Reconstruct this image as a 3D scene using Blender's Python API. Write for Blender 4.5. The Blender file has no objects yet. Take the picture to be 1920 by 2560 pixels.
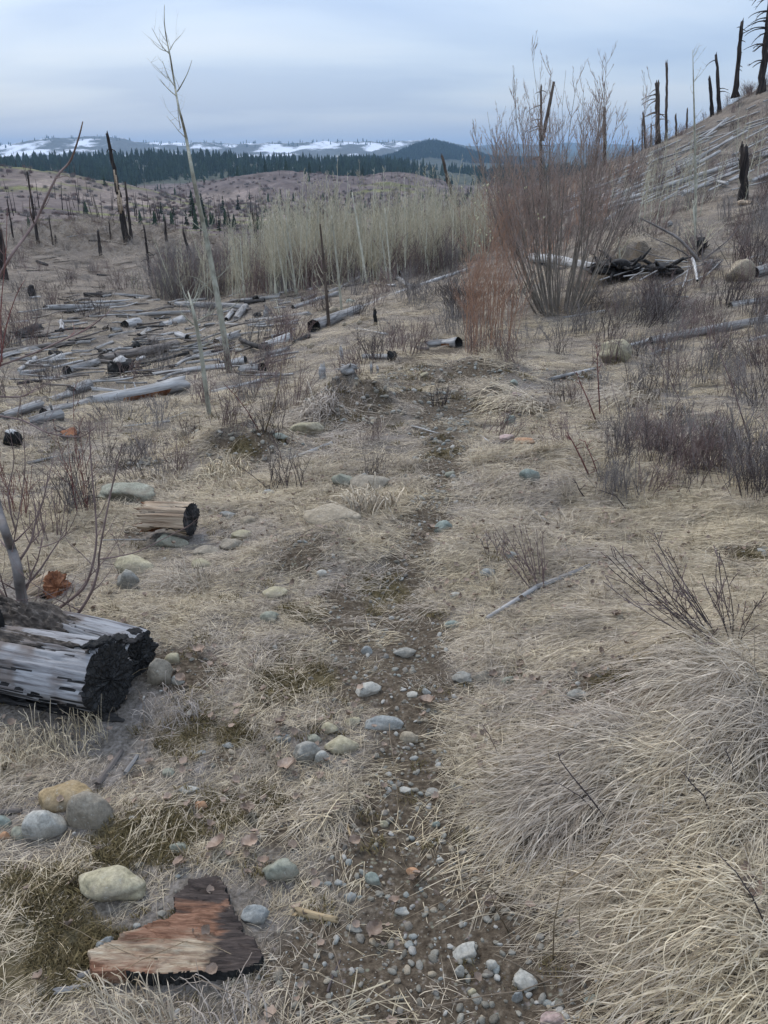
import bpy, math, random
import numpy as np
from mathutils import Vector, Matrix, noise as mn
R = math.radians
rng = np.random.RandomState(7)
rnd = random.Random(11)

# ------------------------------------------------------------------ camera, sky, sun, exposure
sc = bpy.context.scene
COL = sc.collection
F = 2071.0
PITCH = R(23.0)
EYE = 1.6
cd = bpy.data.cameras.new("camera")
cam = bpy.data.objects.new("camera", cd)
COL.objects.link(cam)
cam.location = (0, 0, EYE)
cam.rotation_euler = (math.pi / 2 - PITCH, 0, 0)
cd.sensor_fit = 'VERTICAL'
cd.sensor_height = 24.0
cd.lens = F / 2560.0 * 24.0
cd.clip_start = 0.05
cd.clip_end = 60000
sc.camera = cam
sc.render.resolution_x = 768
sc.render.resolution_y = 1024

SUN_EL, SUN_AZ = R(48), R(-35)
w = bpy.data.worlds.new("World")
sc.world = w
w.use_nodes = True
nt = w.node_tree
for n in list(nt.nodes):
    nt.nodes.remove(n)
def N(nt, typ, **kw):
    n = nt.nodes.new(typ)
    for k, v in kw.items():
        setattr(n, k, v)
    return n
def L(nt, a, b):
    nt.links.new(a, b)
out = N(nt, 'ShaderNodeOutputWorld')
sky = N(nt, 'ShaderNodeTexSky', sky_type='NISHITA', sun_disc=False)
sky.sun_elevation = SUN_EL
sky.sun_rotation = SUN_AZ
sky.air_density = 1.0
sky.dust_density = 2.0
sky.ozone_density = 1.5
bg1 = N(nt, 'ShaderNodeBackground')
bg1.inputs[1].default_value = 0.05
L(nt, sky.outputs[0], bg1.inputs[0])
# overcast cloud deck in world directions
tc = N(nt, 'ShaderNodeTexCoord')
sep = N(nt, 'ShaderNodeSeparateXYZ'); L(nt, tc.outputs['Generated'], sep.inputs[0])
# project the direction on a flat cloud deck
addz = N(nt, 'ShaderNodeMath', operation='ADD'); L(nt, sep.outputs[2], addz.inputs[0]); addz.inputs[1].default_value = 0.16
mx = N(nt, 'ShaderNodeMath', operation='MAXIMUM'); L(nt, addz.outputs[0], mx.inputs[0]); mx.inputs[1].default_value = 0.05
dx = N(nt, 'ShaderNodeMath', operation='DIVIDE'); L(nt, sep.outputs[0], dx.inputs[0]); L(nt, mx.outputs[0], dx.inputs[1])
dy = N(nt, 'ShaderNodeMath', operation='DIVIDE'); L(nt, sep.outputs[1], dy.inputs[0]); L(nt, mx.outputs[0], dy.inputs[1])
cmb = N(nt, 'ShaderNodeCombineXYZ'); L(nt, dx.outputs[0], cmb.inputs[0]); L(nt, dy.outputs[0], cmb.inputs[1])
mp = N(nt, 'ShaderNodeMapping'); L(nt, cmb.outputs[0], mp.inputs[0])
mp.inputs['Rotation'].default_value = (0, 0, R(14)); mp.inputs['Scale'].default_value = (0.32, 0.75, 1); mp.inputs['Location'].default_value = (0.9, 0.35, 0)
n1 = N(nt, 'ShaderNodeTexNoise'); L(nt, mp.outputs[0], n1.inputs['Vector'])
n1.inputs['Scale'].default_value = 1.6; n1.inputs['Detail'].default_value = 5; n1.inputs['Roughness'].default_value = 0.45; n1.inputs['Distortion'].default_value = 0.35
cr = N(nt, 'ShaderNodeValToRGB'); L(nt, n1.outputs[0], cr.inputs[0])
e = cr.color_ramp.elements
e[0].position = 0.37; e[0].color = (0.33, 0.435, 0.65, 1)
e[1].position = 0.62; e[1].color = (0.64, 0.70, 0.80, 1)
m = e.new(0.50); m.color = (0.50, 0.595, 0.755, 1)
# an overcast sky is brighter overhead than at the horizon
zc = N(nt, 'ShaderNodeMath', operation='MAXIMUM'); L(nt, sep.outputs[2], zc.inputs[0]); zc.inputs[1].default_value = 0.0
zg = N(nt, 'ShaderNodeMath', operation='MULTIPLY_ADD'); L(nt, zc.outputs[0], zg.inputs[0]); zg.inputs[1].default_value = 1.15; zg.inputs[2].default_value = 0.60
bg2 = N(nt, 'ShaderNodeBackground'); L(nt, cr.outputs[0], bg2.inputs[0]); L(nt, zg.outputs[0], bg2.inputs[1])
ad = N(nt, 'ShaderNodeAddShader'); L(nt, bg1.outputs[0], ad.inputs[0]); L(nt, bg2.outputs[0], ad.inputs[1])
L(nt, ad.outputs[0], out.inputs[0])

sd = bpy.data.lights.new("sun", 'SUN'); sd.energy = 1.5; sd.angle = R(12); sd.color = (1, 0.92, 0.81)
so = bpy.data.objects.new("sun", sd); COL.objects.link(so)
dirv = Vector((math.sin(SUN_AZ) * math.cos(SUN_EL), math.cos(SUN_AZ) * math.cos(SUN_EL), math.sin(SUN_EL)))
so.rotation_euler = dirv.to_track_quat('Z', 'Y').to_euler()
sc.view_settings.view_transform = 'Standard'
sc.view_settings.look = 'None'
sc.view_settings.exposure = 0.18
sc.view_settings.gamma = 1.0
sc.view_settings.use_curve_mapping = False
sc.cycles.use_denoising = True
sc.cycles.max_bounces = 6
sc.cycles.diffuse_bounces = 3
sc.cycles.volume_bounces = 0
sc.cycles.transparent_max_bounces = 8

# ------------------------------------------------------------------ rays
SP, CP = math.sin(PITCH), math.cos(PITCH)
def ray(px, py):
    x = (px - 960) / F; y = -(py - 1280) / F
    return np.array([x, CP + y * SP, -SP + y * CP])
def at(px, py, Y):
    d = ray(px, py); t = Y / d[1]
    return Vector((d[0] * t, Y, EYE + d[2] * t))
def depth(p):
    return p[1] * CP - (p[2] - EYE) * SP

# ------------------------------------------------------------------ numpy noise
def _h(ix, iy, s):
    v = (ix * 374761393 + iy * 668265263 + s * 974711) & 0xffffffff
    v = ((v ^ (v >> 13)) * 1274126177) & 0xffffffff
    v = v ^ (v >> 16)
    return (v & 0xffff) / 65535.0
def vn(x, y, s=0):
    x = np.asarray(x, float); y = np.asarray(y, float)
    fx = np.floor(x); fy = np.floor(y)
    ix = fx.astype(np.int64); iy = fy.astype(np.int64)
    u = x - fx; v = y - fy
    u = u * u * (3 - 2 * u); v = v * v * (3 - 2 * v)
    a = _h(ix, iy, s); b = _h(ix + 1, iy, s); c = _h(ix, iy + 1, s); d = _h(ix + 1, iy + 1, s)
    return (a * (1 - u) + b * u) * (1 - v) + (c * (1 - u) + d * u) * v
def fbm(x, y, oc=4, s=0, g=0.5):
    t = 0; a = 1; n = 0
    for k in range(oc):
        t = t + a * (vn(x * 2 ** k + 13.7 * k, y * 2 ** k - 7.3 * k, s + k) - 0.5); n += a; a *= g
    return t / n * 2
def sstep(a, b, x):
    t = np.clip((x - a) / (b - a), 0, 1); return t * t * (3 - 2 * t)

# ------------------------------------------------------------------ terrain
ctl = []
def cp(px, tab, zs=()):
    for py, Y in tab:
        p = at(px, py, Y); ctl.append((math.atan2(p.x, p.y), math.hypot(p.x, p.y), p.z))
    for Y, z in zs:
        d = ray(px, 700); x = d[0] / d[1] * Y
        ctl.append((math.atan2(x, Y), math.hypot(x, Y), z))
lf = [(2560, 1.15), (2200, 1.5), (1900, 1.95), (1700, 2.36), (1500, 3.0), (1300, 4.05), (1100, 6.5), (1000, 9), (900, 13), (800, 18), (700, 28)]
cp(-350, lf + [(640, 42), (615, 50)], [(66, -6), (80, -9)])
cp(0, lf + [(640, 42), (618, 52)], [(66, -7), (80, -9)])
cp(230, [(1700, 2.36), (1300, 4.05), (1000, 9.2), (800, 19), (700, 29), (640, 44), (596, 52)], [(58, -4), (66, -7), (80, -9)])
cp(480, [(2560, 1.14), (2200, 1.5), (1900, 1.94), (1700, 2.36), (1500, 2.98), (1300, 4.0), (1100, 6.3), (1000, 9), (930, 12.3), (880, 15), (800, 20), (720, 29), (640, 43), (606, 54)], [(66, -7), (80, -9)])
cp(960, [(2560, 1.13), (2200, 1.5), (1900, 1.93), (1700, 2.36), (1500, 2.95), (1300, 3.85), (1100, 5.6), (1000, 7.2), (880, 10.5), (800, 14.5), (720, 22), (640, 38), (600, 50)], [(66, -6), (80, -9)])
cp(1200, [(1000, 7), (880, 10), (800, 13.5), (720, 19), (640, 30), (560, 44), (505, 56)], [(66, -4), (80, -8)])
cp(1440, [(2560, 1.11), (2200, 1.45), (1900, 1.86), (1700, 2.28), (1500, 2.88), (1240, 4.2), (1000, 6.8), (880, 9.5), (800, 12.5), (720, 16.5), (640, 22), (560, 29), (480, 38), (432, 46)], [(56, -1.5), (66, -4), (80, -7)])
cp(1690, [(1700, 2.2), (1240, 4.2), (1000, 6.6), (800, 11.5), (650, 17), (500, 28), (400, 38), (345, 46)], [(56, 0.6), (66, -2), (80, -5)])
cp(1920, [(2560, 1.05), (2200, 1.38), (1900, 1.75), (1700, 2.12), (1450, 2.9), (1200, 4.25), (1000, 6.4), (800, 10.5), (650, 15.5), (500, 23), (350, 34), (215, 46)], [(56, 5.2), (66, 4.5), (80, 3)])
cp(2280, [(2200, 1.34), (1700, 2.05), (1200, 4.1), (1000, 6.2), (800, 10), (650, 14.5), (500, 21), (350, 30), (150, 42)], [(56, 7.5), (66, 7), (80, 6)])
for a in (-36, -18, 0, 18, 36):
    ctl.append((R(a), 0.35, 0.0))
ctl = np.array(ctl)
KA = 2.2
def feat(az, r):
    return np.stack([az * KA, np.log(r + 0.4)], -1)
Cf = feat(ctl[:, 0], ctl[:, 1])
Cq = ctl[:, 2] / (ctl[:, 1] + 1.0)
def kern(d):
    return np.sqrt(d * d + 0.02)
D = np.linalg.norm(Cf[:, None] - Cf[None], axis=-1)
A = np.zeros((len(Cf) + 3, len(Cf) + 3)); n = len(Cf)
A[:n, :n] = kern(D) - 0.003 * np.eye(n); A[:n, n] = 1; A[n, :n] = 1; A[:n, n + 1:] = Cf; A[n + 1:, :n] = Cf.T
W = np.linalg.solve(A, np.concatenate([Cq, np.zeros(3)]))
def near_z(az, r):
    sh = az.shape; f = feat(az.ravel(), r.ravel()); o = np.empty(len(f))
    for i in range(0, len(f), 20000):
        g = f[i:i + 20000]
        d = np.sqrt(((g[:, None] - Cf[None]) ** 2).sum(-1))
        o[i:i + 20000] = kern(d) @ W[:n] + W[n] + g @ W[n + 1:]
    return (o * (r.ravel() + 1.0)).reshape(sh)
# far rings: (radius, [(px, skyline or ground py)])
rings = [
 (78,  [(0, 640), (500, 640), (1000, 640), (1300, 560), (1920, 520)]),
 (120, [(0, 585), (500, 590), (1000, 590), (1300, 540), (1920, 500)]),
 (190, [(0, 530), (250, 545), (500, 560), (1000, 560), (1300, 520), (1920, 500)]),
 (270, [(0, 470), (120, 475), (300, 515), (500, 530), (1000, 530), (1300, 510), (1920, 480)]),
 (350, [(0, 420), (100, 424), (200, 438), (300, 460), (400, 482), (480, 500), (560, 512), (700, 510), (900, 500), (1100, 505), (1200, 500), (1920, 470)]),
 (410, [(0, 440), (200, 462), (300, 492), (480, 505), (600, 497), (800, 487), (1000, 480), (1100, 490), (1200, 490), (1920, 470)]),
 (470, [(0, 455), (250, 480), (400, 492), (560, 465), (700, 455), (800, 460), (900, 458), (980, 450), (1100, 470), (1180, 490), (1920, 470)]),
 (540, [(0, 460), (300, 478), (400, 475), (470, 463), (560, 446), (700, 428), (760, 427), (800, 437), (880, 443), (980, 430), (1040, 434), (1100, 450), (1160, 478), (1920, 460)]),
 (640, [(0, 475), (300, 480), (500, 470), (700, 450), (900, 462), (1100, 470), (1200, 480), (1920, 460)]),
 (900, [(0, 440), (300, 462), (500, 455), (700, 445), (900, 450), (1100, 460), (1200, 460), (1920, 450)]),
 (1250, [(0, 412), (150, 408), (300, 402), (400, 398), (550, 404), (700, 408), (960, 414), (1100, 428), (1200, 440), (1920, 430)]),
 (1500, [(0, 418), (960, 420), (1100, 432), (1200, 440), (1920, 430)]),
 (2300, [(0, 414), (960, 414), (1920, 420)]),
 (3000, [(0, 408), (880, 406), (960, 402), (1000, 386), (1040, 366), (1076, 358), (1120, 366), (1170, 384), (1232, 400), (1300, 403), (1920, 403)]),
 (3500, [(0, 404), (900, 402), (1076, 385), (1232, 403), (1920, 403)]),
 (3900, [(0, 396), (400, 400), (800, 400), (1100, 390), (1300, 400), (1920, 400)]),
 (4400, [(0, 385), (100, 374), (250, 362), (400, 375), (500, 378), (700, 380), (900, 378), (1100, 370), (1200, 385), (1920, 390)]),
 (5000, [(-300, 372), (0, 365), (58, 353), (116, 347), (191, 343), (243, 341), (300, 347), (347, 354), (376, 362), (440, 357), (492, 354), (550, 359), (636, 364), (671, 356), (723, 358), (810, 356), (868, 352), (960, 356), (1075, 352), (1134, 361), (1180, 367), (1300, 385), (1920, 385)]),
 (6200, [(0, 372), (376, 358), (800, 372), (1200, 375), (1920, 380)]),
 (8600, [(0, 372), (376, 366), (900, 366), (1180, 366), (1260, 361), (1350, 364), (1430, 357), (1500, 361), (1700, 366), (1920, 362)]),
 (13000, [(0, 396), (1920, 396)]),
]
AZT = np.linspace(R(-32), R(32), 260)
RT = []; ZT = []
for rr, tab in rings:
    azs = []; els = []
    for px, py in tab:
        d = ray(px, py); azs.append(math.atan2(d[0], d[1])); els.append(d[2] / math.hypot(d[0], d[1]))
    el = np.interp(AZT, azs, els)
    k = np.ones(7) / 7
    el = np.convolve(np.pad(el, 3, mode='edge'), k, 'valid')
    RT.append(math.log(rr)); ZT.append(EYE + el * rr)
RT = np.array(RT); ZT = np.array(ZT)
def far_z(az, r):
    lr = np.clip(np.log(r), RT[0], RT[-1])
    i = np.clip(np.searchsorted(RT, lr) - 1, 0, len(RT) - 2)
    t = (lr - RT[i]) / (RT[i + 1] - RT[i]); t = t * t * (3 - 2 * t) * 0.7 + t * 0.3
    a = np.clip((az - AZT[0]) / (AZT[-1] - AZT[0]) * (len(AZT) - 1), 0, len(AZT) - 1.001)
    j = a.astype(int); u = a - j
    z0 = ZT[i, j] * (1 - u) + ZT[i, j + 1] * u
    z1 = ZT[i + 1, j] * (1 - u) + ZT[i + 1, j + 1] * u
    return z0 * (1 - t) + z1 * t
MOUNDS = []   # x, y, radius, height
def H(x, y, fine=True):
    x = np.atleast_1d(np.asarray(x, float)); y = np.atleast_1d(np.asarray(y, float))
    r = np.hypot(x, y) + 1e-6; az = np.arctan2(x, y)
    azc = np.clip(az, R(-36), R(36))
    zn = near_z(azc, np.minimum(r, 90)) * (1 - sstep(R(55), R(120), np.abs(az)))
    zf = far_z(azc, r)
    b = sstep(math.log(66), math.log(88), np.log(r))
    z = zn * (1 - b) + zf * b
    if fine:
        nf = np.clip(r / 3, 0.15, 1)
        far = sstep(60, 400, r)
        z = z + (1 - far) * (0.16 * fbm(x * 0.35, y * 0.35, 2, 5) * sstep(3, 14, r) + 0.055 * fbm(x * 1.7, y * 1.7, 3, 9) * nf + 0.014 * fbm(x * 9, y * 9, 3, 21))
        z = z + far * r * 0.0028 * fbm(az * 60, np.log(r) * 22, 4, 31, 0.6)
        z = z + sstep(80, 150, r) * (1 - sstep(350, 700, r)) * 1.6 * fbm(x * 0.02, y * 0.02, 3, 41)
        for mx_, my_, mr, mh in MOUNDS:
            q = ((x - mx_) ** 2 + (y - my_) ** 2) / (mr * mr)
            z = z + mh * np.exp(-q * 1.5) * (1 + 0.5 * fbm(x * 7, y * 7, 2, 77))
    return z
def hz(x, y):
    return float(H(x, y)[0])
SAMP = np.exp(np.linspace(math.log(0.9), math.log(95), 420))
def G(px, py, off=0.0, maxY=95):
    """the ground point seen at a pixel (raised by off)"""
    d = ray(px, py)
    t = SAMP[SAMP < maxY] / d[1]
    zz = H(d[0] * t, d[1] * t) + off
    rz = EYE + d[2] * t
    below = np.nonzero(rz < zz)[0]
    if len(below) == 0:
        k = int(np.argmin(rz - zz)); tt = t[k]
    elif below[0] == 0:
        tt = t[0]
    else:
        k = below[0]; a = rz[k - 1] - zz[k - 1]; b_ = rz[k] - zz[k]
        tt = t[k - 1] + (t[k] - t[k - 1]) * a / (a - b_)
    return Vector((d[0] * tt, d[1] * tt, EYE + d[2] * tt))
def gsnap(p, off=0.0):
    return Vector((p[0], p[1], hz(p[0], p[1]) + off))

for px, py, rad, hh in ((905, 1030, 0.55, 0.30), (590, 1125, 0.45, 0.16), (1180, 940, 0.6, 0.18), (640, 1120, 0.3, 0.1), (800, 1375, 0.28, 0.07),
                        (1700, 1900, 0.4, 0.08), (1830, 1690, 0.35, 0.10), (1800, 2320, 0.25, 0.06), (1240, 1015, 0.5, 0.12), (1500, 1180, 0.8, 0.12),
                        (200, 600, 7.0, 0.9), (1560, 680, 1.6, 0.45), (450, 640, 5.0, 0.6)):
    p = G(px, py); MOUNDS.append((p.x, p.y, rad, hh))

# trail and patches (world space masks)
tr_px = [(1160, 2750, .28), (1145, 2560, .27), (1105, 2350, .22), (1060, 2150, .17), (1040, 1950, .145), (1040, 1800, .135), (1025, 1650, .135), (1000, 1530, .13), (1005, 1420, .11),
         (1050, 1330, .11), (1110, 1240, .13), (1130, 1150, .15), (1115, 1060, .2), (1070, 985, .25), (1040, 930, .3), (1090, 890, .3), (1130, 860, .3)]
TR = []
for px, py, hw in tr_px:
    if py > 2600: p = at(px, py, 0.85)
    else: p = G(px, py)
    TR.append((p.x, p.y, hw))
def trail_mask(x, y):
    best = np.full(x.shape, 9.0)
    for (x0, y0, w0), (x1, y1, w1) in zip(TR[:-1], TR[1:]):
        dx, dy = x1 - x0, y1 - y0; l2 = dx * dx + dy * dy
        t = np.clip(((x - x0) * dx + (y - y0) * dy) / l2, 0, 1)
        d = np.hypot(x - x0 - t * dx, y - y0 - t * dy) / (w0 + (w1 - w0) * t)
        best = np.minimum(best, d)
    wob = 0.7 * fbm(x * 5, y * 5, 3, 55)
    return (1 - sstep(0.75, 1.55, best + wob)) * (1 - .15 * sstep(4.5, 8, np.hypot(x, y)))
soil_px = [(1350, 2380, .13), (1330, 2500, .16), (1450, 2470, .10), (1560, 2130, .13), (1640, 2010, .08), (1760, 2150, .09), (1480, 1880, .05), (1900, 1950, .05), (1620, 2300, .06), (700, 2080, .08), (350, 1950, .05), (560, 1900, .06), (330, 1330, .1), (1480, 1350, .1), (1650, 1350, .12), (700, 1620, .08), (1180, 1250, .1), (620, 1230, .12), (1300, 1150, .15), (820, 980, .25), (500, 1080, .3), (340, 1160, .2), (200, 1250, .15), (1530, 1710, .18), (1450, 1740, .1), (1620, 1650, .12), (905, 1020, .32), (590, 1130, .26), (690, 1095, .2), (480, 1200, .15), (1220, 1010, .35), (1340, 1030, .22), (1900, 1380, .2),
           (1250, 2560, .3), (870, 2480, .2), (1500, 2080, .14), (1330, 2080, .12), (1440, 940, .3), (1180, 925, .4), (940, 1200, .2), (880, 1500, .16), (760, 1380, .18), (490, 1200, .16), (1450, 760, 1.0), (1560, 680, 1.2),
           (1750, 2250, .1), (1650, 2480, .12), (930, 1560, .25), (870, 1560, .2), (420, 1660, .15), (480, 1690, .15), (920, 1700, .2)]
moss_px = [(740, 1700, .2), (700, 1740, .15), (300, 2120, .2), (420, 2090, .2), (560, 2030, .15), (640, 2000, .12), (120, 2250, .2), (190, 2390, .18), (60, 2230, .2), (500, 1800, .12), (590, 1830, .1), (1530, 1700, .12), (950, 1480, .2),
           (600, 1130, .2), (1760, 1345, .1), (1880, 1390, .15), (440, 1850, .12), (570, 1500, .08), (760, 1520, .15), (1120, 1130, .15), (470, 2330, .1), (30, 2400, .2)]
SO = [(G(a, b).x, G(a, b).y, c) for a, b, c in soil_px]
MO = [(G(a, b).x, G(a, b).y, c * (.5 if b > 1900 else .62)) for a, b, c in moss_px]
def blob_mask(x, y, lst, seed):
    m = np.zeros(x.shape); wob = 0.5 * fbm(x * 6, y * 6, 3, seed)
    for a, b, c in lst:
        m = np.maximum(m, 1 - sstep(0.6, 1.25, np.hypot(x - a, y - b) / c + wob))
    return m
# ------------------------------------------------------------------ materials
def newmat(name):
    m = bpy.data.materials.new(name); m.use_nodes = True
    nt = m.node_tree; b = nt.nodes['Principled BSDF']
    b.inputs['Specular IOR Level'].default_value = 0.25
    return m, nt, b
def ramp(nt, src, cols):
    c = N(nt, 'ShaderNodeValToRGB'); L(nt, src, c.inputs[0])
    e = c.color_ramp.elements
    e[0].position = cols[0][0]; e[0].color = (*cols[0][1], 1)
    e[1].position = cols[-1][0]; e[1].color = (*cols[-1][1], 1)
    for p, q in cols[1:-1]:
        k = e.new(p); k.color = (*q, 1)
    return c.outputs[0]
def mixc(nt, f, a, b, bt='MIX'):
    m = N(nt, 'ShaderNodeMix', data_type='RGBA', blend_type=bt)
    for s, v in ((m.inputs[0], f), (m.inputs[6], a), (m.inputs[7], b)):
        if hasattr(v, 'is_linked'): L(nt, v, s)
        elif isinstance(v, (int, float)): s.default_value = v
        else: s.default_value = (*v, 1)
    return m.outputs[2]
def math_(nt, op, a, b=None, clamp=False):
    m = N(nt, 'ShaderNodeMath', operation=op); m.use_clamp = clamp
    for s, v in ((m.inputs[0], a), (m.inputs[1], b)):
        if v is None: continue
        if hasattr(v, 'is_linked'): L(nt, v, s)
        else: s.default_value = v
    return m.outputs[0]
def coords(nt, kind='Object', scale=(1, 1, 1)):
    if kind == 'World':
        o = N(nt, 'ShaderNodeNewGeometry').outputs['Position']
    else:
        o = N(nt, 'ShaderNodeTexCoord').outputs[kind]
    m = N(nt, 'ShaderNodeMapping'); L(nt, o, m.inputs[0]); m.inputs['Scale'].default_value = scale
    return m.outputs[0]
def noise_(nt, vec, scale, detail=4, rough=0.6, dist=0.0):
    n_ = N(nt, 'ShaderNodeTexNoise'); L(nt, vec, n_.inputs['Vector'])
    n_.inputs['Scale'].default_value = scale; n_.inputs['Detail'].default_value = detail
    n_.inputs['Roughness'].default_value = rough; n_.inputs['Distortion'].default_value = dist
    return n_.outputs[0]
def bump(nt, b, h, strength, dist):
    m = N(nt, 'ShaderNodeBump'); L(nt, h, m.inputs['Height']); m.inputs['Strength'].default_value = strength; m.inputs['Distance'].default_value = dist
    L(nt, m.outputs[0], b.inputs['Normal'])
def mat(name, cols, scale, stretch=(1, 1, 1), kind='Object', rough=0.85, bmp=0.5, bd=0.01, randv=0.25, detail=6, big=None):
    m, nt, b = newmat(name)
    v = coords(nt, kind, stretch)
    f = noise_(nt, v, scale, detail, 0.65, 0.3)
    c = ramp(nt, f, cols)
    if big:
        g = noise_(nt, coords(nt, kind), big[0], 3, 0.5)
        c = mixc(nt, ramp(nt, g, [(big[1], (0, 0, 0)), (big[2], (1, 1, 1))]), c, big[3])
    if randv:
        oi = N(nt, 'ShaderNodeObjectInfo')
        k = math_(nt, 'MULTIPLY_ADD', oi.outputs['Random'], randv); 
        k.node.inputs[2].default_value = 1 - randv / 2
        hsv = N(nt, 'ShaderNodeHueSaturation'); L(nt, c, hsv.inputs['Color']); L(nt, k, hsv.inputs['Value']); c = hsv.outputs[0]
    L(nt, c, b.inputs['Base Color']); b.inputs['Roughness'].default_value = rough
    if bmp: bump(nt, b, f, bmp, bd)
    return m
M = {}
g_ = lambda a: (a, a, a)
M['grey_wood'] = mat('grey_wood', [(0.30, (0.04, 0.037, 0.034)), (0.42, (0.16, 0.15, 0.14)), (0.55, (0.295, 0.285, 0.27)), (0.7, (0.43, 0.42, 0.40))], 9, (0.25, 3, 3), bmp=0.9, bd=0.01)
M['pale_wood'] = mat('pale_wood', [(0.28, (0.10, 0.095, 0.09)), (0.45, (0.30, 0.29, 0.275)), (0.6, (0.46, 0.45, 0.43)), (0.75, (0.57, 0.555, 0.53))], 8, (0.2, 3, 3), bmp=0.6, bd=0.008)
M['brown_wood'] = mat('brown_wood', [(0.3, (0.035, 0.03, 0.028)), (0.5, (0.14, 0.12, 0.105)), (0.7, (0.28, 0.25, 0.22))], 9, (0.25, 3, 3), bmp=0.9, bd=0.01)
M['char'] = mat('char', [(0.35, (0.007, 0.007, 0.007)), (0.55, (0.018, 0.018, 0.017)), (0.70, (0.035, 0.035, 0.032)), (0.80, (0.11, 0.105, 0.095))], 34, rough=0.75, bmp=1.0, bd=0.012)
M['char_log'] = mat('char_log', [(0.35, (0.012, 0.011, 0.011)), (0.55, (0.04, 0.037, 0.035)), (0.75, (0.13, 0.12, 0.11))], 7, (0.4, 2.5, 2.5), bmp=1.0, bd=0.015)
M['snag'] = mat('snag', [(0.3, (0.010, 0.009, 0.009)), (0.5, (0.035, 0.028, 0.025)), (0.72, (0.11, 0.085, 0.07))], 6, (3, 3, 0.35), bmp=0.9, bd=0.02)
M['snag_brown'] = mat('snag_brown', [(0.3, (0.03, 0.024, 0.02)), (0.5, (0.10, 0.075, 0.058)), (0.72, (0.2, 0.16, 0.125))], 6, (3, 3, 0.35), bmp=0.9, bd=0.02)
M['aspen'] = mat('aspen', [(0.3, (0.31, 0.295, 0.215)), (0.5, (0.49, 0.47, 0.37)), (0.7, (0.60, 0.585, 0.48))], 5, (2, 2, 1.2), bmp=0.2, randv=0.5)
M['aspen_twig'] = mat('aspen_twig', [(0.3, (0.40, 0.355, 0.25)), (0.7, (0.60, 0.54, 0.40))], 5, bmp=0, randv=0.5)
M['lone_aspen'] = mat('lone_aspen', [(0.3, (0.15, 0.14, 0.11)), (0.5, (0.33, 0.32, 0.25)), (0.7, (0.46, 0.45, 0.37))], 5, (2, 2, 1.2), bmp=0.3, randv=0.1)
M['willow_stem'] = mat('willow_stem', [(0.3, (0.10, 0.085, 0.068)), (0.5, (0.22, 0.19, 0.155)), (0.7, (0.34, 0.30, 0.25))], 9, (2, 2, 0.6), bmp=0.3, bd=.003)
M['willow_twig'] = mat('willow_twig', [(0.35, (0.24, 0.185, 0.155)), (0.65, (0.42, 0.335, 0.29))], 6, bmp=0)
M['orange_twig'] = mat('orange_twig', [(0.35, (0.30, 0.17, 0.11)), (0.65, (0.50, 0.31, 0.21))], 6, bmp=0)
M['grey_twig'] = mat('grey_twig', [(0.35, (0.13, 0.115, 0.105)), (0.65, (0.29, 0.26, 0.24))], 6, bmp=0)
M['dark_twig'] = mat('dark_twig', [(0.35, (0.045, 0.035, 0.034)), (0.65, (0.13, 0.105, 0.098))], 6, bmp=0)
M['red_twig'] = mat('red_twig', [(0.35, (0.12, 0.045, 0.04)), (0.65, (0.23, 0.10, 0.085))], 6, bmp=0)
M['plum_twig'] = mat('plum_twig', [(0.35, (0.13, 0.09, 0.08)), (0.65, (0.27, 0.20, 0.18))], 6, bmp=0)
M['dry_leaf'] = mat('dry_leaf', [(0.3, (0.13, 0.085, 0.06)), (0.5, (0.27, 0.20, 0.15)), (0.7, (0.42, 0.34, 0.275))], 30, bmp=0.3, bd=.002, randv=0.6)
M['moss'] = mat('moss', [(0.3, (0.065, 0.05, 0.022)), (0.6, (0.17, 0.13, 0.06)), (0.8, (0.26, 0.21, 0.11))], 40, bmp=0.5, bd=.004, randv=0.6)
M['catkin'] = mat('catkin', [(0.3, (0.45, 0.42, 0.25)), (0.7, (0.6, 0.58, 0.4))], 30, bmp=0)
M['rot'] = mat('rot', [(0.3, (0.07, 0.03, 0.018)), (0.5, (0.21, 0.085, 0.04)), (0.7, (0.36, 0.17, 0.085))], 14, (0.6, 2.5, 2.5), bmp=1.0, bd=0.012, randv=0)
M['tan_wood'] = mat('tan_wood', [(0.3, (0.13, 0.085, 0.055)), (0.42, (0.30, 0.22, 0.15)), (0.6, (0.50, 0.40, 0.29)), (0.8, (0.6, 0.5, 0.38))], 12, (0.35, 2.5, 4), bmp=1.0, bd=0.012, randv=0)
M['fresh_wood'] = mat('fresh_wood', [(0.3, (0.22, 0.15, 0.08)), (0.6, (0.45, 0.34, 0.20)), (0.8, (0.55, 0.45, 0.3))], 20, (0.3, 4, 4), bmp=0.8, bd=0.004, randv=0)
M['silver_wood'] = mat('silver_wood', [(0.30, (0.02, 0.02, 0.02)), (0.40, (0.13, 0.12, 0.12)), (0.5, (0.27, 0.265, 0.265)), (0.66, (0.38, 0.38, 0.38))], 26, (0.14, 2.2, 2.2), bmp=1.0, bd=0.006, randv=0, detail=10, big=(7, .48, .60, (0.17, 0.145, 0.13)))
M['bark_rough'] = mat('bark_rough', [(0.3, (0.02, 0.018, 0.016)), (0.5, (0.085, 0.07, 0.058)), (0.7, (0.20, 0.175, 0.15))], 40, (0.5, 1, 1), bmp=1.0, bd=0.01, randv=0)
M['slab_pale'] = mat('slab_pale', [(0.3, (0.22, 0.14, 0.09)), (0.45, (0.42, 0.32, 0.23)), (0.65, (0.58, 0.50, 0.39))], 14, (0.4, 5, 3), bmp=1, bd=.006, randv=0)
M['conifer'] = mat('conifer', [(0.3, (0.026, 0.042, 0.026)), (0.7, (0.07, 0.10, 0.06))], 3, bmp=0, randv=0.6)

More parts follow.
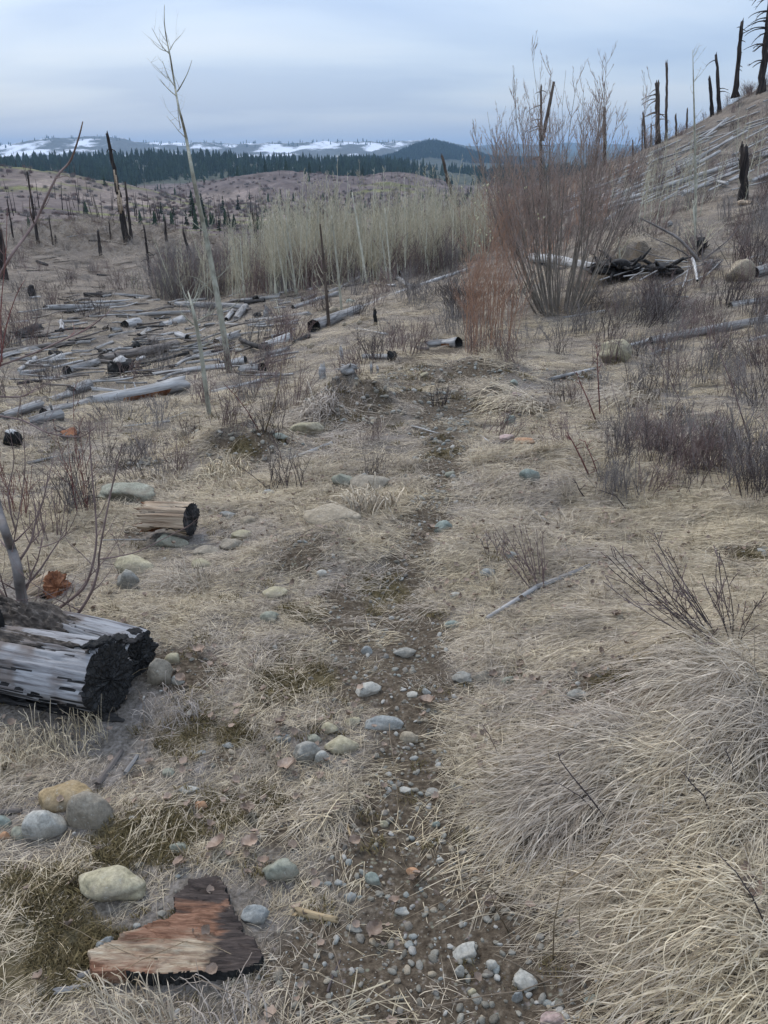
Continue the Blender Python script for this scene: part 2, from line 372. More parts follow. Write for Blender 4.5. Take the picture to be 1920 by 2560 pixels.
def stone_mat(name, a, b, c=None):
    c = c or tuple(x * 0.45 for x in a)
    m, nt, bs = newmat(name)
    v = coords(nt, 'Object')
    f = noise_(nt, v, 14, 8, 0.7, 0.2)
    col = ramp(nt, f, [(0.25, c), (0.45, a), (0.7, b)])
    f2 = noise_(nt, v, 90, 3, 0.7)
    col = mixc(nt, 0.55, col, ramp(nt, f2, [(0.3, g_(0.25)), (0.7, g_(0.9))]), 'OVERLAY')
    dn_ = noise_(nt, v, 6, 6, 0.7)
    col = mixc(nt, ramp(nt, dn_, [(0.46, g_(0)), (0.62, g_(0.75))]), col, (0.15, 0.125, 0.09))
    sp_ = noise_(nt, v, 55, 5, 0.8)
    col = mixc(nt, ramp(nt, sp_, [(0.60, g_(0)), (0.66, g_(0.7))]), col, (0.40, 0.39, 0.34))
    L(nt, col, bs.inputs['Base Color']); bs.inputs['Roughness'].default_value = 0.85
    bump(nt, bs, f2, 0.5, 0.003)
    return m
SM = {
 'green': stone_mat('stone_green', (0.215, 0.215, 0.165), (0.33, 0.33, 0.265)),
 'teal': stone_mat('stone_teal', (0.2, 0.225, 0.19), (0.33, 0.36, 0.315)),
 'blue': stone_mat('stone_blue', (0.22, 0.225, 0.21), (0.34, 0.35, 0.33)),
 'grey': stone_mat('stone_grey', (0.225, 0.215, 0.185), (0.36, 0.35, 0.31)),
 'pale': stone_mat('stone_pale', (0.34, 0.325, 0.28), (0.48, 0.465, 0.41)),
 'tan': stone_mat('stone_tan', (0.27, 0.225, 0.16), (0.42, 0.36, 0.27)),
 'yellow': stone_mat('stone_yellow', (0.31, 0.275, 0.18), (0.45, 0.4, 0.29)),
 'ochre': stone_mat('stone_ochre', (0.25, 0.185, 0.10), (0.38, 0.30, 0.19)),
 'orange': stone_mat('stone_orange', (0.36, 0.2, 0.11), (0.48, 0.3, 0.18)),
 'pink': stone_mat('stone_pink', (0.34, 0.25, 0.22), (0.46, 0.37, 0.34)),
 'taupe': stone_mat('stone_taupe', (0.22, 0.19, 0.145), (0.33, 0.295, 0.235)),
}
# grass: straw to grey by instance and by place
def grass_mat(name, tint=1.0, gold=0.0):
    m, nt, b = newmat(name)
    oi = N(nt, 'ShaderNodeObjectInfo')
    pos = coords(nt, 'World')
    nz = noise_(nt, pos, 0.9, 4, 0.6)
    nf = noise_(nt, pos, 45, 2, 0.5)
    straw = ramp(nt, nf, [(0.3, (0.335 * tint, 0.275 * tint, 0.195 * tint)), (0.55, (0.55 * tint, 0.475 * tint, 0.335 * tint)), (0.75, (0.74 * tint, 0.65 * tint, 0.51 * tint))])
    grey = ramp(nt, nf, [(0.3, (0.25 * tint, 0.22 * tint, 0.20 * tint)), (0.6, (0.42 * tint, 0.375 * tint, 0.345 * tint)), (0.8, (0.58 * tint, 0.53 * tint, 0.50 * tint))])
    t = math_(nt, 'ADD', math_(nt, 'MULTIPLY', nz, 1.6), math_(nt, 'MULTIPLY', oi.outputs['Random'], 0.5))
    t = ramp(nt, t, [(0.85 - gold, g_(0)), (1.25 - gold, g_(1))]) if False else t
    t = math_(nt, 'SUBTRACT', t, 0.59 - gold, True)
    t = math_(nt, 'MULTIPLY', t, 1.5, True)
    c = mixc(nt, t, grey, straw)
    dk = noise_(nt, pos, 2.3, 5, 0.65)
    c = mixc(nt, 1.0, c, ramp(nt, dk, [(0.30, g_(0.55)), (0.48, g_(0.92)), (0.70, g_(1.0))]), 'MULTIPLY')
    tn = N(nt, 'ShaderNodeAttribute'); tn.attribute_name = 'tone'
    c = mixc(nt, 1.0, c, ramp(nt, tn.outputs['Fac'], [(0.0, (0.50, 0.44, 0.36)), (0.35, (0.85, 0.83, 0.80)), (0.8, (1.10, 1.06, 0.98)), (1.0, (1.4, 1.34, 1.22))]), 'MULTIPLY')
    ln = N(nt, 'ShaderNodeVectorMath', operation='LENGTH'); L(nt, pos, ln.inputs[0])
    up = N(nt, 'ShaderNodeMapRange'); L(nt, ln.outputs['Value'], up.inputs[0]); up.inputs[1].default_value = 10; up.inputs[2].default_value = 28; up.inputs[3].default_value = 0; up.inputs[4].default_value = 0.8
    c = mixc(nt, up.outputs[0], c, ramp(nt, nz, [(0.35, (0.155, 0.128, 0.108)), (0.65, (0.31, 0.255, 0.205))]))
    L(nt, c, b.inputs['Base Color']); b.inputs['Roughness'].default_value = 0.75
    return m
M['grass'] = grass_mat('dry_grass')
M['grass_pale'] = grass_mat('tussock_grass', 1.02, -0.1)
M['shoot'] = mat('green_shoot', [(0.3, (0.10, 0.12, 0.03)), (0.7, (0.2, 0.22, 0.07))], 30, bmp=0)

def ground_mat():
    m, nt, b = newmat('ground')
    def attr(n_):
        a = N(nt, 'ShaderNodeAttribute'); a.attribute_name = n_; return a
    pos = coords(nt, 'World')
    n_a = noise_(nt, pos, 60, 4, 0.7); n_b = noise_(nt, pos, 7, 5, 0.65); n_c = noise_(nt, pos, 0.7, 4, 0.6)
    litter = ramp(nt, n_a, [(0.28, (0.035, 0.03, 0.024)), (0.5, (0.13, 0.112, 0.09)), (0.75, (0.27, 0.24, 0.20))])
    litter = mixc(nt, ramp(nt, n_b, [(0.35, g_(0)), (0.65, g_(1))]), litter, ramp(nt, n_a, [(0.3, (0.10, 0.085, 0.07)), (0.7, (0.28, 0.25, 0.225))]))
    soil = ramp(nt, n_a, [(0.3, (0.035, 0.026, 0.018)), (0.55, (0.10, 0.078, 0.055)), (0.75, (0.19, 0.155, 0.115))])
    vo = N(nt, 'ShaderNodeTexVoronoi'); L(nt, pos, vo.inputs['Vector']); vo.inputs['Scale'].default_value = 75
    peb = ramp(nt, vo.outputs['Distance'], [(0.2, g_(1)), (0.45, g_(0))])
    pcol = mixc(nt, 0.93, vo.outputs['Color'], (0.22, 0.20, 0.165))
    pcol = mixc(nt, 0.5, pcol, (0.20, 0.185, 0.15))
    sel = ramp(nt, noise_(nt, pos, 30, 2, 0.5), [(0.5, g_(0)), (0.6, g_(0.8))])
    soil = mixc(nt, mixc(nt, 1.0, peb, sel, 'MULTIPLY'), soil, pcol)
    moss = ramp(nt, n_a, [(0.3, (0.045, 0.036, 0.018)), (0.55, (0.12, 0.095, 0.048)), (0.75, (0.21, 0.17, 0.10))])
    c = mixc(nt, attr('soil').outputs['Fac'], litter, soil)
    c = mixc(nt, attr('moss').outputs['Fac'], c, moss)
    # far country: colour and snow carried by the land itself
    fc = attr('country').outputs['Color']
    n_d = noise_(nt, coords(nt, 'World', (1, 0.4, 1)), 0.11, 8, 0.75)
    n_e = noise_(nt, pos, 0.5, 4, 0.7)
    fcol = mixc(nt, 0.9, fc, ramp(nt, n_d, [(0.3, g_(0.22)), (0.5, g_(0.5)), (0.68, g_(0.9))]), 'OVERLAY')
    fcol = mixc(nt, 0.6, fcol, ramp(nt, n_e, [(0.3, g_(0.25)), (0.7, g_(0.75))]), 'OVERLAY')
    sn = noise_(nt, coords(nt, 'World', (1, 0.35, 3.5)), 0.010, 10, 0.78)
    sa = math_(nt, 'ADD', attr('snow').outputs['Fac'], math_(nt, 'SUBTRACT', sn, 0.5))
    sm = ramp(nt, sa, [(0.46, g_(0)), (0.62, g_(1))])
    fcol = mixc(nt, sm, fcol, (0.74, 0.77, 0.82))
    c = mixc(nt, attr('far').outputs['Fac'], c, fcol)
    L(nt, c, b.inputs['Base Color']); b.inputs['Roughness'].default_value = 0.95
    b.inputs['Specular IOR Level'].default_value = 0.1
    h = math_(nt, 'ADD', n_a, math_(nt, 'MULTIPLY', n_b, 2.0))
    bump(nt, b, h, 0.8, 0.012)
    return m
M['ground'] = ground_mat()

def char_face():
    m, nt, b = newmat('char_face')
    v = coords(nt, 'Object'); f = noise_(nt, v, 40, 8, .75)
    vo = N(nt, 'ShaderNodeTexVoronoi'); vo.feature = 'DISTANCE_TO_EDGE'; L(nt, v, vo.inputs['Vector']); vo.inputs['Scale'].default_value = 55
    cell = ramp(nt, vo.outputs['Distance'], [(0.0, g_(0)), (0.12, g_(1))])
    c = ramp(nt, f, [(0.4, (0.010, 0.010, 0.010)), (0.6, (0.028, 0.027, 0.025)), (0.72, (0.075, 0.072, 0.062)), (0.8, (0.14, 0.13, 0.10))])
    c = mixc(nt, 1.0, c, mixc(nt, cell, (0.3, 0.3, 0.3), (1, 1, 1)), 'MULTIPLY')
    L(nt, c, b.inputs['Base Color']); b.inputs['Roughness'].default_value = .6; b.inputs['Specular IOR Level'].default_value = .4
    bump(nt, b, math_(nt, 'ADD', math_(nt, 'MULTIPLY', cell, .6), f), 1.0, .006)
    return m
def slab_mat():
    m, nt, b = newmat('rotten_slab')
    co = coords(nt, 'Object')
    fine = noise_(nt, coords(nt, 'Object', (1.0, 7, 3)), 22, 9, 0.75, 0.4)
    mid = noise_(nt, coords(nt, 'Object', (1.0, 5, 3)), 7, 5, 0.6, 0.6)
    sp = N(nt, 'ShaderNodeSeparateXYZ'); L(nt, co, sp.inputs[0])
    red = ramp(nt, fine, [(0.28, (0.045, 0.022, 0.015)), (0.45, (0.20, 0.10, 0.06)), (0.6, (0.34, 0.19, 0.12)), (0.75, (0.48, 0.34, 0.24))])
    pale = ramp(nt, fine, [(0.28, (0.16, 0.09, 0.06)), (0.42, (0.38, 0.28, 0.19)), (0.6, (0.56, 0.47, 0.34)), (0.75, (0.66, 0.58, 0.46))])
    dark = ramp(nt, fine, [(0.3, (0.022, 0.018, 0.016)), (0.55, (0.085, 0.065, 0.055)), (0.75, (0.19, 0.15, 0.125))])
    d = math_(nt, 'ABSOLUTE', math_(nt, 'ADD', sp.outputs[1], 0.05))
    pk = math_(nt, 'ADD', math_(nt, 'MULTIPLY', mid, 1.8), math_(nt, 'MULTIPLY', d, -9.0))
    c = mixc(nt, ramp(nt, pk, [(0.42, g_(0)), (0.86, g_(1))]), red, pale)
    dk = math_(nt, 'ADD', math_(nt, 'MULTIPLY', sp.outputs[1], 7.0), math_(nt, 'MULTIPLY', mid, .9))
    dx_ = math_(nt, 'ADD', math_(nt, 'MULTIPLY', sp.outputs[0], 6.0), math_(nt, 'MULTIPLY', mid, .9))
    c = mixc(nt, ramp(nt, math_(nt, 'MAXIMUM', dk, dx_), [(0.86, g_(0)), (1.35, g_(1))]), c, dark)
    L(nt, c, b.inputs['Base Color']); b.inputs['Roughness'].default_value = .9
    bump(nt, b, fine, 1.0, 0.008)
    return m
M['slab'] = slab_mat(); M['char_face'] = char_face()

# ------------------------------------------------------------------ mesh helpers
def link(o, parent=None):
    COL.objects.link(o)
    if parent: o.parent = parent
    return o
def tag(o, label=None, cat=None, group=None, kind=None):
    if label: o['label'] = label
    if cat: o['category'] = cat
    if group: o['group'] = group
    if kind: o['kind'] = kind
    return o
def mesh_np(name, v, f, mats, smooth=True, fm=None):
    me = bpy.data.meshes.new(name)
    v = np.asarray(v, np.float32)
    if isinstance(f, np.ndarray):
        k = f.shape[1]
        me.vertices.add(len(v)); me.vertices.foreach_set('co', v.ravel())
        me.loops.add(f.size); me.loops.foreach_set('vertex_index', f.ravel().astype(np.int32))
        me.polygons.add(len(f)); me.polygons.foreach_set('loop_start', np.arange(0, f.size, k, dtype=np.int32))
        me.polygons.foreach_set('loop_total', np.full(len(f), k, np.int32))
        me.update(calc_edges=True)
    else:
        me.from_pydata([tuple(map(float, a)) for a in v], [], f)
    for m_ in (mats if isinstance(mats, (list, tuple)) else [mats]): me.materials.append(m_)
    if fm is not None: me.polygons.foreach_set('material_index', np.asarray(fm, np.int32))
    me.polygons.foreach_set('use_smooth', np.full(len(me.polygons), bool(smooth)))
    me.update()
    return me
def obj(name, me, parent=None, loc=None, rot=None):
    o = bpy.data.objects.new(name, me); link(o, parent)
    if loc is not None: o.location = loc
    if rot is not None: o.rotation_euler = rot
    return o
def empty(name, loc, rot=None):
    o = bpy.data.objects.new(name, None); link(o); o.location = loc; o.empty_display_size = 0.1
    if rot is not None: o.rotation_euler = rot
    return o
class MB:
    def __init__(s): s.v = []; s.f = []; s.m = []
    def tube(s, pts, rad, sides=5, mi=0, cap=True, jitter=0.0):
        pts = [Vector(p) for p in pts]; n_ = len(pts)
        if isinstance(rad, (int, float)): rad = [rad] * n_
        up = Vector((0.13, 0.31, 0.94)); b0 = len(s.v); prev = None
        cs = [(math.cos(2 * math.pi * k / sides), math.sin(2 * math.pi * k / sides)) for k in range(sides)]
        for i, p in enumerate(pts):
            t = (pts[min(i + 1, n_ - 1)] - pts[max(i - 1, 0)])
            if t.length < 1e-9: t = Vector((0, 0, 1))
            t.normalize()
            if prev is None:
                a = t.cross(up)
                if a.length < 0.1: a = t.cross(Vector((1, 0, 0)))
            else:
                a = prev - t * prev.dot(t)
            a.normalize(); prev = a; b = t.cross(a)
            for c_, q in cs:
                rr = rad[i] * (1 + (rnd.uniform(-jitter, jitter) if jitter else 0))
                s.v.append(p + a * (c_ * rr) + b * (q * rr))
        for i in range(n_ - 1):
            for k in range(sides):
                k2 = (k + 1) % sides
                s.f.append((b0 + i * sides + k, b0 + i * sides + k2, b0 + (i + 1) * sides + k2, b0 + (i + 1) * sides + k)); s.m.append(mi)
        if cap:
            s.f.append(tuple(b0 + k for k in reversed(range(sides)))); s.m.append(mi)
            s.f.append(tuple(b0 + (n_ - 1) * sides + k for k in range(sides))); s.m.append(mi)
    def poly(s, pts, mi=0):
        b0 = len(s.v); s.v += [Vector(p) for p in pts]; s.f.append(tuple(range(b0, b0 + len(pts)))); s.m.append(mi)
    def mesh(s, name, mats, smooth=True):
        return mesh_np(name, [tuple(a) for a in s.v], s.f, mats, smooth, s.m)
def scatter(name, protos, pos, eul, scl, idx, label, kind='stuff'):
    """one object that instances small prototypes on points with geometry nodes (only for what nobody could count)"""
    me = bpy.data.meshes.new(name)
    pos = np.asarray(pos, np.float32); me.vertices.add(len(pos)); me.vertices.foreach_set('co', pos.ravel())
    a = me.attributes.new('rot', 'FLOAT_VECTOR', 'POINT'); a.data.foreach_set('vector', np.asarray(eul, np.float32).ravel())
    scl = np.asarray(scl, np.float32)
    if scl.ndim == 1: scl = np.repeat(scl[:, None], 3, 1)
    a = me.attributes.new('scl', 'FLOAT_VECTOR', 'POINT'); a.data.foreach_set('vector', scl.ravel())
    a = me.attributes.new('idx', 'INT', 'POINT'); a.data.foreach_set('value', np.asarray(idx, np.int32))
    o = obj(name, me); tag(o, label, None, None, kind)
    pc = bpy.data.collections.new(name + '_protos')
    for i, pm in enumerate(protos):
        pc.objects.link(bpy.data.objects.new('%s_proto_%02d' % (name, i), pm))
    ng = bpy.data.node_groups.new(name, 'GeometryNodeTree')
    ng.interface.new_socket('Geometry', in_out='INPUT', socket_type='NodeSocketGeometry')
    ng.interface.new_socket('Geometry', in_out='OUTPUT', socket_type='NodeSocketGeometry')
    gi = N(ng, 'NodeGroupInput'); go = N(ng, 'NodeGroupOutput')
    ci = N(ng, 'GeometryNodeCollectionInfo'); ci.inputs[0].default_value = pc; ci.inputs['Separate Children'].default_value = True; ci.inputs['Reset Children'].default_value = True
    ip = N(ng, 'GeometryNodeInstanceOnPoints')
    L(ng, gi.outputs[0], ip.inputs['Points']); L(ng, ci.outputs[0], ip.inputs['Instance']); ip.inputs['Pick Instance'].default_value = True
    def na(n_, t):
        q = N(ng, 'GeometryNodeInputNamedAttribute', data_type=t); q.inputs[0].default_value = n_; return q.outputs[0]
    L(ng, na('idx', 'INT'), ip.inputs['Instance Index'])
    er = N(ng, 'FunctionNodeEulerToRotation'); L(ng, na('rot', 'FLOAT_VECTOR'), er.inputs[0]); L(ng, er.outputs[0], ip.inputs['Rotation'])
    L(ng, na('scl', 'FLOAT_VECTOR'), ip.inputs['Scale'])
    L(ng, ip.outputs[0], go.inputs[0])
    md = o.modifiers.new('scatter', 'NODES'); md.node_group = ng
    return o
def eulers(x, y, yaw, tilt=0.0):
    """rotation that sets local z on the terrain normal and turns by yaw"""
    e_ = 0.06
    gx = (H(x + e_, y) - H(x - e_, y)) / (2 * e_); gy = (H(x, y + e_) - H(x, y - e_)) / (2 * e_)
    gx = np.clip(gx, -.8, .8); gy = np.clip(gy, -.8, .8)
    out_ = np.empty((len(x), 3))
    for i in range(len(x)):
        nrm = Vector((-gx[i], -gy[i], 1)).normalized()
        q = Vector((0, 0, 1)).rotation_difference(nrm)
        mtx = (q.to_matrix() @ Matrix.Rotation(yaw[i], 3, 'Z'))
        if tilt: mtx = mtx @ Matrix.Rotation(rnd.gauss(0, tilt), 3, 'X') @ Matrix.Rotation(rnd.gauss(0, tilt), 3, 'Y')
        out_[i] = mtx.to_euler()
    return out_

# ------------------------------------------------------------------ the land, one sheet
az_in = np.arange(-34, 34.001, 0.115)
az_out = np.concatenate([np.arange(-180, -34, 2.5), np.arange(34.5, 180, 2.5)])
AZ = np.sort(np.concatenate([az_in, az_out]))
RR = np.concatenate([np.exp(np.arange(math.log(0.3), math.log(66), 0.0135)), np.exp(np.arange(math.log(66.5), math.log(900), 0.013)),
                     np.exp(np.arange(math.log(905), math.log(3500), 0.02)), np.linspace(3520, 5100, 60), np.exp(np.arange(math.log(5200), math.log(13000), 0.05))])
AA, RG = np.meshgrid(np.radians(AZ), RR)
X = np.sin(AA) * RG; Yw = np.cos(AA) * RG
Zw = H(X.ravel(), Yw.ravel()).reshape(X.shape)
nr, na_ = X.shape
verts = np.stack([X, Yw, Zw], -1).reshape(-1, 3)
verts = np.concatenate([verts, [[0, 0, float(Zw[0].mean())]]])
i0 = (np.arange(nr - 1)[:, None] * na_ + np.arange(na_)[None]).ravel()
j1 = (np.arange(nr - 1)[:, None] * na_ + (np.arange(na_)[None] + 1) % na_).ravel()
quads = np.stack([i0, i0 + na_, j1 + na_, j1], 1)[:, ::-1]
me = bpy.data.meshes.new('ground')
tris = np.stack([np.arange(na_), (np.arange(na_) + 1) % na_, np.full(na_, nr * na_)], 1)
me.vertices.add(len(verts)); me.vertices.foreach_set('co', verts.astype(np.float32).ravel())
loops = np.concatenate([quads.ravel(), tris[:, ::-1].ravel()]).astype(np.int32)
me.loops.add(len(loops)); me.loops.foreach_set('vertex_index', loops)
ls = np.concatenate([np.arange(len(quads)) * 4, len(quads) * 4 + np.arange(len(tris)) * 3]).astype(np.int32)
lt = np.concatenate([np.full(len(quads), 4), np.full(len(tris), 3)]).astype(np.int32)
me.polygons.add(len(ls)); me.polygons.foreach_set('loop_start', ls); me.polygons.foreach_set('loop_total', lt)
me.update(calc_edges=True)
me.polygons.foreach_set('use_smooth', np.ones(len(ls), bool))
vx, vy, vz = verts[:, 0], verts[:, 1], verts[:, 2]
vr = np.hypot(vx, vy); va = np.arctan2(vx, vy)
soil = np.zeros(len(verts)); moss = np.zeros(len(verts))
nearm = vr < 30
tm = trail_mask(vx[nearm], vy[nearm]); sm_ = blob_mask(vx[nearm], vy[nearm], SO, 61)
soil[nearm] = np.maximum(tm, sm_) 
moss[nearm] = blob_mask(vx[nearm], vy[nearm], MO, 71) * 0.9
farf = sstep(60, 110, vr)
# colours of the far land
br = fbm(vx * 0.01, vy * 0.01, 3, 81); st = fbm(va * 9, np.log(vr) * 26, 3, 83)
colr = np.empty((len(verts), 4)); colr[:, 3] = 1
brown = np.array([0.115, 0.092, 0.085]); brown2 = np.array([0.20, 0.16, 0.135]); olive = np.array([0.13, 0.135, 0.05]); forest = np.array([0.065, 0.070, 0.050]); mnt = np.array([0.10, 0.10, 0.085])
c_ = brown[None] * (1 - sstep(0.0, 0.5, br)[:, None]) + brown2[None] * sstep(0.0, 0.5, br)[:, None]
gm = (sstep(0.24, 0.40, st) * (1 - sstep(560, 700, vr)) * sstep(95, 150, vr) * 0.8)[:, None]
c_ = c_ * (1 - gm) + olive * gm
pxg = 960 + F * np.tan(np.clip(va, -1, 1)) * CP
fm_ = (sstep(760, 900, vr + 120 * br))[:, None]; c_ = c_ * (1 - fm_) + forest * fm_
mm = (sstep(3500, 3800, vr) * (1 - sstep(0.02, 0.12, va)))[:, None]; c_ = c_ * (1 - mm) + mnt * mm
colr[:, :3] = c_
ridge = 0.5 * fbm(va * 26, np.log(vr) * 14, 4, 91, 0.6)
snow = sstep(3650, 4200, vr) * (0.42 + 1.3 * ridge) * (1 - sstep(R(-1.0), R(4.5), va)) * (1 - sstep(5600, 6500, vr) * 0.2)
snow = snow + 0.30 * sstep(R(-1), R(2), va) * (1 - sstep(R(4), R(6), va)) * sstep(3900, 4200, vr) + 0.5 * sstep(8000, 8500, vr) * sstep(R(4), R(6), va) * 0.75
def fattr(name, val):
    a = me.attributes.new(name, 'FLOAT', 'POINT'); a.data.foreach_set('value', val.astype(np.float32))
fattr('soil', soil); fattr('moss', moss); fattr('far', farf); fattr('snow', snow)
a = me.attributes.new('country', 'FLOAT_COLOR', 'POINT'); a.data.foreach_set('color', colr.astype(np.float32).ravel())
me.materials.append(M['ground'])
ground = obj('ground', me); tag(ground, kind='structure')
# ------------------------------------------------------------------ far woods and snags
def cone_tree(seed, tiers=4, sides=7, sparse=False):
    q = random.Random(seed); mb = MB()
    mb.tube([(0, 0, 0), (0, 0, 0.3)], [0.018, 0.014], 4)
    for t in range(tiers):
        z0 = 0.10 + 0.8 * t / tiers; z1 = min(1.0, z0 + 0.42); r0 = 0.19 * (1 - z0) + 0.03
        b0 = len(mb.v)
        for k in range(sides * 2):
            a = math.pi * k / sides; rr = r0 * (1.0 if k % 2 else 0.5) * q.uniform(0.75, 1.2)
            mb.v.append(Vector((rr * math.cos(a), rr * math.sin(a), z0 + q.uniform(-0.03, 0.03))))
        mb.v.append(Vector((q.uniform(-.01, .01), 0, z1)))
        for k in range(sides * 2):
            mb.f.append((b0 + k, b0 + (k + 1) % (sides * 2), b0 + sides * 2)); mb.m.append(0)
    return mb.mesh('conifer_far', [M['conifer']], False)
far_protos = [cone_tree(i) for i in range(5)]
def polar_pts(n_, px0, px1, r0, r1, dens=None):
    a0 = math.atan((px0 - 960) / F / CP); a1 = math.atan((px1 - 960) / F / CP)
    az = rng.uniform(a0, a1, n_); r = np.exp(rng.uniform(math.log(r0), math.log(r1), n_))
    x = np.sin(az) * r; y = np.cos(az) * r
    return x, y, r, az
x, y, r, az_ = polar_pts(16000, -250, 2150, 800, 1480)
keep = (r + 120 * fbm(x * 0.01, y * 0.01, 3, 81)) > 830
keep &= (fbm(x * 0.012, y * 0.004, 4, 87) + rng.uniform(-.35, .35, len(x)) + 0.35 * sstep(850, 1250, r)) > 0.12
x, y, r = x[keep], y[keep], r[keep]
z = H(x, y)
x2, y2, r2, _ = polar_pts(5000, 850, 1300, 2500, 3150)
z2 = H(x2, y2)
P = np.concatenate([np.stack([x, y, z], 1), np.stack([x2, y2, z2], 1)])
S = np.concatenate([(4 + 13 * rng.random_sample(len(x)) ** 2.2), rng.uniform(11, 18, len(x2))])
scatter('far_forest', far_protos, P, np.stack([np.zeros(len(P)), np.zeros(len(P)), rng.uniform(0, 6.28, len(P))], 1), S, rng.randint(0, 5, len(P)),
        'dark conifer wood covering the far ridges below the snowy hills')

# single trees on the skyline of the snowy hills
x, y, r, az_ = polar_pts(170, -60, 1000, 4700, 5050)
P = np.stack([x, y, H(x, y)], 1)
scatter('distant_tree_line', far_protos, P, np.zeros((len(P), 3)), rng.uniform(10, 20, len(P)), rng.randint(0, 5, len(P)), 'sparse dark trees along the snowy hill tops')

def burnt_pole(seed):
    q = random.Random(seed); mb = MB()
    bx, by = q.uniform(-.12, .12), q.uniform(-.1, .1)
    mb.tube([(0, 0, -0.03), (bx * .5, by * .4, .5), (bx, by, 1)], [0.02, 0.014, 0.006], 5)
    for k in range(q.randint(2, 9)):
        h = q.uniform(.3, .95); a = q.uniform(0, 6.28); l = q.uniform(.04, .12)
        p = Vector((bx * h, by * h, h)); mb.tube([p, p + Vector((math.cos(a) * l, math.sin(a) * l, q.uniform(-.04, .04)))], [.005, .002], 3)
    return mb.mesh('burnt_pole', [M['snag_brown' if seed % 2 else 'snag']], True)
bp = [burnt_pole(i) for i in range(6)]
x, y, r, az_ = polar_pts(1100, -200, 1400, 85, 700)
k = (fbm(x * 0.02, y * 0.02, 3, 97) + rng.uniform(-.4, .4, len(x))) > 0.0
x, y, r = x[k], y[k], r[k]
P = np.stack([x, y, H(x, y)], 1)
scatter('burnt_tree_poles', bp, P, np.stack([rng.normal(0, .06, len(P)), rng.normal(0, .06, len(P)), rng.uniform(0, 6.28, len(P))], 1),
        rng.uniform(2.0, 6.5, len(P)) * np.clip(r / 220, .45, 1), rng.randint(0, 6, len(P)), 'thin burnt dead tree poles dotting the brown hills beyond the clearing')
# brush hummocks of the brown hills
def brush_mesh(seed):
    q = random.Random(seed); mb = MB()
    for k in range(70):
        a = q.uniform(0, 6.28); rr = q.uniform(0, .5); b = Vector((rr * math.cos(a), rr * math.sin(a), -0.03)); l = q.uniform(.25, .6)
        t = b + Vector((q.gauss(0, .3) * l, q.gauss(0, .3) * l, l)); mb.tube([b, (b + t) / 2 + Vector((q.gauss(0, .03), q.gauss(0, .03), 0)), t], [.02, .014, .005], 3, cap=False)
    return mb
bm_ = [brush_mesh(i).mesh('brush', [M['plum_twig'] if i % 2 else M['grey_twig']]) for i in range(6)]
x, y, r, az_ = polar_pts(9000, -200, 1350, 70, 640)
k = (fbm(x * 0.03, y * 0.03, 3, 99) + rng.uniform(-.6, .6, len(x))) > 0.02
x, y, r = x[k], y[k], r[k]
P = np.stack([x, y, H(x, y)], 1)
scatter('hill_brush', bm_, P, np.stack([P[:, 0] * 0, P[:, 0] * 0, rng.uniform(0, 6.28, len(P))], 1), rng.uniform(.5, 1.5, len(P)) * np.clip(r / 200, .5, 1.6),
        rng.randint(0, 6, len(P)), 'leafless purplish brush covering the burnt hills across the valley')

# young conifers in the valley, one object each
def conifer(seed):
    q = random.Random(seed); tr = MB(); cr_ = MB()
    tr.tube([(0, 0, -.03), (0, 0, .5), (0, 0, .98)], [.022, .014, .003], 5)
    for k in range(95):
        h = q.uniform(.1, .97); a = q.uniform(0, 6.28); l = (1 - h) * .23 * q.uniform(.6, 1.2) + .02
        p = Vector((0, 0, h)); e_ = p + Vector((math.cos(a) * l, math.sin(a) * l, -l * q.uniform(-.1, .5)))
        s_ = Vector((-math.sin(a), math.cos(a), 0)) * (.035 * q.uniform(.6, 1.2)); m_ = (p + e_) / 2 + Vector((0, 0, .012))
        cr_.poly([p, m_ + s_, e_, m_ - s_])
        cr_.poly([p, m_ + Vector((0, 0, .03)), e_, m_ - Vector((0, 0, .03))])
    return tr.mesh('trunk', [M['snag']]), cr_.mesh('crown', [M['conifer']], False)
con = [conifer(i) for i in range(3)]
conl = [(555, 485, 34, 260, 'green young conifer, left one of a close pair on the valley floor'), (593, 487, 30, 262, 'green young conifer, right one of a close pair on the valley floor'),
        (700, 470, 26, 380, 'dark double-topped conifer on the brown rise behind the aspens'), (547, 560, 34, 130, 'dark conifer standing just above the left end of the aspens'),
        (573, 552, 26, 135, 'slim dark conifer beside a broader one above the aspens'), (503, 500, 44, 240, 'tall dark conifer seen just right of the tall bent aspen'),
        (480, 520, 60, 200, 'tallest dark conifer seen behind the tall bent aspen'), (509, 545, 50, 170, 'dark conifer low behind the trunk of the tall bent aspen'),
        (402, 520, 28, 210, 'small conifer left of the tall bent aspen'), (434, 528, 26, 200, 'small conifer close left of the tall bent aspen'),
        (466, 555, 34, 150, 'small dark conifer by the tall burnt logs left of the aspens'), (622, 470, 18, 400, 'tiny conifer alone on the brown hillside'),
        (341, 487, 18, 350, 'small conifer on the slope right of the tall leaning burnt snag'), (266, 497, 24, 300, 'small conifer on the slope left of the tall leaning burnt snag'),
        (655, 560, 30, 140, 'blackish conifer between two thin burnt poles behind the aspens')]
for i, (px, py, hpx, Y, lab) in enumerate(conl):
    p = at(px, py, Y); gp = gsnap(p); hgt = max(hpx * depth(gp) / F, 1.0) * 1.15
    o = empty('conifer_tree', gp, (0, 0, rnd.uniform(0, 6))); o.scale = (hgt * 0.9, hgt * 0.9, hgt)
    tag(o, lab, 'tree', 'young conifers on the valley floor')
    obj('trunk', con[i % 3][0], o); obj('crown', con[i % 3][1], o)

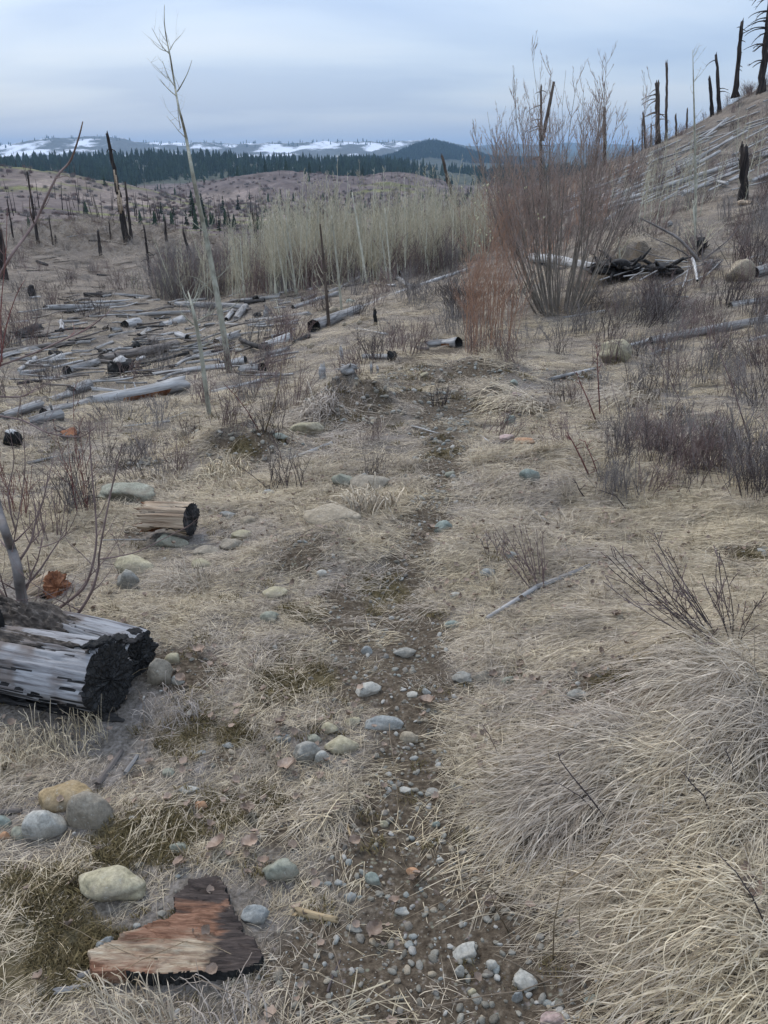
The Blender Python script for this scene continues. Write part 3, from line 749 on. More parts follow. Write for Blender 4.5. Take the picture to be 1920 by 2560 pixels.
x, y, r, az_ = polar_pts(420, -100, 1250, 130, 760)
k = fbm(x * 0.012, y * 0.012, 3, 103) + rng.uniform(-.3, .3, len(x)) > 0.1
x, y, r = x[k], y[k], r[k]; P = np.stack([x, y, H(x, y)], 1)
scatter('scattered_conifers', far_protos, P, np.zeros((len(P), 3)), rng.uniform(2.2, 5.5, len(P)) * np.clip(r / 400, .6, 1.5), rng.randint(0, 5, len(P)), 'small scattered conifers dotting the burnt hills')

# ------------------------------------------------------------------ haze
hm = bpy.data.materials.new('haze'); hm.use_nodes = True
nt = hm.node_tree
for n_ in list(nt.nodes): nt.nodes.remove(n_)
ho = N(nt, 'ShaderNodeOutputMaterial'); pv = N(nt, 'ShaderNodeVolumePrincipled')
pv.inputs['Color'].default_value = (0.44, 0.69, 1.0, 1); pv.inputs['Density'].default_value = 0.00011; pv.inputs['Anisotropy'].default_value = 0.0
L(nt, pv.outputs[0], ho.inputs['Volume'])
hv = [(sx * 13600, sy * 13600, z_) for z_ in (-300, 290) for sx, sy in ((-1, -1), (1, -1), (1, 1), (-1, 1))]
hf = [(3, 2, 1, 0), (4, 5, 6, 7), (0, 1, 5, 4), (1, 2, 6, 5), (2, 3, 7, 6), (3, 0, 4, 7)]
hz_o = obj('haze', mesh_np('haze', hv, hf, [hm], False)); tag(hz_o, kind='stuff')
# ------------------------------------------------------------------ dead grass
def blade(vs, fs, base, yaw, L_, w_, lift, droop, segs=4, twist=0.0, q=rnd):
    """ribbon: starts at base, rises by lift, then droops"""
    b0 = len(vs); px_, py_, pz_ = base; el = lift; st = L_ / segs
    for i in range(segs + 1):
        ww = w_ * (1 - (i / segs) ** 2 * 0.85)
        a = yaw + math.pi / 2 + twist * i
        vs.append((px_ + math.cos(a) * ww, py_ + math.sin(a) * ww, pz_)); vs.append((px_ - math.cos(a) * ww, py_ - math.sin(a) * ww, pz_ + ww * 0.6))
        px_ += math.cos(yaw) * math.cos(el) * st; py_ += math.sin(yaw) * math.cos(el) * st; pz_ = max(pz_ + math.sin(el) * st, 0.003)
        el -= droop / segs; yaw += q.gauss(0, 0.07)
    for i in range(segs):
        k = b0 + 2 * i; fs.append((k, k + 1, k + 3, k + 2))
def tone(me_, n_, per, seed):
    t = np.repeat(np.random.RandomState(seed).random_sample(n_), per); a = me_.attributes.new('tone', 'FLOAT', 'POINT'); a.data.foreach_set('value', t.astype(np.float32)); return me_
def clump(seed, n_, rad, l0, l1, w_, lift, droop, spread, segs=4, comb=True, mat_='grass'):
    q = random.Random(seed); vs = []; fs = []
    for k in range(n_):
        a = q.uniform(0, 6.28); rr = rad * math.sqrt(q.random())
        yaw = q.gauss(0, spread) if comb else q.uniform(0, 6.28)
        l = q.uniform(l0, l1)
        blade(vs, fs, (rr * math.cos(a) - (0.3 * l if comb else 0) * math.cos(yaw), rr * math.sin(a) - (0.3 * l if comb else 0) * math.sin(yaw), 0.0), yaw, l, w_ * q.uniform(.6, 1.3), max(0.03, q.gauss(lift, lift * .5)), droop * q.uniform(.4, 1.6), segs, q.gauss(0, .15), q)
    return tone(mesh_np('clump', vs, fs, [M[mat_]], True), n_, 2 * (segs + 1), seed)
mat_protos = [clump(100 + i, 46, 0.11, 0.08, 0.26, 0.0012, 0.30, 1.1, 0.5) for i in range(6)]          # combed flat
mess_protos = [clump(200 + i, 42, 0.10, 0.03, 0.12, 0.0011, 0.6, 1.5, 1, comb=False) for i in range(6)]   # tangled short
up_protos = [clump(300 + i, 34, 0.04, 0.10, 0.26, 0.0012, 1.1, 1.2, 1, comb=False) for i in range(4)]     # standing tufts
all_protos = mat_protos + mess_protos + up_protos
def wedge(n_, r0, r1, pw, amax=R(33)):
    """points whose density per area falls like r**-pw"""
    u = rng.random_sample(n_); e_ = 2 - pw
    r = (r0 ** e_ + u * (r1 ** e_ - r0 ** e_)) ** (1 / e_) if abs(e_) > 1e-6 else r0 * (r1 / r0) ** u
    az = rng.uniform(-amax, amax, n_)
    return np.sin(az) * r, np.cos(az) * r, r
# ------------------------------------------------------------------ gravel of the trail, leaf litter, moss, straws
def rock_verts(seed, sub=2, jag=0.25, flats=5, scl=(1, 1, 1)):
    import bmesh
    q = random.Random(seed)
    bm = bmesh.new(); bmesh.ops.create_icosphere(bm, subdivisions=sub, radius=1)
    planes = [(Vector((q.gauss(0, 1), q.gauss(0, 1), q.gauss(0, 1))).normalized(), q.uniform(.62, .9)) for _ in range(flats)]
    off = Vector((q.uniform(0, 99), q.uniform(0, 99), q.uniform(0, 99)))
    vs = []
    for v in bm.verts:
        c = v.co.copy()
        for nrm, d in planes:
            k = c.dot(nrm)
            if k > d: c -= nrm * (k - d) * 0.88
        c *= 1 + jag * 0.6 * mn.noise(c * 1.3 + off) + jag * .22 * mn.noise(c * 4 + off) + jag * .07 * mn.noise(c * 11 + off)
        vs.append((c.x * scl[0], c.y * scl[1], c.z * scl[2]))
    fs = [tuple(v.index for v in f.verts) for f in bm.faces]
    bm.free()
    return vs, fs
def pebmat():
    m, nt, b = newmat('pebble'); oi = N(nt, 'ShaderNodeObjectInfo')
    c = ramp(nt, oi.outputs['Random'], [(0.0, (0.13, 0.115, 0.09)), (0.2, (0.20, 0.185, 0.15)), (0.35, (0.23, 0.215, 0.18)), (0.5, (0.16, 0.14, 0.115)), (0.62, (0.30, 0.25, 0.18)), (0.75, (0.21, 0.22, 0.20)), (0.92, (0.36, 0.34, 0.30)), (1.0, (0.11, 0.10, 0.085))])
    n_ = noise_(nt, coords(nt, 'Object'), 3, 5, .7)
    c = mixc(nt, 0.6, c, ramp(nt, n_, [(0.3, g_(.25)), (0.7, g_(.8))]), 'OVERLAY'); L(nt, c, b.inputs['Base Color']); b.inputs['Roughness'].default_value = .85
    return m
M['pebble'] = pebmat()
pp = []
for i in range(8):
    v_, f_ = rock_verts(500 + i, 2, .5, 8, (1, rnd.uniform(.6, .9), rnd.uniform(.45, .75))); pp.append(mesh_np('pebble', v_, f_, [M['pebble']]))
xa, ya, ra = wedge(46000, .8, 9, 0.9, R(30))
tmk = np.maximum(trail_mask(xa, ya), blob_mask(xa, ya, SO, 61) * .9)
kp = rng.random_sample(len(xa)) < tmk * 0.82 + 0.02
xa, ya, ra = xa[kp], ya[kp], ra[kp]
size = 0.0022 + 0.0075 * rng.random_sample(len(xa)) ** 3.5 * 1.7
size *= np.clip(ra / 3, .9, 2)
za = H(xa, ya) + size * .15
scatter('trail_gravel', pp, np.stack([xa, ya, za], 1), rng.uniform(0, 6.28, (len(xa), 3)) * [[.08, .08, 1]], size, rng.randint(0, 8, len(xa)), 'small mixed gravel and grit lying in the dirt of the trail')

def leaf_mesh(seed):
    q = random.Random(seed); n_ = 7; vs = []; fs = []; cu = q.uniform(.6, 2.2); tw = q.uniform(-.5, .5)
    for i in range(n_):
        t = i / (n_ - 1); w_ = .5 * math.sin(math.pi * (.08 + .86 * t)) ** .7 * q.uniform(.5, 1.15)
        zc = cu * (t - .5) ** 2 + q.uniform(-.03, .03)
        for sd_ in (-1, 0, 1):
            vs.append((t - .5, sd_ * w_ * (.5 + .5 * abs(sd_)), zc + abs(sd_) * w_ * .45 * cu + sd_ * tw * (t - .5) * .3 + q.uniform(-.05, .05)))
    for i in range(n_ - 1):
        for k in range(2):
            a = i * 3 + k; fs.append((a, a + 1, a + 4, a + 3))
    return mesh_np('leaf', vs, fs, [M['dry_leaf']])
lp = [leaf_mesh(i) for i in range(8)]
xl, yl, rl = wedge(6500, .8, 9, 1.0, R(31))
dn = sstep(-.3, .5, fbm(xl * 1.5, yl * 1.5, 3, 23)) * .8 + .12
kp = rng.random_sample(len(xl)) < dn * (1 - .75 * trail_mask(xl, yl))
xl, yl, rl = xl[kp], yl[kp], rl[kp]
sl = rng.uniform(.010, .026, len(xl))
zl = H(xl, yl) + rng.uniform(.008, .03, len(xl))
scatter('leaf_litter', lp, np.stack([xl, yl, zl], 1), np.stack([rng.normal(0, .4, len(xl)), rng.normal(0, .4, len(xl)), rng.uniform(0, 6.28, len(xl))], 1), sl, rng.randint(0, 8, len(xl)), 'curled pinkish brown dead leaves fallen among the grass')

def moss_mesh(seed):
    q = random.Random(seed); vs = []; fs = []
    for k in range(60):
        a = q.uniform(0, 6.28); rr = .03 * math.sqrt(q.random())
        blade(vs, fs, (rr * math.cos(a), rr * math.sin(a), -.002), q.uniform(0, 6.28), q.uniform(.006, .02), .0013, 1.1, .8, 2, 0, q)
    return mesh_np('moss_tuft', vs, fs, [M['moss']])
mp_ = [moss_mesh(i) for i in range(5)]
xm, ym, rm = wedge(30000, .8, 9, .9, R(31))
kp = rng.random_sample(len(xm)) < blob_mask(xm, ym, MO, 71) * .75 * (1 - .8 * trail_mask(xm, ym)) + .022
xm, ym, rm = xm[kp], ym[kp], rm[kp]
scatter('moss', mp_, np.stack([xm, ym, H(xm, ym)], 1), eulers(xm, ym, rng.uniform(0, 6.28, len(xm)), .2), rng.uniform(.6, 1.5, len(xm)) * np.clip(rm / 4, 1, 2.2), rng.randint(0, 5, len(xm)), 'olive brown moss cushions between the dead grass')

def straw_mesh(seed):
    q = random.Random(seed); mb = MB(); p = Vector((-.5, 0, 0)); yw = q.uniform(-.2, .2); pts = []; kk = q.gauss(0, .12)
    for i in range(8):
        pts.append(p.copy()); p += Vector((math.cos(yw), math.sin(yw), 0)) * .145; p.z = .10 * math.sin(math.pi * min(i / 6, 1)) * q.uniform(.3, 1); yw += kk + q.gauss(0, .05)
    mb.tube(pts, [.0032, .0032, .003, .0028, .0026, .0022, .0018, .0012], 4)
    return mb.mesh('straw', [M['grass_pale']])
sp_ = [straw_mesh(i) for i in range(8)]
xq, yq, rq = wedge(420, .8, 12, 1.0, R(31))
scatter('loose_straws', sp_, np.stack([xq, yq, H(xq, yq) + rng.uniform(.01, .04, len(xq))], 1), np.stack([rng.normal(0, .1, len(xq)), rng.normal(0, .15, len(xq)), R(200) + rng.normal(0, .9, len(xq))], 1), rng.uniform(.15, .5, len(xq)), rng.randint(0, 8, len(xq)), 'long loose straw stems lying over the grass and trail')
# forb stems and brush over the middle distance
tb = []
for i in range(6):
    q = random.Random(900 + i); mb = MB()
    for k in range(26):
        a = q.uniform(0, 6.28); rr = q.uniform(0, .25); b = Vector((rr * math.cos(a), rr * math.sin(a), -.02)); l = q.uniform(.25, .6); dx_, dy_ = q.gauss(0, .25) * l, q.gauss(0, .25) * l
        mid = b + Vector((dx_ * .4 + q.gauss(0, .02), dy_ * .4 + q.gauss(0, .02), l * .5)); t = b + Vector((dx_, dy_, l))
        mb.tube([b, mid, t], [.0042, .0034, .0015], 3, cap=False)
        for j in range(3):
            s0 = mid.lerp(t, q.uniform(0, .8)); mb.tube([s0, s0 + Vector((q.gauss(0, .06), q.gauss(0, .06), q.uniform(.04, .14)))], [.0024, .0012], 3, cap=False)
    tb.append(mb.mesh('forb', [M[('grey_twig', 'plum_twig', 'dark_twig')[i % 3]]]))
# ------------------------------------------------------------------ fallen logs
def log_mesh(Ln, r0, r1, mat_, endmats, seed, sides=12, jag0=0.0, jag1=0.0, stubs=3, crook=0.01, rot=None, dent=0.12):
    """round log lying along +x from the origin; slots: 0 wood, 1 first end, 2 second end, 3 rot"""
    q = random.Random(seed); n_ = max(5, min(26, int(Ln / 0.12))); vs = []; fs = []; ms = []
    off = Vector((q.uniform(0, 50), q.uniform(0, 50), q.uniform(0, 50)))
    for i in range(n_ + 1):
        t = i / n_; x_ = Ln * t; rr = r0 + (r1 - r0) * t
        cy = crook * Ln * math.sin(t * 3.1 + seed) ; cz = crook * .4 * Ln * math.sin(t * 5 + seed * 2)
        for k in range(sides):
            a = 2 * math.pi * k / sides
            n0 = mn.noise(Vector((x_ * 1.2, math.cos(a) * 1.4, math.sin(a) * 1.4)) + off)
            n1 = mn.noise(Vector((x_ * 2.5, math.cos(a) * 5, math.sin(a) * 5)) + off)
            rad = rr * (1 + dent * n0 * 1.6 + dent * n1)
            ex = 0
            if i == 0 and jag0: ex = -jag0 * (0.5 + n1 * 1.5 + .5 * q.random())
            if i == n_ and jag1: ex = jag1 * (0.5 + n1 * 1.5 + .5 * q.random())
            vs.append((x_ + ex, cy + rad * math.cos(a), cz + rad * math.sin(a)))
    for i in range(n_):
        for k in range(sides):
            k2 = (k + 1) % sides
            fs.append((i * sides + k, i * sides + k2, (i + 1) * sides + k2, (i + 1) * sides + k))
            mi = 0
            if rot:
                t = (i + .5) / n_; a = (k + .5) / sides
                if rot[0] < t < rot[1] and rot[2] < a < rot[3]: mi = 3
            ms.append(mi)
    for e_, (i, rr) in enumerate(((0, r0), (n_, r1))):
        if endmats[e_] is None: continue
        b0 = len(vs); base = i * sides; cx = sum(vs[base + k][0] for k in range(sides)) / sides
        s = 1 if e_ else -1
        hol = 0.0
        if endmats[e_] == 'hollow': hol = -s * rr * 1.2
        for k in range(sides):
            p = vs[base + k]; c0 = (vs[base][1] + vs[base + sides // 2][1]) / 2; c1 = (vs[base][2] + vs[base + sides // 2][2]) / 2
            vs.append((p[0] + hol * .2 + q.uniform(-.04, .04) * rr, c0 + (p[1] - c0) * .72, c1 + (p[2] - c1) * .72))
        vs.append((cx + hol + q.uniform(-.1, .1) * rr, c0, c1))
        for k in range(sides):
            k2 = (k + 1) % sides
            f1 = (base + k, base + k2, b0 + k2, b0 + k); f2 = (b0 + k, b0 + k2, b0 + sides)
            if not e_: f1 = f1[::-1]; f2 = f2[::-1]
            fs.append(f1[::-1] if e_ == 0 else f1); ms.append(1 + e_); fs.append(f2[::-1] if e_ == 0 else f2); ms.append(1 + e_)
    mb = MB(); mb.v = [Vector(v) for v in vs]; mb.f = fs; mb.m = ms
    for k in range(stubs):
        t = q.uniform(.08, .95); a = q.uniform(0.1, math.pi - .1); rr = r0 + (r1 - r0) * t; d = Vector((q.uniform(-.2, .5), math.cos(a), math.sin(a)))
        p = Vector((Ln * t, 0, 0)) + Vector((0, d.y, d.z)) * rr * .6; l = rr * q.uniform(.6, 1.5)
        mb.tube([p, p + d * l], [rr * .16, rr * .07], 5)
    em = [M['char'] if e_ in ('c', 'hollow') else (M['tan_wood'] if e_ == 't' else mat_) for e_ in endmats]
    return mb.mesh('log', [mat_, em[0], em[1], M['rot']])
LOGN = [0]
EXC = []; EXS = []
def log(p0, p1, d0, d1, mat_='grey_wood', ends='ww', label=None, group=None, name='fallen_log', sink=0.22, part_end=False, raise_=0.0, kids=None, z_follow=True, **kw):
    LOGN[0] += 1
    a = G(*p0); b = G(*p1)
    r0 = d0 / 2 * depth(a) / F; r1 = d1 / 2 * depth(b) / F
    a = G(p0[0], p0[1], r0 * (1 - sink) + raise_); b = G(p1[0], p1[1], r1 * (1 - sink) + raise_)
    if max(d0, d1) > 6: EXS.append((a.x, a.y, b.x, b.y, max(r0, r1)))
    v = b - a; em = {'c': 'c', 'w': 'w', 'h': 'hollow', 't': 't'}
    q = v.to_track_quat('X', 'Z')
    big = (d0 > 13 or d1 > 13)
    sides = 14 if big else 8
    jag = kw.pop('jag', None); j0, j1 = jag if jag else (0.0 if ends[0] in 'ch' else r0 * .8, 0.0 if ends[1] in 'ch' else r1 * .8)
    me_ = log_mesh(v.length, r0, r1, M[mat_], (em[ends[0]], em[ends[1]]), LOGN[0] * 7 + 3, sides, j0, j1, **kw)
    o = obj(name, me_, None, a, q.to_euler())
    tag(o, label or 'log', {'fallen_log': 'log', 'fallen_pole': 'fallen pole'}.get(name, 'stick'), group)
    return o
CL = 'fallen logs in the clearing'
LG = [
 # p0, d0, p1, d1, mat, ends, label, kw
 ((108, 1034), 24, (240, 1001), 22, 'grey_wood', 'cw', 'long grey log low on the left, left half of the pair lying end to end', {}),
 ((232, 1003), 26, (452, 963), 36, 'pale_wood', 'ww', 'thick grey log with a strip of orange rot along its underside', dict(rot=(0.3, 0.78, .47, .72))),
 ((147, 1036), 34, (70, 1056), 22, 'grey_wood', 'ht', 'short log with a dark round hollow end facing the trail, lowest on the left', {}),
 ((8, 1040), 20, (97, 1013), 24, 'grey_wood', 'ww', 'grey log at the left picture side beside the short dark ended log', {}),
 ((125, 1002), 15, (170, 986), 20, 'grey_wood', 'ww', 'small grey log just above the left end of the long pair of logs', {}),
 ((180, 978), 24, (217, 964), 28, 'grey_wood', 'ww', 'stubby thick grey log between the small log and the rotten orange log', {}),
 ((236, 974), 13, (302, 978), 8, 'pale_wood', 'ww', 'short pale log touching the back of the orange rotted log', {}),
 ((168, 927), 26, (240, 906), 17, 'grey_wood', 'cw', 'grey log with a charred left end beside the big burnt root ball', {}),
 ((218, 901), 12, (285, 905), 9, 'brown_wood', 'ww', 'curved brown branch lying against the top of the burnt root ball', {}),
 ((256, 897), 20, (440, 861), 22, 'brown_wood', 'ww', 'long brownish log with charred patches across the middle of the clearing', {}),
 ((340, 911), 7, (472, 884), 8, 'char_log', 'ww', 'thin blackened log just below the long brownish log', {}),
 ((382, 936), 12, (572, 915), 15, 'pale_wood', 'ww', 'long straight pale log running behind the two tall pale aspens', {}),
 ((577, 908), 18, (614, 901), 23, 'pale_wood', 'wc', 'pale sawn log butt right of the tall bent aspen', {}),
 ((606, 926), 24, (655, 921), 28, 'grey_wood', 'wh', 'thick weathered log butt with a dark end, just below the pale sawn butt', {}),
 ((532, 980), 9, (655, 950), 12, 'pale_wood', 'ww', 'bleached slanting log below the tall bent aspen', {}),
 ((174, 967), 5, (350, 924), 7, 'char_log', 'ww', 'thin dark pole lying across above the orange rotted log', {}),
 ((0, 893), 16, (120, 862), 13, 'grey_wood', 'ww', 'long grey log at the left side crossing below a split brown log', {}),
 ((0, 880), 14, (182, 855), 9, 'brown_wood', 'ww', 'split brown log at the left side pointing at the clearing', {}),
 ((46, 925), 9, (88, 896), 12, 'pale_wood', 'ww', 'bleached forked branch piece standing up from the grass at left', {}),
 ((124, 905), 14, (158, 892), 17, 'pale_wood', 'wc', 'short pale log with a black right end in the left clearing', {}),
 ((90, 908), 4, (140, 892), 5, 'pale_wood', 'ww', 'thin bleached stick touching the short black ended log', {}),
 ((45, 838), 22, (92, 822), 26, 'char_log', 'cw', 'thick charred log lying alone at the upper left of the clearing', {}),
 ((152, 804), 11, (154, 826), 12, 'pale_wood', 'wc', 'short pale log pointing at the camera with a black near end', {}),
 ((160, 816), 4, (215, 807), 6, 'grey_wood', 'ww', 'thin stick behind the short pale log that points at the camera', {}),
 ((0, 812), 6, (70, 803), 7, 'grey_wood', 'ww', 'thin grey log at the left side above the charred log', {}),
 ((292, 791), 9, (478, 779), 10, 'grey_wood', 'cw', 'long thin log near the back of the clearing with a dark left tip', {}),
 ((113, 771), 15, (235, 765), 14, 'grey_wood', 'cw', 'dark left end log of the line of grey logs at the back', {}),
 ((232, 767), 11, (400, 752), 9, 'grey_wood', 'ww', 'right hand log of the line of grey logs at the back', {}),
 ((160, 781), 9, (236, 771), 10, 'char_log', 'wc', 'blackened log with an upturned right end below the back line', {}),
 ((215, 738), 13, (274, 737), 12, 'char_log', 'ww', 'charred log topmost in the clearing, left of a pale length', {}),
 ((275, 737), 9, (376, 742), 7, 'grey_wood', 'ww', 'pale length joined to the topmost charred log', {}),
 ((200, 758), 5, (332, 750), 6, 'pale_wood', 'ww', 'thin bleached log in the back line of the clearing', {}),
 ((335, 750), 7, (372, 743), 8, 'grey_wood', 'ww', 'short grey log pointing up and right in the back line', {}),
 ((312, 812), 20, (345, 805), 21, 'pale_wood', 'cw', 'pale stub log with a dark left face in mid clearing', {}),
 ((278, 826), 14, (298, 825), 14, 'grey_wood', 'cw', 'very short dark ended log left below the pale stub', {}),
 ((270, 841), 7, (408, 815), 10, 'grey_wood', 'ww', 'slanting grey log leading to a paler thick log right of it', {}),
 ((405, 814), 17, (458, 799), 20, 'pale_wood', 'ww', 'pale thick log in the middle of the clearing, end on to a thinner one', {}),
 ((350, 840), 12, (374, 825), 14, 'grey_wood', 'cw', 'small grey log tilted up in mid clearing', {}),
 ((355, 850), 6, (432, 832), 7, 'pale_wood', 'ww', 'thin bleached log beside the brown stump', {}),
 ((240, 872), 8, (280, 855), 9, 'grey_wood', 'ww', 'short slanting log left of the black stump hole', {}),
 ((443, 836), 15, (470, 845), 17, 'pale_wood', 'wc', 'short pale log with black right end, left of the bent aspen', {}),
 ((122, 884), 16, (155, 884), 14, 'char_log', 'cc', 'small blackened log chunk above the black ended pale log', {}),
 ((304, 879), 7, (330, 876), 8, 'pale_wood', 'ww', 'little pinkish pale log piece above the long brownish log', {}),
 ((440, 761), 15, (614, 766), 16, 'grey_wood', 'cw', 'long thick grey log crossing behind the tall bent aspen', {}),
 ((580, 753), 8, (695, 742), 11, 'grey_wood', 'ww', 'grey log with a splintered right end at the foot of the aspens', {}),
 ((612, 757), 12, (662, 751), 10, 'char_log', 'cc', 'black log lying against the splintered grey log', {}),
 ((564, 799), 13, (584, 777), 11, 'pale_wood', 'cw', 'left slab of the pair of upslanting grey slabs', {}),
 ((590, 797), 15, (613, 768), 18, 'grey_wood', 'ww', 'right slab of the pair of upslanting grey slabs', {}),
 ((660, 765), 5, (686, 792), 6, 'char_log', 'ww', 'thin black stick leaning down beside a white stump', {}),
 ((628, 802), 10, (772, 785), 12, 'grey_wood', 'ww', 'grey log below the white stump, pointing at the longest log', {}),
 ((698, 812), 7, (742, 802), 8, 'grey_wood', 'ww', 'short dark tipped log below the log pointing at the longest log', {}),
 ((733, 768), 12, (842, 734), 13, 'grey_wood', 'cw', 'log with a cut left end, lowest of the logs at the aspen foot', {}),
 ((755, 751), 10, (786, 738), 10, 'brown_wood', 'cw', 'short brown log above the cut ended one at the aspen foot', {}),
 ((768, 727), 9, (810, 707), 8, 'grey_wood', 'ww', 'log half hidden by aspen trunks at the left of the aspen foot', {}),
 ((815, 731), 9, (921, 688), 11, 'grey_wood', 'cw', 'long slanting log climbing through the aspen foot', {}),
 ((860, 716), 6, (925, 704), 6, 'brown_wood', 'ww', 'thin brown log under the slanting one at the aspen foot', {}),
 ((925, 686), 9, (999, 664), 12, 'grey_wood', 'wc', 'upper grey log with a dark right end among the aspens', {}),
 ((976, 691), 10, (1038, 719), 11, 'pale_wood', 'wc', 'white barked log sloping down right to the longest log', {}),
 ((936, 710), 5, (990, 714), 6, 'pale_wood', 'ww', 'small pale stick left of the white barked log', {}),
 ((788, 816), 34, (896, 772), 20, 'grey_wood', 'hw', 'thick butt end of the longest log, its dark round end beside the trail', {}),
 ((893, 772), 13, (1184, 664), 7, 'pale_wood', 'ww', 'long thin upper part of the longest log, reaching the red willows', dict(stubs=8)),
 ((894, 823), 6, (965, 835), 7, 'pale_wood', 'ww', 'short bleached pole lying alone right of the thick butt end', {}),
 ((604, 850), 10, (668, 872), 14, 'char_log', 'cc', 'burnt hollow shell of a log in front of a pale cut log', {}),
 ((669, 864), 22, (724, 845), 27, 'pale_wood', 'wc', 'pale cut log behind the burnt shell, tilted up to the right', {}),
 ((734, 857), 11, (773, 840), 12, 'char_log', 'cc', 'small blackened log right of the pale cut log', {}),
 ((541, 858), 24, (592, 838), 20, 'grey_wood', 'cw', 'log with a round black left end just left of the burnt shell', {}),
 ((590, 837), 7, (678, 826), 7, 'grey_wood', 'ww', 'thin straight log above the burnt shell', {}),
 ((464, 899), 13, (530, 881), 14, 'grey_wood', 'cw', 'mossy grey log between the two tall pale aspens', {}),
 ((512, 892), 5, (603, 862), 6, 'pale_wood', 'ww', 'thin straight pole passing in front of the bent aspen', {}),
 ((472, 872), 7, (537, 857), 8, 'grey_wood', 'ww', 'slim log leading to the round black ended log', {}),
 ((671, 886), 16, (716, 876), 20, 'grey_wood', 'ww', 'dull grey log half hidden by brush below the pale cut log', {}),
 ((550, 808), 7, (594, 813), 8, 'pale_wood', 'ww', 'little pale log above the round black ended log', {}),
 ((914, 891), 15, (975, 893), 14, 'pale_wood', 'wc', 'pale log with burnt roots at its right end, beside the trail', {}),
 ((1076, 862), 20, (1104, 858), 16, 'grey_wood', 'ww', 'broken grey left piece of the split log on the trail by the red willows', {}),
 ((1105, 858), 16, (1147, 857), 27, 'pale_wood', 'wh', 'hollow right piece of the split log on the trail by the red willows', dict(rot=(0, .7, .47, .75))),
 ((1047, 873), 14, (1069, 872), 8, 'brown_wood', 'ww', 'small brown wood chunk left of the split log on the trail', {}),
 ((307, 1066), 4, (422, 1053), 6, 'pale_wood', 'ww', 'bleached stick in the grass left of the small pale aspen', {}),
 ((385, 1062), 4, (463, 1030), 5, 'pale_wood', 'ww', 'bleached stick crossing another left of the small pale aspen', {}),
 ((345, 880 + 176), 4, (470, 1022), 5, 'grey_wood', 'ww', 'thin grey pole lying up behind the crossed bleached sticks', {}),
 ((70, 1158), 7, (205, 1126), 9, 'grey_wood', 'ww', 'weathered pole above the big flat slab of rock at left', {}),
 ((723, 1146), 8, (828, 1109), 9, 'pale_wood', 'ww', 'slim pale pole lying by the trail below the flat rock', {}),
 ((197, 1350), 3, (365, 1350), 4, 'pale_wood', 'ww', 'thin straight stick left of the rotten orange log chunk', {}),
]
for p0, d0, p1, d1, mt, en, lab, kw in LG:
    log(p0, p1, d0, d1, mt, en, lab, CL, **kw)
HS = 'bleached logs fallen down the right hillside'
HL = [
 ((1616, 480), 9, (1852, 406), 8, 'longest bleached log on the right slope, ending at the lone burnt snag'), ((1876, 399), 8, (1935, 382), 7, 'bleached log starting just right of the lone burnt snag'),
 ((1619, 458), 6, (1866, 328), 4, 'upper bleached log slanting up above the longest one on the slope'), ((1747, 408), 7, (1798, 379), 6, 'short bleached log high on the slope above the longest'),
 ((1469, 478), 6, (1580, 435), 5, 'bleached log on the slope nearest the red willow stems, upper one'), ((1425, 498), 5, (1470, 477), 5, 'bleached log end hidden in the orange twigs of the slope'),
 ((1504, 501), 6, (1604, 463), 6, 'middle bleached log left of the long one on the slope'), ((1507, 517), 9, (1604, 487), 8, 'thick bleached log lower left of the long one on the slope'),
 ((1530, 518), 7, (1604, 499), 6, 'bleached log lying just under the thick one on the slope'), ((1512, 551), 6, (1568, 515), 5, 'lowest bleached log on the slope, steeply tilted'),
 ((1709, 484), 9, (1768, 458), 8, 'short thick bleached log under the longest one on the slope'), ((1770, 455), 4, (1860, 420), 3, 'thin bleached pole running on up from the short thick one'),
 ((1758, 438), 7, (1858, 392), 7, 'bleached log running close above the longest one to the snag'), ((1880, 452), 8, (1940, 427), 8, 'bleached log at the right side below the lone burnt snag'),
 ((1796, 454), 7, (1817, 459), 6, 'short bleached piece crossing the slope left of the burnt snag'), ((1617, 410), 4, (1655, 391), 4, 'forked bleached branch high on the slope, upper arm'),
 ((1616, 424), 3, (1628, 406), 3, 'forked bleached branch high on the slope, lower arm'), ((1764, 341), 4, (1818, 296), 4, 'bleached log near the skyline below the two leaning snags'),
 ((1793, 370), 5, (1830, 343), 5, 'short bleached log on the upper slope near the skyline'), ((1660, 440), 4, (1745, 400), 4, 'thin bleached log crossing between the saplings on the upper slope'),
]
for p0, d0, p1, d1, lab in HL:
    log(p0, p1, d0 * 1.3, d1 * 1.3, 'pale_wood', 'ww', lab, HS, stubs=4, crook=.004, raise_=.10)
qq = random.Random(5)
for k in range(150):
    px = qq.uniform(1400, 1930); base = 545 - (px - 1420) * .17; py = base - qq.uniform(0, 1) * (120 + (px - 1420) * .22)
    if py < 430 - (px - 1500) * .50 + 12: continue
    ln = qq.uniform(20, 130); sl = qq.gauss(.42, .11)
    log((px, py), (px + ln, py - sl * ln), qq.uniform(2, 4.5), qq.uniform(2, 4), qq.choice(['pale_wood', 'pale_wood', 'grey_wood']), 'ww',
        'thin bleached pole lying slantwise on the right hillside among many alike', HS, stubs=0, crook=.004, sides=6) if False else \
    log((px, py), (px + ln, py - sl * ln), qq.uniform(3, 5), qq.uniform(2, 4.5), qq.choice(['pale_wood', 'pale_wood', 'grey_wood']), 'ww',
        'thin bleached pole lying slantwise on the right hillside among many alike', 'thin poles on the right hillside', name='fallen_pole', stubs=0, crook=.004, raise_=.08)
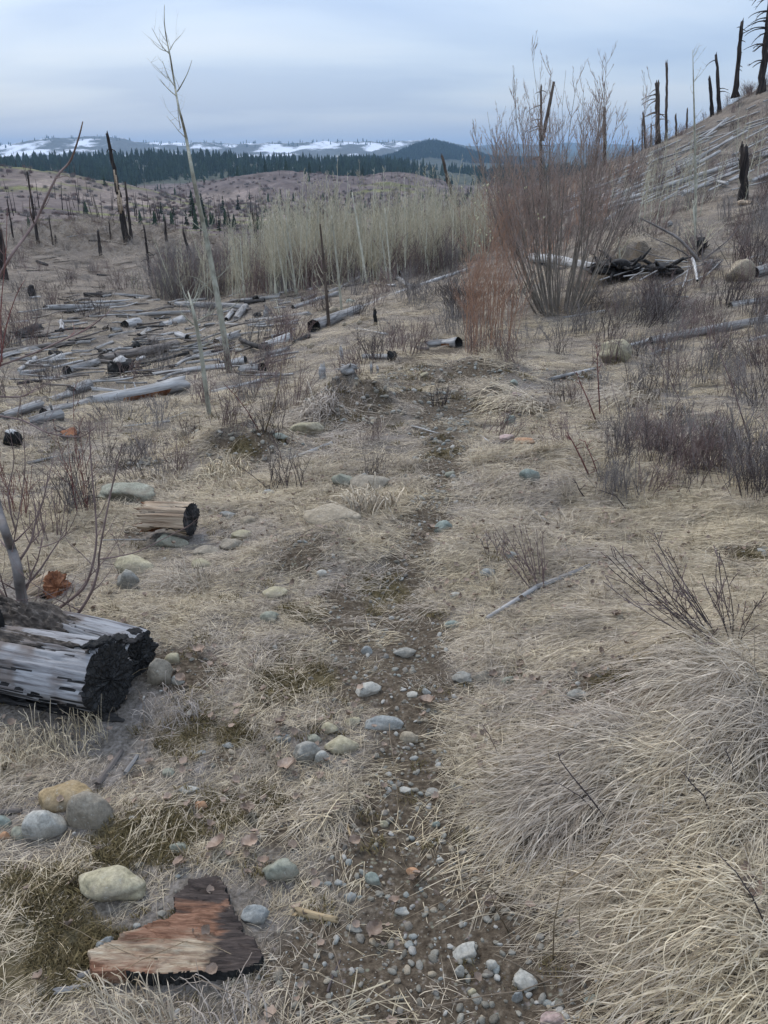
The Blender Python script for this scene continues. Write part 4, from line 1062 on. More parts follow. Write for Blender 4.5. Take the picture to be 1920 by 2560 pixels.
for k in range(170):
    px = qq.uniform(0, 700); py = qq.uniform(742, 960) + (0 if px < 500 else -10)
    ln = qq.uniform(14, 105) * (py / 850); sl = qq.gauss(.14, .11); d = qq.uniform(2.5, 6.5 if ln > 50 else 9) * (py / 850) ** 2
    log((px, py), (px + ln, py - sl * ln), d, d * qq.uniform(.7, 1.1), qq.choice(['pale_wood', 'grey_wood', 'grey_wood', 'brown_wood', 'char_log']), qq.choice(['ww', 'cw', 'ww', 'ww', 'ww']),
        'small dead log piece strewn among the larger logs of the clearing', 'small log pieces strewn over the clearing', stubs=3, crook=.03, raise_=.05)
for k in range(26):
    px = qq.uniform(0, 520); py = qq.uniform(632, 735); ln = qq.uniform(15, 70); sl = qq.gauss(.0, .12); d = qq.uniform(2, 4.5)
    log((px, py), (px + ln, py - sl * ln), d, d * .8, qq.choice(['grey_wood', 'brown_wood', 'char_log', 'char_log']), 'ww',
        'thin dead pole lying on the far slope below the burnt snags', 'thin poles on the far knoll', name='fallen_pole', stubs=0)
for p0, p1, d, lab in (((168, 592), (243, 583), 3, 'pale thin log on the crown of the far knoll'), ((225, 600), (310, 610), 4, 'black log on the far knoll left of the tall leaning snag'), ((372, 603), (540, 609), 6, 'long black log crossing the horizon of the far knoll'),
                        ((430, 630), (460, 655), 6, 'grey log sliding down the far knoll by a black snag'), ((245, 688), (295, 690), 6, 'black log lying below the far knoll'), ((95, 655), (118, 662), 9, 'black wood lump on the left of the far knoll')):
    log(p0, p1, d, d * .8, 'char_log' if 'black' in lab else 'grey_wood', 'ww', lab, 'logs on the far knoll', stubs=2)
RL = [((1628, 853), 22, (1925, 797), 25, 'grey_wood', 'hw', 'long grey log with a small dark hole in its end, right of the yellow boulder', {}),
      ((1533, 874), 8, (1627, 849), 10, 'pale_wood', 'ww', 'thin bleached pole between the yellow boulder and the hollow log', {}),
      ((1825, 766), 20, (1925, 749), 20, 'grey_wood', 'cw', 'grey log above the long hollow one at the right side', {}),
      ((1871, 852), 8, (1925, 838), 9, 'grey_wood', 'ww', 'slim grey pole just under the long hollow log', {}),
      ((1631, 884), 7, (1670, 870), 5, 'pale_wood', 'ww', 'pale split wedge of wood below the end of the hollow log', {}),
      ((1377, 948), 9, (1484, 922), 10, 'grey_wood', 'ww', 'grey weathered log lying left below the yellow boulder', {}),
      ((1411, 795), 6, (1511, 777), 6, 'grey_wood', 'wc', 'slim grey log under the big bare willow', {}),
      ((1888, 682), 26, (1935, 668), 28, 'grey_wood', 'cw', 'thick log with a burnt black end behind the big tan boulder', {}),
      ((1325, 642), 20, (1492, 668), 24, 'pale_wood', 'wc', 'white barked log lying behind the stems of the big bare willow', {}),
      ((1217, 1545), 9, (1342, 1467), 13, 'pale_wood', 'ww', 'lower length of the smooth bleached pole lying right of the trail', dict(stubs=0, crook=.015, sides=10) if False else dict(stubs=0, crook=.006)),
      ((1341, 1468), 13, (1472, 1417), 12, 'grey_wood', 'ww', 'upper length of the smooth bleached pole lying right of the trail', dict(stubs=0, crook=.006))]
for p0, d0, p1, d1, mt, en, lab, kw in RL:
    log(p0, p1, d0, d1, mt, en, lab, 'logs on the right of the trail', **kw)
# brush pile poles and white barked stick
for k, (p0, p1) in enumerate((((1520, 692), (1740, 640)), ((1560, 690), (1760, 662)), ((1600, 700), (1700, 650)), ((1575, 700), (1640, 655)), ((1640, 728), (1735, 665)), ((1660, 720), (1760, 690)), ((1700, 735), (1720, 660)), ((1500, 700), (1600, 668)),
                              ((1640, 650), (1720, 655)), ((1760, 690), (1810, 650)), ((1850, 652), (1910, 636)), ((1640, 740), (1720, 742)))):
    log(p0, p1, 3.5, 2.5, qq.choice(['grey_wood', 'pale_wood']), 'ww', 'thin grey dead pole in the brush pile between willow and boulder', 'poles of the brush pile', name='dead_pole', raise_=.12, stubs=2)
log((1728, 648), (1746, 702), 8, 6, 'pale_wood', 'cc', 'white and black barked birch stick propped against the brush pile', None, name='birch_stick', raise_=.16, stubs=2)

# stumps and root balls: burnt irregular lumps
def lump(px, py, wpx, hpx, mats_, label, cat='stump', name='burnt_stump', seed=0, spikes=6, cap=None, group=None):
    p = G(px, py + hpx / 2); s = depth(p) / F; rx = wpx / 2 * s; hh = hpx * s
    vs, fs = rock_verts(seed + 40, 3, .75, 2, (rx, rx * .8, hh / 2))
    q = random.Random(seed); mb = MB(); mb.v = [Vector(v) + Vector((0, 0, hh * .42)) for v in vs]; mb.f = [tuple(f) for f in fs]
    mb.m = [1 if (cap and sum(mb.v[i].z for i in f) / 3 > hh * cap) else 0 for f in fs]
    for k in range(spikes):
        a = q.uniform(0, 6.28); b = Vector((math.cos(a) * rx * .5, math.sin(a) * rx * .4, hh * q.uniform(.2, .8))); d = Vector((math.cos(a), math.sin(a), q.uniform(-.2, .8)))
        mb.tube([b, b + d * rx * .6, b + d * rx * q.uniform(.7, 1.1) + Vector((0, 0, q.uniform(-.3, .3) * rx))], [rx * .14, rx * .08, rx * .03], 5)
    o = obj(name, mb.mesh(name, [M[m_] for m_ in mats_]), None, p, (0, 0, q.uniform(0, 6)))
    tag(o, label, cat, group); EXC.append((p.x, p.y, rx)); return o
lump(305, 912, 66, 46, ('char_log', 'pale_wood'), 'big burnt root ball with a bleached cap in the left clearing', seed=1, cap=.78)
lump(341, 862, 24, 20, ('char', 'char'), 'small pitch black stump in mid clearing', seed=2)
lump(384, 853, 30, 20, ('brown_wood', 'brown_wood'), 'brown stump right of the pitch black one', seed=3)
lump(275, 882, 26, 18, ('char_log', 'pale_wood'), 'little burnt stump just above the long brownish log', seed=4)
lump(257, 878, 24, 14, ('char_log', 'grey_wood'), 'low blackened stump in a hollow left of the little burnt one', seed=5)
lump(645, 787, 20, 18, ('char_log', 'grey_wood'), 'small dark stump left of the white upright one', seed=8)
lump(872, 922, 44, 24, ('grey_wood', 'grey_wood'), 'twisted grey root low beside the trail', 'root', 'bleached_root', 10, 10)
lump(980, 889, 24, 28, ('char', 'char'), 'burnt root knot at the end of the pale log beside the trail', seed=11)
lump(36, 1092, 40, 52, ('char', 'pale_wood'), 'burnt stump with a white top at the left side', seed=13, cap=.8)
lump(176, 1082, 60, 26, ('brown_wood', 'rot'), 'low reddish brown rotted stump at left behind the flat slab', seed=14, spikes=5, cap=.62)
lump(1005, 684, 26, 18, ('char', 'char'), 'dark root mass among logs at the aspen foot', seed=15)
lump(640, 745, 16, 14, ('char', 'char'), 'small black knob behind the splintered grey log', seed=16)
lump(1747, 612, 34, 50, ('char', 'char'), 'dark burnt stump with bare saplings in front, right of the big willow', seed=17)
lump(1545, 668, 110, 44, ('char_log', 'brown_wood'), 'dark upturned root mass beside the big bare willow', 'root', 'root_mass', 18, 14)
lump(1655, 672, 90, 30, ('char_log', 'brown_wood'), 'dark heap of roots under the brush pile poles', 'root', 'root_mass', 19, 14)
lump(1775, 664, 44, 30, ('grey_wood', 'pale_wood'), 'grey root knot between the birch stick and the tan boulder', 'root', 'root_mass', 20, 10)
lump(1674, 560, 16, 18, ('grey_wood', 'pale_wood'), 'small sawn grey stump on the slope above the brush pile', seed=21, spikes=0)
lump(1858, 506, 30, 14, ('tan_wood', 'brown_wood'), 'pale split wood at the foot of the lone burnt snag', 'stump', 'split_stump', 22, 2)
lump(265, 820, 18, 12, ('char', 'char'), 'black chunk at the near end of the short pale log', seed=23, spikes=2)
lump(82, 728, 18, 34, ('char_log', 'tan_wood'), 'leaning burnt stump below the far knoll', seed=25, spikes=3)

# ------------------------------------------------------------------ burnt snags
def snag(name, base, top, wpx, label, mat_='snag', Y=None, group='burnt snags', branches=0, bside=-1, taper=.55, patches=False, sides=9, rough=.12, blen=.18, flare=1.25, fork=None):
    b = G(*base) if Y is None else gsnap(at(base[0], base[1], Y))
    t = at(top[0], top[1], b.y); s = depth(b) / F; r0 = wpx / 2 * s
    v = t - b; n_ = max(8, int(v.length / .25)); mb = MB(); q = random.Random(int(base[0] * 7 + base[1])); pts = []; rad = []
    for i in range(n_ + 1):
        u = i / n_; pts.append(v * u + Vector((q.gauss(0, .12) * r0, q.gauss(0, .12) * r0, 0)) - Vector((0, 0, .15 * (1 - u))))
        rad.append(r0 * ((1 - u) + taper * u) * (1 + (flare - 1) * max(0, 1 - u * 10)) * q.uniform(1 - rough, 1 + rough))
    mb.tube(pts, rad, sides, 0, True, .10)
    # splintered top
    for k in range(5):
        a = q.uniform(0, 6.28); c_ = pts[-1] + Vector((math.cos(a), math.sin(a), 0)) * rad[-1] * .55
        mb.tube([c_ - Vector((0, 0, rad[-1])), c_ + Vector((0, 0, rad[-1] * q.uniform(.4, 2.4)))], [rad[-1] * .42, rad[-1] * .1], 4)
    if patches:
        for k in range(9):
            u = q.uniform(.32, .62); c_ = v * u + Vector((q.uniform(-.3, .7) * r0, -r0 * .78, 0)); h_ = r0 * q.uniform(1, 3)
            mb.tube([c_ - Vector((0, 0, h_)), c_ + Vector((0, 0, h_)) + v.normalized() * 0], [r0 * .3, r0 * .25], 5, 1)
    bb = MB()
    for k in range(branches):
        u = q.uniform(.25, .97); p = v * u; sd_ = bside if q.random() < .75 else -bside; l = v.length * blen * q.uniform(.4, 1.1)
        pp_ = [p]; d = Vector((sd_ * 1.0, q.uniform(-.5, .5), q.uniform(-.2, .35))).normalized()
        for j in range(6):
            pp_.append(pp_[-1] + d * l / 6); d = (d + Vector((0, 0, -.17)) + Vector((q.gauss(0, .08), q.gauss(0, .08), q.gauss(0, .06)))).normalized()
        rb_ = r0 * .16 + .006
        bb.tube(pp_, [rb_ * (1 - j / 7) + .004 for j in range(7)], 4)
        for j in range(3):
            s0 = pp_[q.randint(1, 5)]; bb.tube([s0, s0 + Vector((sd_ * q.uniform(.2, 1), q.gauss(0, .3), q.uniform(-.6, .1))) * l * .25], [rb_ * .5, .003], 3)
    o = empty(name, b)
    tag(o, label, 'dead tree', group)
    obj('trunk', mb.mesh('trunk', [M[mat_], M['tan_wood']]), o)
    if branches: obj('branches', bb.mesh('branches', [M[mat_]]), o)
    return o
sn = 'burnt_snag'
snag(sn, (317, 606), (269, 333), 16, 'tallest leaning burnt snag on the left knoll with bare patches on its trunk', branches=6, taper=.42, patches=True, blen=.07)
snag(sn, (329, 604), (313, 455), 9, 'thinner burnt snag leaning close right of the tallest one', branches=7, taper=.45, blen=.08)
snag(sn, (320, 604), (313, 552), 7, 'short burnt snag between the tall leaning pair')
snag(sn, (96, 612), (68, 430), 9, 'thin grey burnt snag far at the left, leaning left', branches=5, taper=.4, blen=.06)
snag(sn, (10, 706), (-4, 575), 26, 'thick black burnt trunk cut off by the left picture side')
snag(sn, (252, 636), (244, 577), 10, 'short black snag standing on the knoll left of the tallest')
snag(sn, (418, 608), (412, 550), 9, 'short black snag standing where the long black log crosses the knoll')
snag(sn, (476, 642), (457, 576), 9, 'black snag leaning left, just behind the left aspens')
snag(sn, (376, 692), (360, 566), 8, 'tall thin dark snag rising through the left aspens', branches=3)
snag(sn, (140, 608), (138, 589), 7, 'tiny black stub on the left shoulder of the knoll')
snag(sn, (131, 606), (122, 540), 4, 'very thin grey snag by the tiny black stub', branches=2)
snag(sn, (277, 600), (273, 554), 5, 'thin snag on the knoll crown left of the tallest')
snag(sn, (648, 632), (630, 528), 8, 'leaning dark snag behind the left part of the aspens', branches=3)
snag(sn, (702, 600), (699, 518), 4, 'thin dark pole rising straight from the aspens', branches=2)
snag(sn, (34, 600), (18, 500), 5, 'thin grey snag at the far left edge of the valley', branches=2)
snag(sn, (1135, 505), (1105, 389), 11, 'brown snag leaning left behind the right end of the aspens', 'snag_brown')
for base, top, w_, lab, mt in (((664, 800), (665, 778), 16, 'upright white stump between logs under the aspens', 'grey_wood'), ((806, 948), (805, 918), 22, 'upright bleached stump in the brush left of the trail', 'pale_wood'),
        ((857, 900), (852, 868), 10, 'splintered upright white stump by the trail', 'pale_wood'), ((940, 812), (937, 778), 12, 'slim black burnt stub standing by the trail in front of the longest log', 'char'),
        ((929, 936), (927, 910), 8, 'left one of two bleached upright stubs beside the trail', 'pale_wood'), ((942, 936), (944, 918), 9, 'right one of two bleached upright stubs beside the trail', 'pale_wood')):
    snag('stump_stub', base, top, w_, lab, mt, group='upright stubs by the trail', taper=.8, rough=.2)
SK = 'burnt snags on the right skyline'
snag(sn, (1353, 455), (1353, 214), 9, 'left arm of the double snag seen through the bare willow', 'snag_brown', Y=44, group=SK, branches=12, blen=.16)
snag(sn, (1357, 375), (1385, 204), 9, 'right leaning arm of the double snag seen through the willow', 'snag_brown', Y=44.3, group=SK, branches=3, blen=.08) if False else None
snag(sn, (1513, 415), (1511, 272), 9, 'straight snag just right of the bare willow', 'snag_brown', group=SK, taper=.8, Y=43)
snag(sn, (1646, 352), (1643, 207), 13, 'snag with many drooping branches to its left', 'snag_brown', group=SK, branches=14, blen=.32, taper=.8)
snag(sn, (1667, 347), (1667, 157), 7, 'tall thin snag right of the one with drooping branches', 'snag_brown', group=SK, taper=.8)
snag(sn, (1616, 372), (1608, 282), 9, 'squat leaning snag left of the one with drooping branches', 'snag_brown', group=SK)
snag(sn, (1606, 372), (1606, 300), 5, 'narrow stub close behind the squat leaning snag', 'snag_brown', group=SK)
snag(sn, (1628, 358), (1628, 310), 6, 'short stub between the squat snag and the branched one', 'snag_brown', group=SK)
snag(sn, (1692, 340), (1689, 288), 7, 'short stub right of the tall thin snag, nearer to it', 'snag_brown', group=SK)
snag(sn, (1718, 322), (1718, 271), 6, 'short stub right of the tall thin snag, farther from it', 'snag_brown', group=SK)
snag(sn, (1583, 392), (1582, 350), 6, 'shortest stub on the slope right of the willow', 'snag_brown', group=SK)
snag(sn, (1783, 288), (1774, 196), 11, 'left one of two close dark snags on the skyline', group=SK)
snag(sn, (1800, 284), (1791, 136), 11, 'right and taller one of two close dark snags on the skyline', group=SK, branches=3, bside=1, blen=.25)
snag(sn, (1840, 235), (1855, 54), 13, 'tall burnt snag with a flared foot on the hilltop', group=SK, branches=6, bside=1, blen=.1, taper=.6, flare=1.9)
snag(sn, (1903, 232), (1932, -60), 18, 'big burnt tree with drooping branches at the right picture side', group=SK, branches=26, blen=.24, taper=.6, flare=1.5)
snag(sn, (1860, 500), (1860, 368), 24, 'lone short black snag standing on the right slope among bleached logs', group='burnt snags', taper=.85)
# forked arm of the double snag
b_ = gsnap(at(1357, 420, 43.9)); s0_ = at(1356, 352, 43.9); s1_ = at(1385, 204, 43.9)
for o_ in COL.objects:
    if o_.get('label', '').startswith('left arm of the double'):
        o_['label'] = 'forked double snag seen through the bare willow'
        mb = MB(); w0 = s0_ - o_.location; w1 = s1_ - o_.location; k_ = 4.5 * depth(s0_) / F
        mb.tube([w0, w0.lerp(w1, .3), w0.lerp(w1, .65), w1], [k_ * .9, k_, k_ * .9, k_ * .7], 8, 0, True, .12)
        obj('fork', mb.mesh('fork', [M['snag_brown']]), o_)
# ------------------------------------------------------------------ aspens
def aspen_geo(seed, nb=34, lean=.055, sides=5, rr=.0082):
    q = random.Random(seed); tr = MB(); cr_ = MB()
    pts = []; p = Vector((0, 0, -.02)); d = Vector((q.gauss(0, lean), q.gauss(0, lean), 1)).normalized()
    n_ = 10
    for i in range(n_ + 1):
        pts.append(p.copy()); p = p + d * (1.02 / n_); d = (d + Vector((q.gauss(0, .025), q.gauss(0, .025), .03))).normalized()
    tr.tube(pts, [rr * (1 - .88 * i / n_) for i in range(n_ + 1)], sides)
    for k in range(nb):
        u = q.uniform(.18, .98); j = min(int(u * n_), n_ - 1); b = pts[j].lerp(pts[j + 1], u * n_ - j)
        a = q.uniform(0, 6.28); l = (.05 + .17 * (1 - u)) * q.uniform(.5, 1.3); e_ = q.uniform(.5, 1.1)
        d1 = Vector((math.cos(a) * math.cos(e_), math.sin(a) * math.cos(e_), math.sin(e_)))
        m_ = b + d1 * l * .5; t = m_ + (d1 + Vector((0, 0, .5))).normalized() * l * .5
        cr_.tube([b, m_, t], [.0021, .0015, .0007], 3, cap=False)
        for z_ in range(2):
            s_ = b.lerp(t, q.uniform(.3, .9)); cr_.tube([s_, s_ + Vector((q.gauss(0, .3), q.gauss(0, .3), q.uniform(.3, 1))).normalized() * l * .4], [.0014, .0007], 3, cap=False)
    return tr, cr_
def joined(tr, cr_, name='aspen'):
    mb = MB(); mb.v = tr.v + cr_.v; n_ = len(tr.v); mb.f = tr.f + [tuple(i + n_ for i in f) for f in cr_.f]; mb.m = [0] * len(tr.f) + [1] * len(cr_.f)
    return mb.mesh(name, [M['aspen'], M['aspen_twig']])
asp_whole = [joined(*aspen_geo(1000 + i)) for i in range(10)]
asp_parts = []
for i in range(5):
    t_, c_ = aspen_geo(1100 + i); asp_parts.append((t_.mesh('trunk', [M['aspen']]), c_.mesh('crown', [M['aspen_twig']])))
BL = [(330, 745), (400, 748), (480, 758), (560, 752), (640, 745), (700, 744), (780, 726), (850, 716), (930, 710), (1000, 700), (1080, 688), (1180, 655), (1230, 640)]
TP = [(330, 690), (400, 665), (480, 635), (560, 600), (640, 560), (700, 525), (800, 505), (1000, 495), (1150, 480), (1230, 470)]
def bl(px): return float(np.interp(px, [a for a, b in BL], [b for a, b in BL]))
def tp(px): return float(np.interp(px, [a for a, b in TP], [b for a, b in TP]))
qa = random.Random(77)
def place_aspen(px, py, top, k, parts=False, label='slender pale young aspen in the dense leafless stand', group='aspens of the dense stand', wide=1.0):
    b = G(px, py); b.z = hz(b.x, b.y); t = at(px, top, b.y); h = max(t.z - b.z, .6)
    if parts:
        o = empty('aspen_tree', b, (0, 0, qa.uniform(0, 6.28)))
        obj('trunk', asp_parts[k % 5][0], o); obj('crown', asp_parts[k % 5][1], o)
    else:
        o = obj('aspen_tree', asp_whole[k % 10], None, b, (qa.gauss(0, .02), qa.gauss(0, .03), qa.uniform(0, 6.28)))
    o.scale = (h * wide, h * wide, h); tag(o, label, 'tree', group)
    return o
cand = []
for k in range(1050):
    px = qa.uniform(330, 1235)
    if px < 640 and qa.random() > .10 + .75 * ((px - 330) / 310) ** 1.6: continue
    py = bl(px) - 85 * qa.random() ** 1.3 * (.4 if px < 480 else 1)
    top = tp(px) + qa.gauss(20, 42)
    cand.append((py - bl(px), px, py, top))
cand.sort(reverse=True)
for k, (_, px, py, top) in enumerate(cand[:290]):
    place_aspen(px, py, top, k, parts=k < 60)
pts_ = []; scs = []; ids = []; eu = []
for k, (_, px, py, top) in enumerate(cand[290:]):
    b = G(px, py); t = at(px, top, b.y); h = max(t.z - b.z, .6)
    pts_.append((b.x, b.y, b.z)); scs.append((h, h, h)); ids.append(k % 10); eu.append((qa.gauss(0, .03), qa.gauss(0, .03), qa.uniform(0, 6.28)))
scatter('aspen_thicket', asp_whole, pts_, eu, scs, ids, 'dense leafless aspen stand behind its front row')
# dull understorey at the foot of the stand
pts_ = []; 
for k in range(260):
    px = qa.uniform(400, 1240); py = bl(px) - qa.uniform(0, 80); b = G(px, py); pts_.append((b.x, b.y, b.z))
pts_ = np.array(pts_)
scatter('aspen_undergrowth', [tb[0], tb[1], tb[3], tb[4]], pts_, np.stack([pts_[:, 0] * 0, pts_[:, 0] * 0, rng.uniform(0, 6.28, len(pts_))], 1), rng.uniform(1.2, 2.6, len(pts_)), rng.randint(0, 4, len(pts_)), 'purplish grey undergrowth at the foot of the aspens')

def tree_poly(name, pix, widths, label, cat, group, Y=None, mats_=('aspen', 'aspen_twig'), branches=(), seed=0, rtw=20, bl_=.5, twm=None, sides=8, zig=0.0):
    """a hand placed bare tree: trunk through pixels at the distance of its foot; listed limbs; random side twigs"""
    b = G(*pix[0]) if Y is None else at(*pix[0], Y)
    if Y is None: b.z = hz(b.x, b.y)
    q = random.Random(seed); s = depth(b) / F
    P_ = [at(px, py, b.y + q.uniform(-.03, .03) * i) - b for i, (px, py) in enumerate(pix)]; P_[0] = Vector((0, 0, -.05)) if Y is None else P_[0]
    def dens(P_, w_):
        o1 = []; o2 = []
        for i in range(len(P_) - 1):
            for j in range(4):
                u = j / 4; p0 = P_[max(i - 1, 0)]; p1 = P_[i]; p2 = P_[i + 1]; p3 = P_[min(i + 2, len(P_) - 1)]
                o1.append(0.5 * ((2 * p1) + (p2 - p0) * u + (2 * p0 - 5 * p1 + 4 * p2 - p3) * u * u + (3 * p1 - p0 - 3 * p2 + p3) * u ** 3)); o2.append(w_[i] + (w_[i + 1] - w_[i]) * u)
        return o1 + [P_[-1]], o2 + [w_[-1]]
    tr = MB(); PD, WD = dens(P_, [w_ / 2 * s for w_ in widths]); tr.tube(PD, WD, sides, 0, True, .05)
    cr_ = MB(); limbs = [(PD, WD)]
    for bp_, bw in branches:
        dy = q.uniform(-.25, .25) * (1 if len(bp_) > 2 else .5)
        pb = [at(px, py, b.y + dy * i / len(bp_)) - b for i, (px, py) in enumerate(bp_)]
        PB, WB = dens(pb, [bw / 2 * s * (1 - .75 * i / (len(pb) - 1)) for i in range(len(pb))]); cr_.tube(PB, WB, 6, 0, False, .04); limbs.append((PB, WB))
    for k in range(rtw):
        PD_, WD_ = limbs[q.randrange(len(limbs))]; j = q.randint(len(PD_) // 5, len(PD_) - 2); p0 = PD_[j]; dr = (PD_[j + 1] - PD_[j]).normalized()
        l = bl_ * q.uniform(.3, 1.2) * (1.1 - .7 * j / len(PD_)); d1 = (dr * .7 + Vector((q.choice((-1, 1)) * q.uniform(.4, 1), q.uniform(-.7, .7), .35))).normalized()
        pts = [p0]; rr = min(WD_[j] * .45, .0018 * 3 * l / .4 + .002)
        for z_ in range(5): pts.append(pts[-1] + d1 * l / 5); d1 = (d1 + Vector((q.gauss(0, .12), q.gauss(0, .12), .12))).normalized()
        cr_.tube(pts, [rr, rr * .8, rr * .65, rr * .5, rr * .4, rr * .25], 4, 0, False)
        for z_ in range(2):
            s_ = pts[q.randint(1, 4)]; cr_.tube([s_, s_ + Vector((q.gauss(0, .6), q.gauss(0, .6), q.uniform(.1, 1))).normalized() * l * .3], [rr * .45, rr * .25], 3, 0, False)
    o = empty(name, b); tag(o, label, cat, group)
    obj('trunk', tr.mesh('trunk', [M[mats_[0]]]), o); obj('twigs', cr_.mesh('twigs', [M[mats_[1]]]), o)
    return o
tree_poly('aspen_tree', [(574, 932), (562, 850), (544, 745), (524, 637), (508, 560), (492, 486), (478, 415), (466, 347), (455, 300), (446, 266), (434, 195), (425, 139), (416, 95), (411, 55), (411, 12)],
          [16, 14.5, 13.5, 12, 10.5, 9.5, 8, 7, 6, 5, 4.2, 3.4, 2.6, 1.8, 1.2], 'tall bent pale aspen standing alone in the clearing, reaching into the sky', 'tree', 'lone aspens in the clearing', seed=3, mats_=('lone_aspen', 'lone_aspen'),
          branches=[([(443, 229), (455, 210), (470, 180), (480, 150)], 3.5), ([(441, 240), (420, 222), (399, 197)], 3), ([(436, 215), (420, 190), (406, 152)], 3), ([(424, 135), (405, 115), (379, 69)], 2.5), ([(424, 130), (400, 122), (378, 100)], 2),
                    ([(425, 125), (436, 105), (452, 88)], 2), ([(451, 320), (446, 290), (444, 268)], 2.5), ([(512, 580), (470, 545), (452, 520)], 2.5), ([(516, 600), (530, 560), (538, 530)], 2.5), ([(540, 740), (500, 700), (470, 690)], 2.5),
                    ([(551, 780), (590, 760), (615, 720)], 2.5), ([(536, 700), (560, 680), (590, 640)], 2.5)], rtw=40, bl_=.4)
tree_poly('aspen_tree', [(524, 1037), (512, 950), (503, 884), (494, 830), (486, 790), (478, 757), (470, 728)], [12, 11, 10, 9, 8, 6, 3], 'shorter pale aspen with a forked top, lower left of the tall bent one', 'tree', 'lone aspens in the clearing', seed=4, mats_=('lone_aspen', 'lone_aspen'),
          branches=[([(477, 757), (464, 740), (452, 705)], 4), ([(479, 760), (492, 735), (500, 705)], 4), ([(490, 815), (470, 800), (448, 775)], 4), ([(489, 805), (515, 790), (528, 760)], 4), ([(500, 870), (530, 850), (545, 820)], 3)], rtw=22, bl_=.35)
tree_poly('aspen_tree', [(823, 818), (818, 760), (812, 689), (806, 620), (800, 560)], [9, 8, 7, 6, 3], 'dark barked sapling in front of the butt of the longest log', 'tree', 'lone aspens in the clearing', seed=5, mats_=('snag_brown', 'aspen_twig'), rtw=12, bl_=.5)
tree_poly('aspen_tree', [(855, 783), (849, 720), (843, 660), (836, 600), (828, 540)], [6, 6, 5, 4, 2], 'thin pale aspen standing right behind the longest log', 'tree', 'lone aspens in the clearing', seed=6, rtw=14, bl_=.5)
for k, (bp_, tp_, w_, lab) in enumerate((((918, 714), (880, 480), 7, 'pale aspen in front of the stand, above the bend of the longest log'), ((969, 708), (950, 560), 5, 'left one of three aspens close together by the white barked log'), ((978, 706), (962, 520), 5, 'middle one of three aspens close together by the white barked log'),
                                         ((943, 706), (930, 545), 5, 'aspen just left of the three by the white barked log'), ((1023, 678), (1008, 500), 6, 'straight aspen right of the white barked log'), ((1074, 690), (1055, 590), 4, 'short aspen at the front between stand and longest log'),
                                         ((741, 738), (715, 545), 6, 'pale aspen at the front left corner of the dense stand'), ((1171, 655), (1165, 560), 4, 'small aspen by the tip of the longest log'), ((612, 748), (600, 590), 5, 'pale aspen above the long thick grey log'), ((700, 795), (690, 745), 3, 'short thin sapling right of the white stump'),
                                         ((1552, 660), (1545, 590), 4, 'thin grey sapling at the left of the brush pile'))):
    tree_poly('aspen_tree', [bp_, (bp_[0] * .6 + tp_[0] * .4, bp_[1] * .6 + tp_[1] * .4), tp_], [w_, w_ * .75, w_ * .3], lab, 'tree', 'aspens at the front of the stand', seed=20 + k, rtw=14, bl_=.5)
# saplings on the right slope
qs = random.Random(31)
for k in range(44):
    px = qs.choice([qs.uniform(1590, 1720), qs.uniform(1520, 1900)]); py = qs.uniform(470, 580) - (px - 1600) * .15
    if px > 1800: py -= 20
    h = qs.uniform(70, 190); place_aspen(px, py, py - h, k, False, 'thin pale sapling standing on the right slope over the bleached logs', 'saplings on the right slope')
tree_poly('aspen_tree', [(1738, 585), (1739, 500), (1738, 400), (1736, 300), (1733, 180), (1732, 125)], [7, 6.5, 5.5, 4.5, 2.5, 1], 'tallest thin sapling of the right slope, its top against the sky', 'tree', 'saplings on the right slope', seed=50, mats_=('lone_aspen', 'lone_aspen'), rtw=26, bl_=.7)
tree_poly('bare_sapling', [(1742, 640), (1738, 590), (1735, 545), (1732, 500)], [7, 5, 4, 2], 'white twisted sapling in front of the dark burnt stump', 'tree', None, seed=51, rtw=18, bl_=.6, branches=[([(1742, 630), (1770, 590), (1780, 560)], 4), ([(1741, 638), (1720, 600), (1712, 570)], 4)])
tree_poly('fallen_branch', [(1755, 655), (1700, 600), (1650, 570), (1600, 545)], [9, 7, 5, 3], 'grey dead branch arching left from the brush pile', 'branch', None, seed=52, mats_=('grey_twig', 'grey_twig'), rtw=14, bl_=.5,
          branches=[([(1750, 660), (1690, 620), (1620, 590)], 5), ([(1750, 655), (1820, 600), (1850, 560)], 5), ([(1755, 655), (1756, 600), (1745, 560)], 4), ([(1740, 665), (1640, 640), (1560, 615)], 4)])

# ------------------------------------------------------------------ shrubs
RMIN = .0013
def stem_rec(mb, q, p, d, l, r, lvl, wander=.1, up=.1, nb=5, blr=.5, spread=.6):
    n_ = 7 if lvl == 0 else 5; pts = [p.copy()]; ds = []
    for i in range(n_):
        p = p + d * (l / n_); pts.append(p.copy()); ds.append(d.copy())
        d = (d + Vector((q.gauss(0, wander), q.gauss(0, wander), up))).normalized()
    mb.tube(pts, [max(r * (1 - .8 * i / n_), RMIN) for i in range(n_ + 1)], 5 if lvl == 0 and r > .008 else 3, 0 if lvl == 0 else 1, False)
    if lvl < 2 and nb:
        for k in range(nb if lvl == 0 else max(1, nb // 2)):
            j = q.randint(2 if lvl == 0 else 1, n_ - 1); b = pts[j].lerp(pts[j + 1], q.random()) if j < n_ else pts[j]
            a = Vector((q.gauss(0, 1), q.gauss(0, 1), q.gauss(0, .3))).normalized()
            stem_rec(mb, q, b, (ds[j] + a * spread).normalized(), l * blr * q.uniform(.5, 1.1) * (1.15 - j / n_), r * .42, lvl + 1, wander, up, nb, blr, spread)
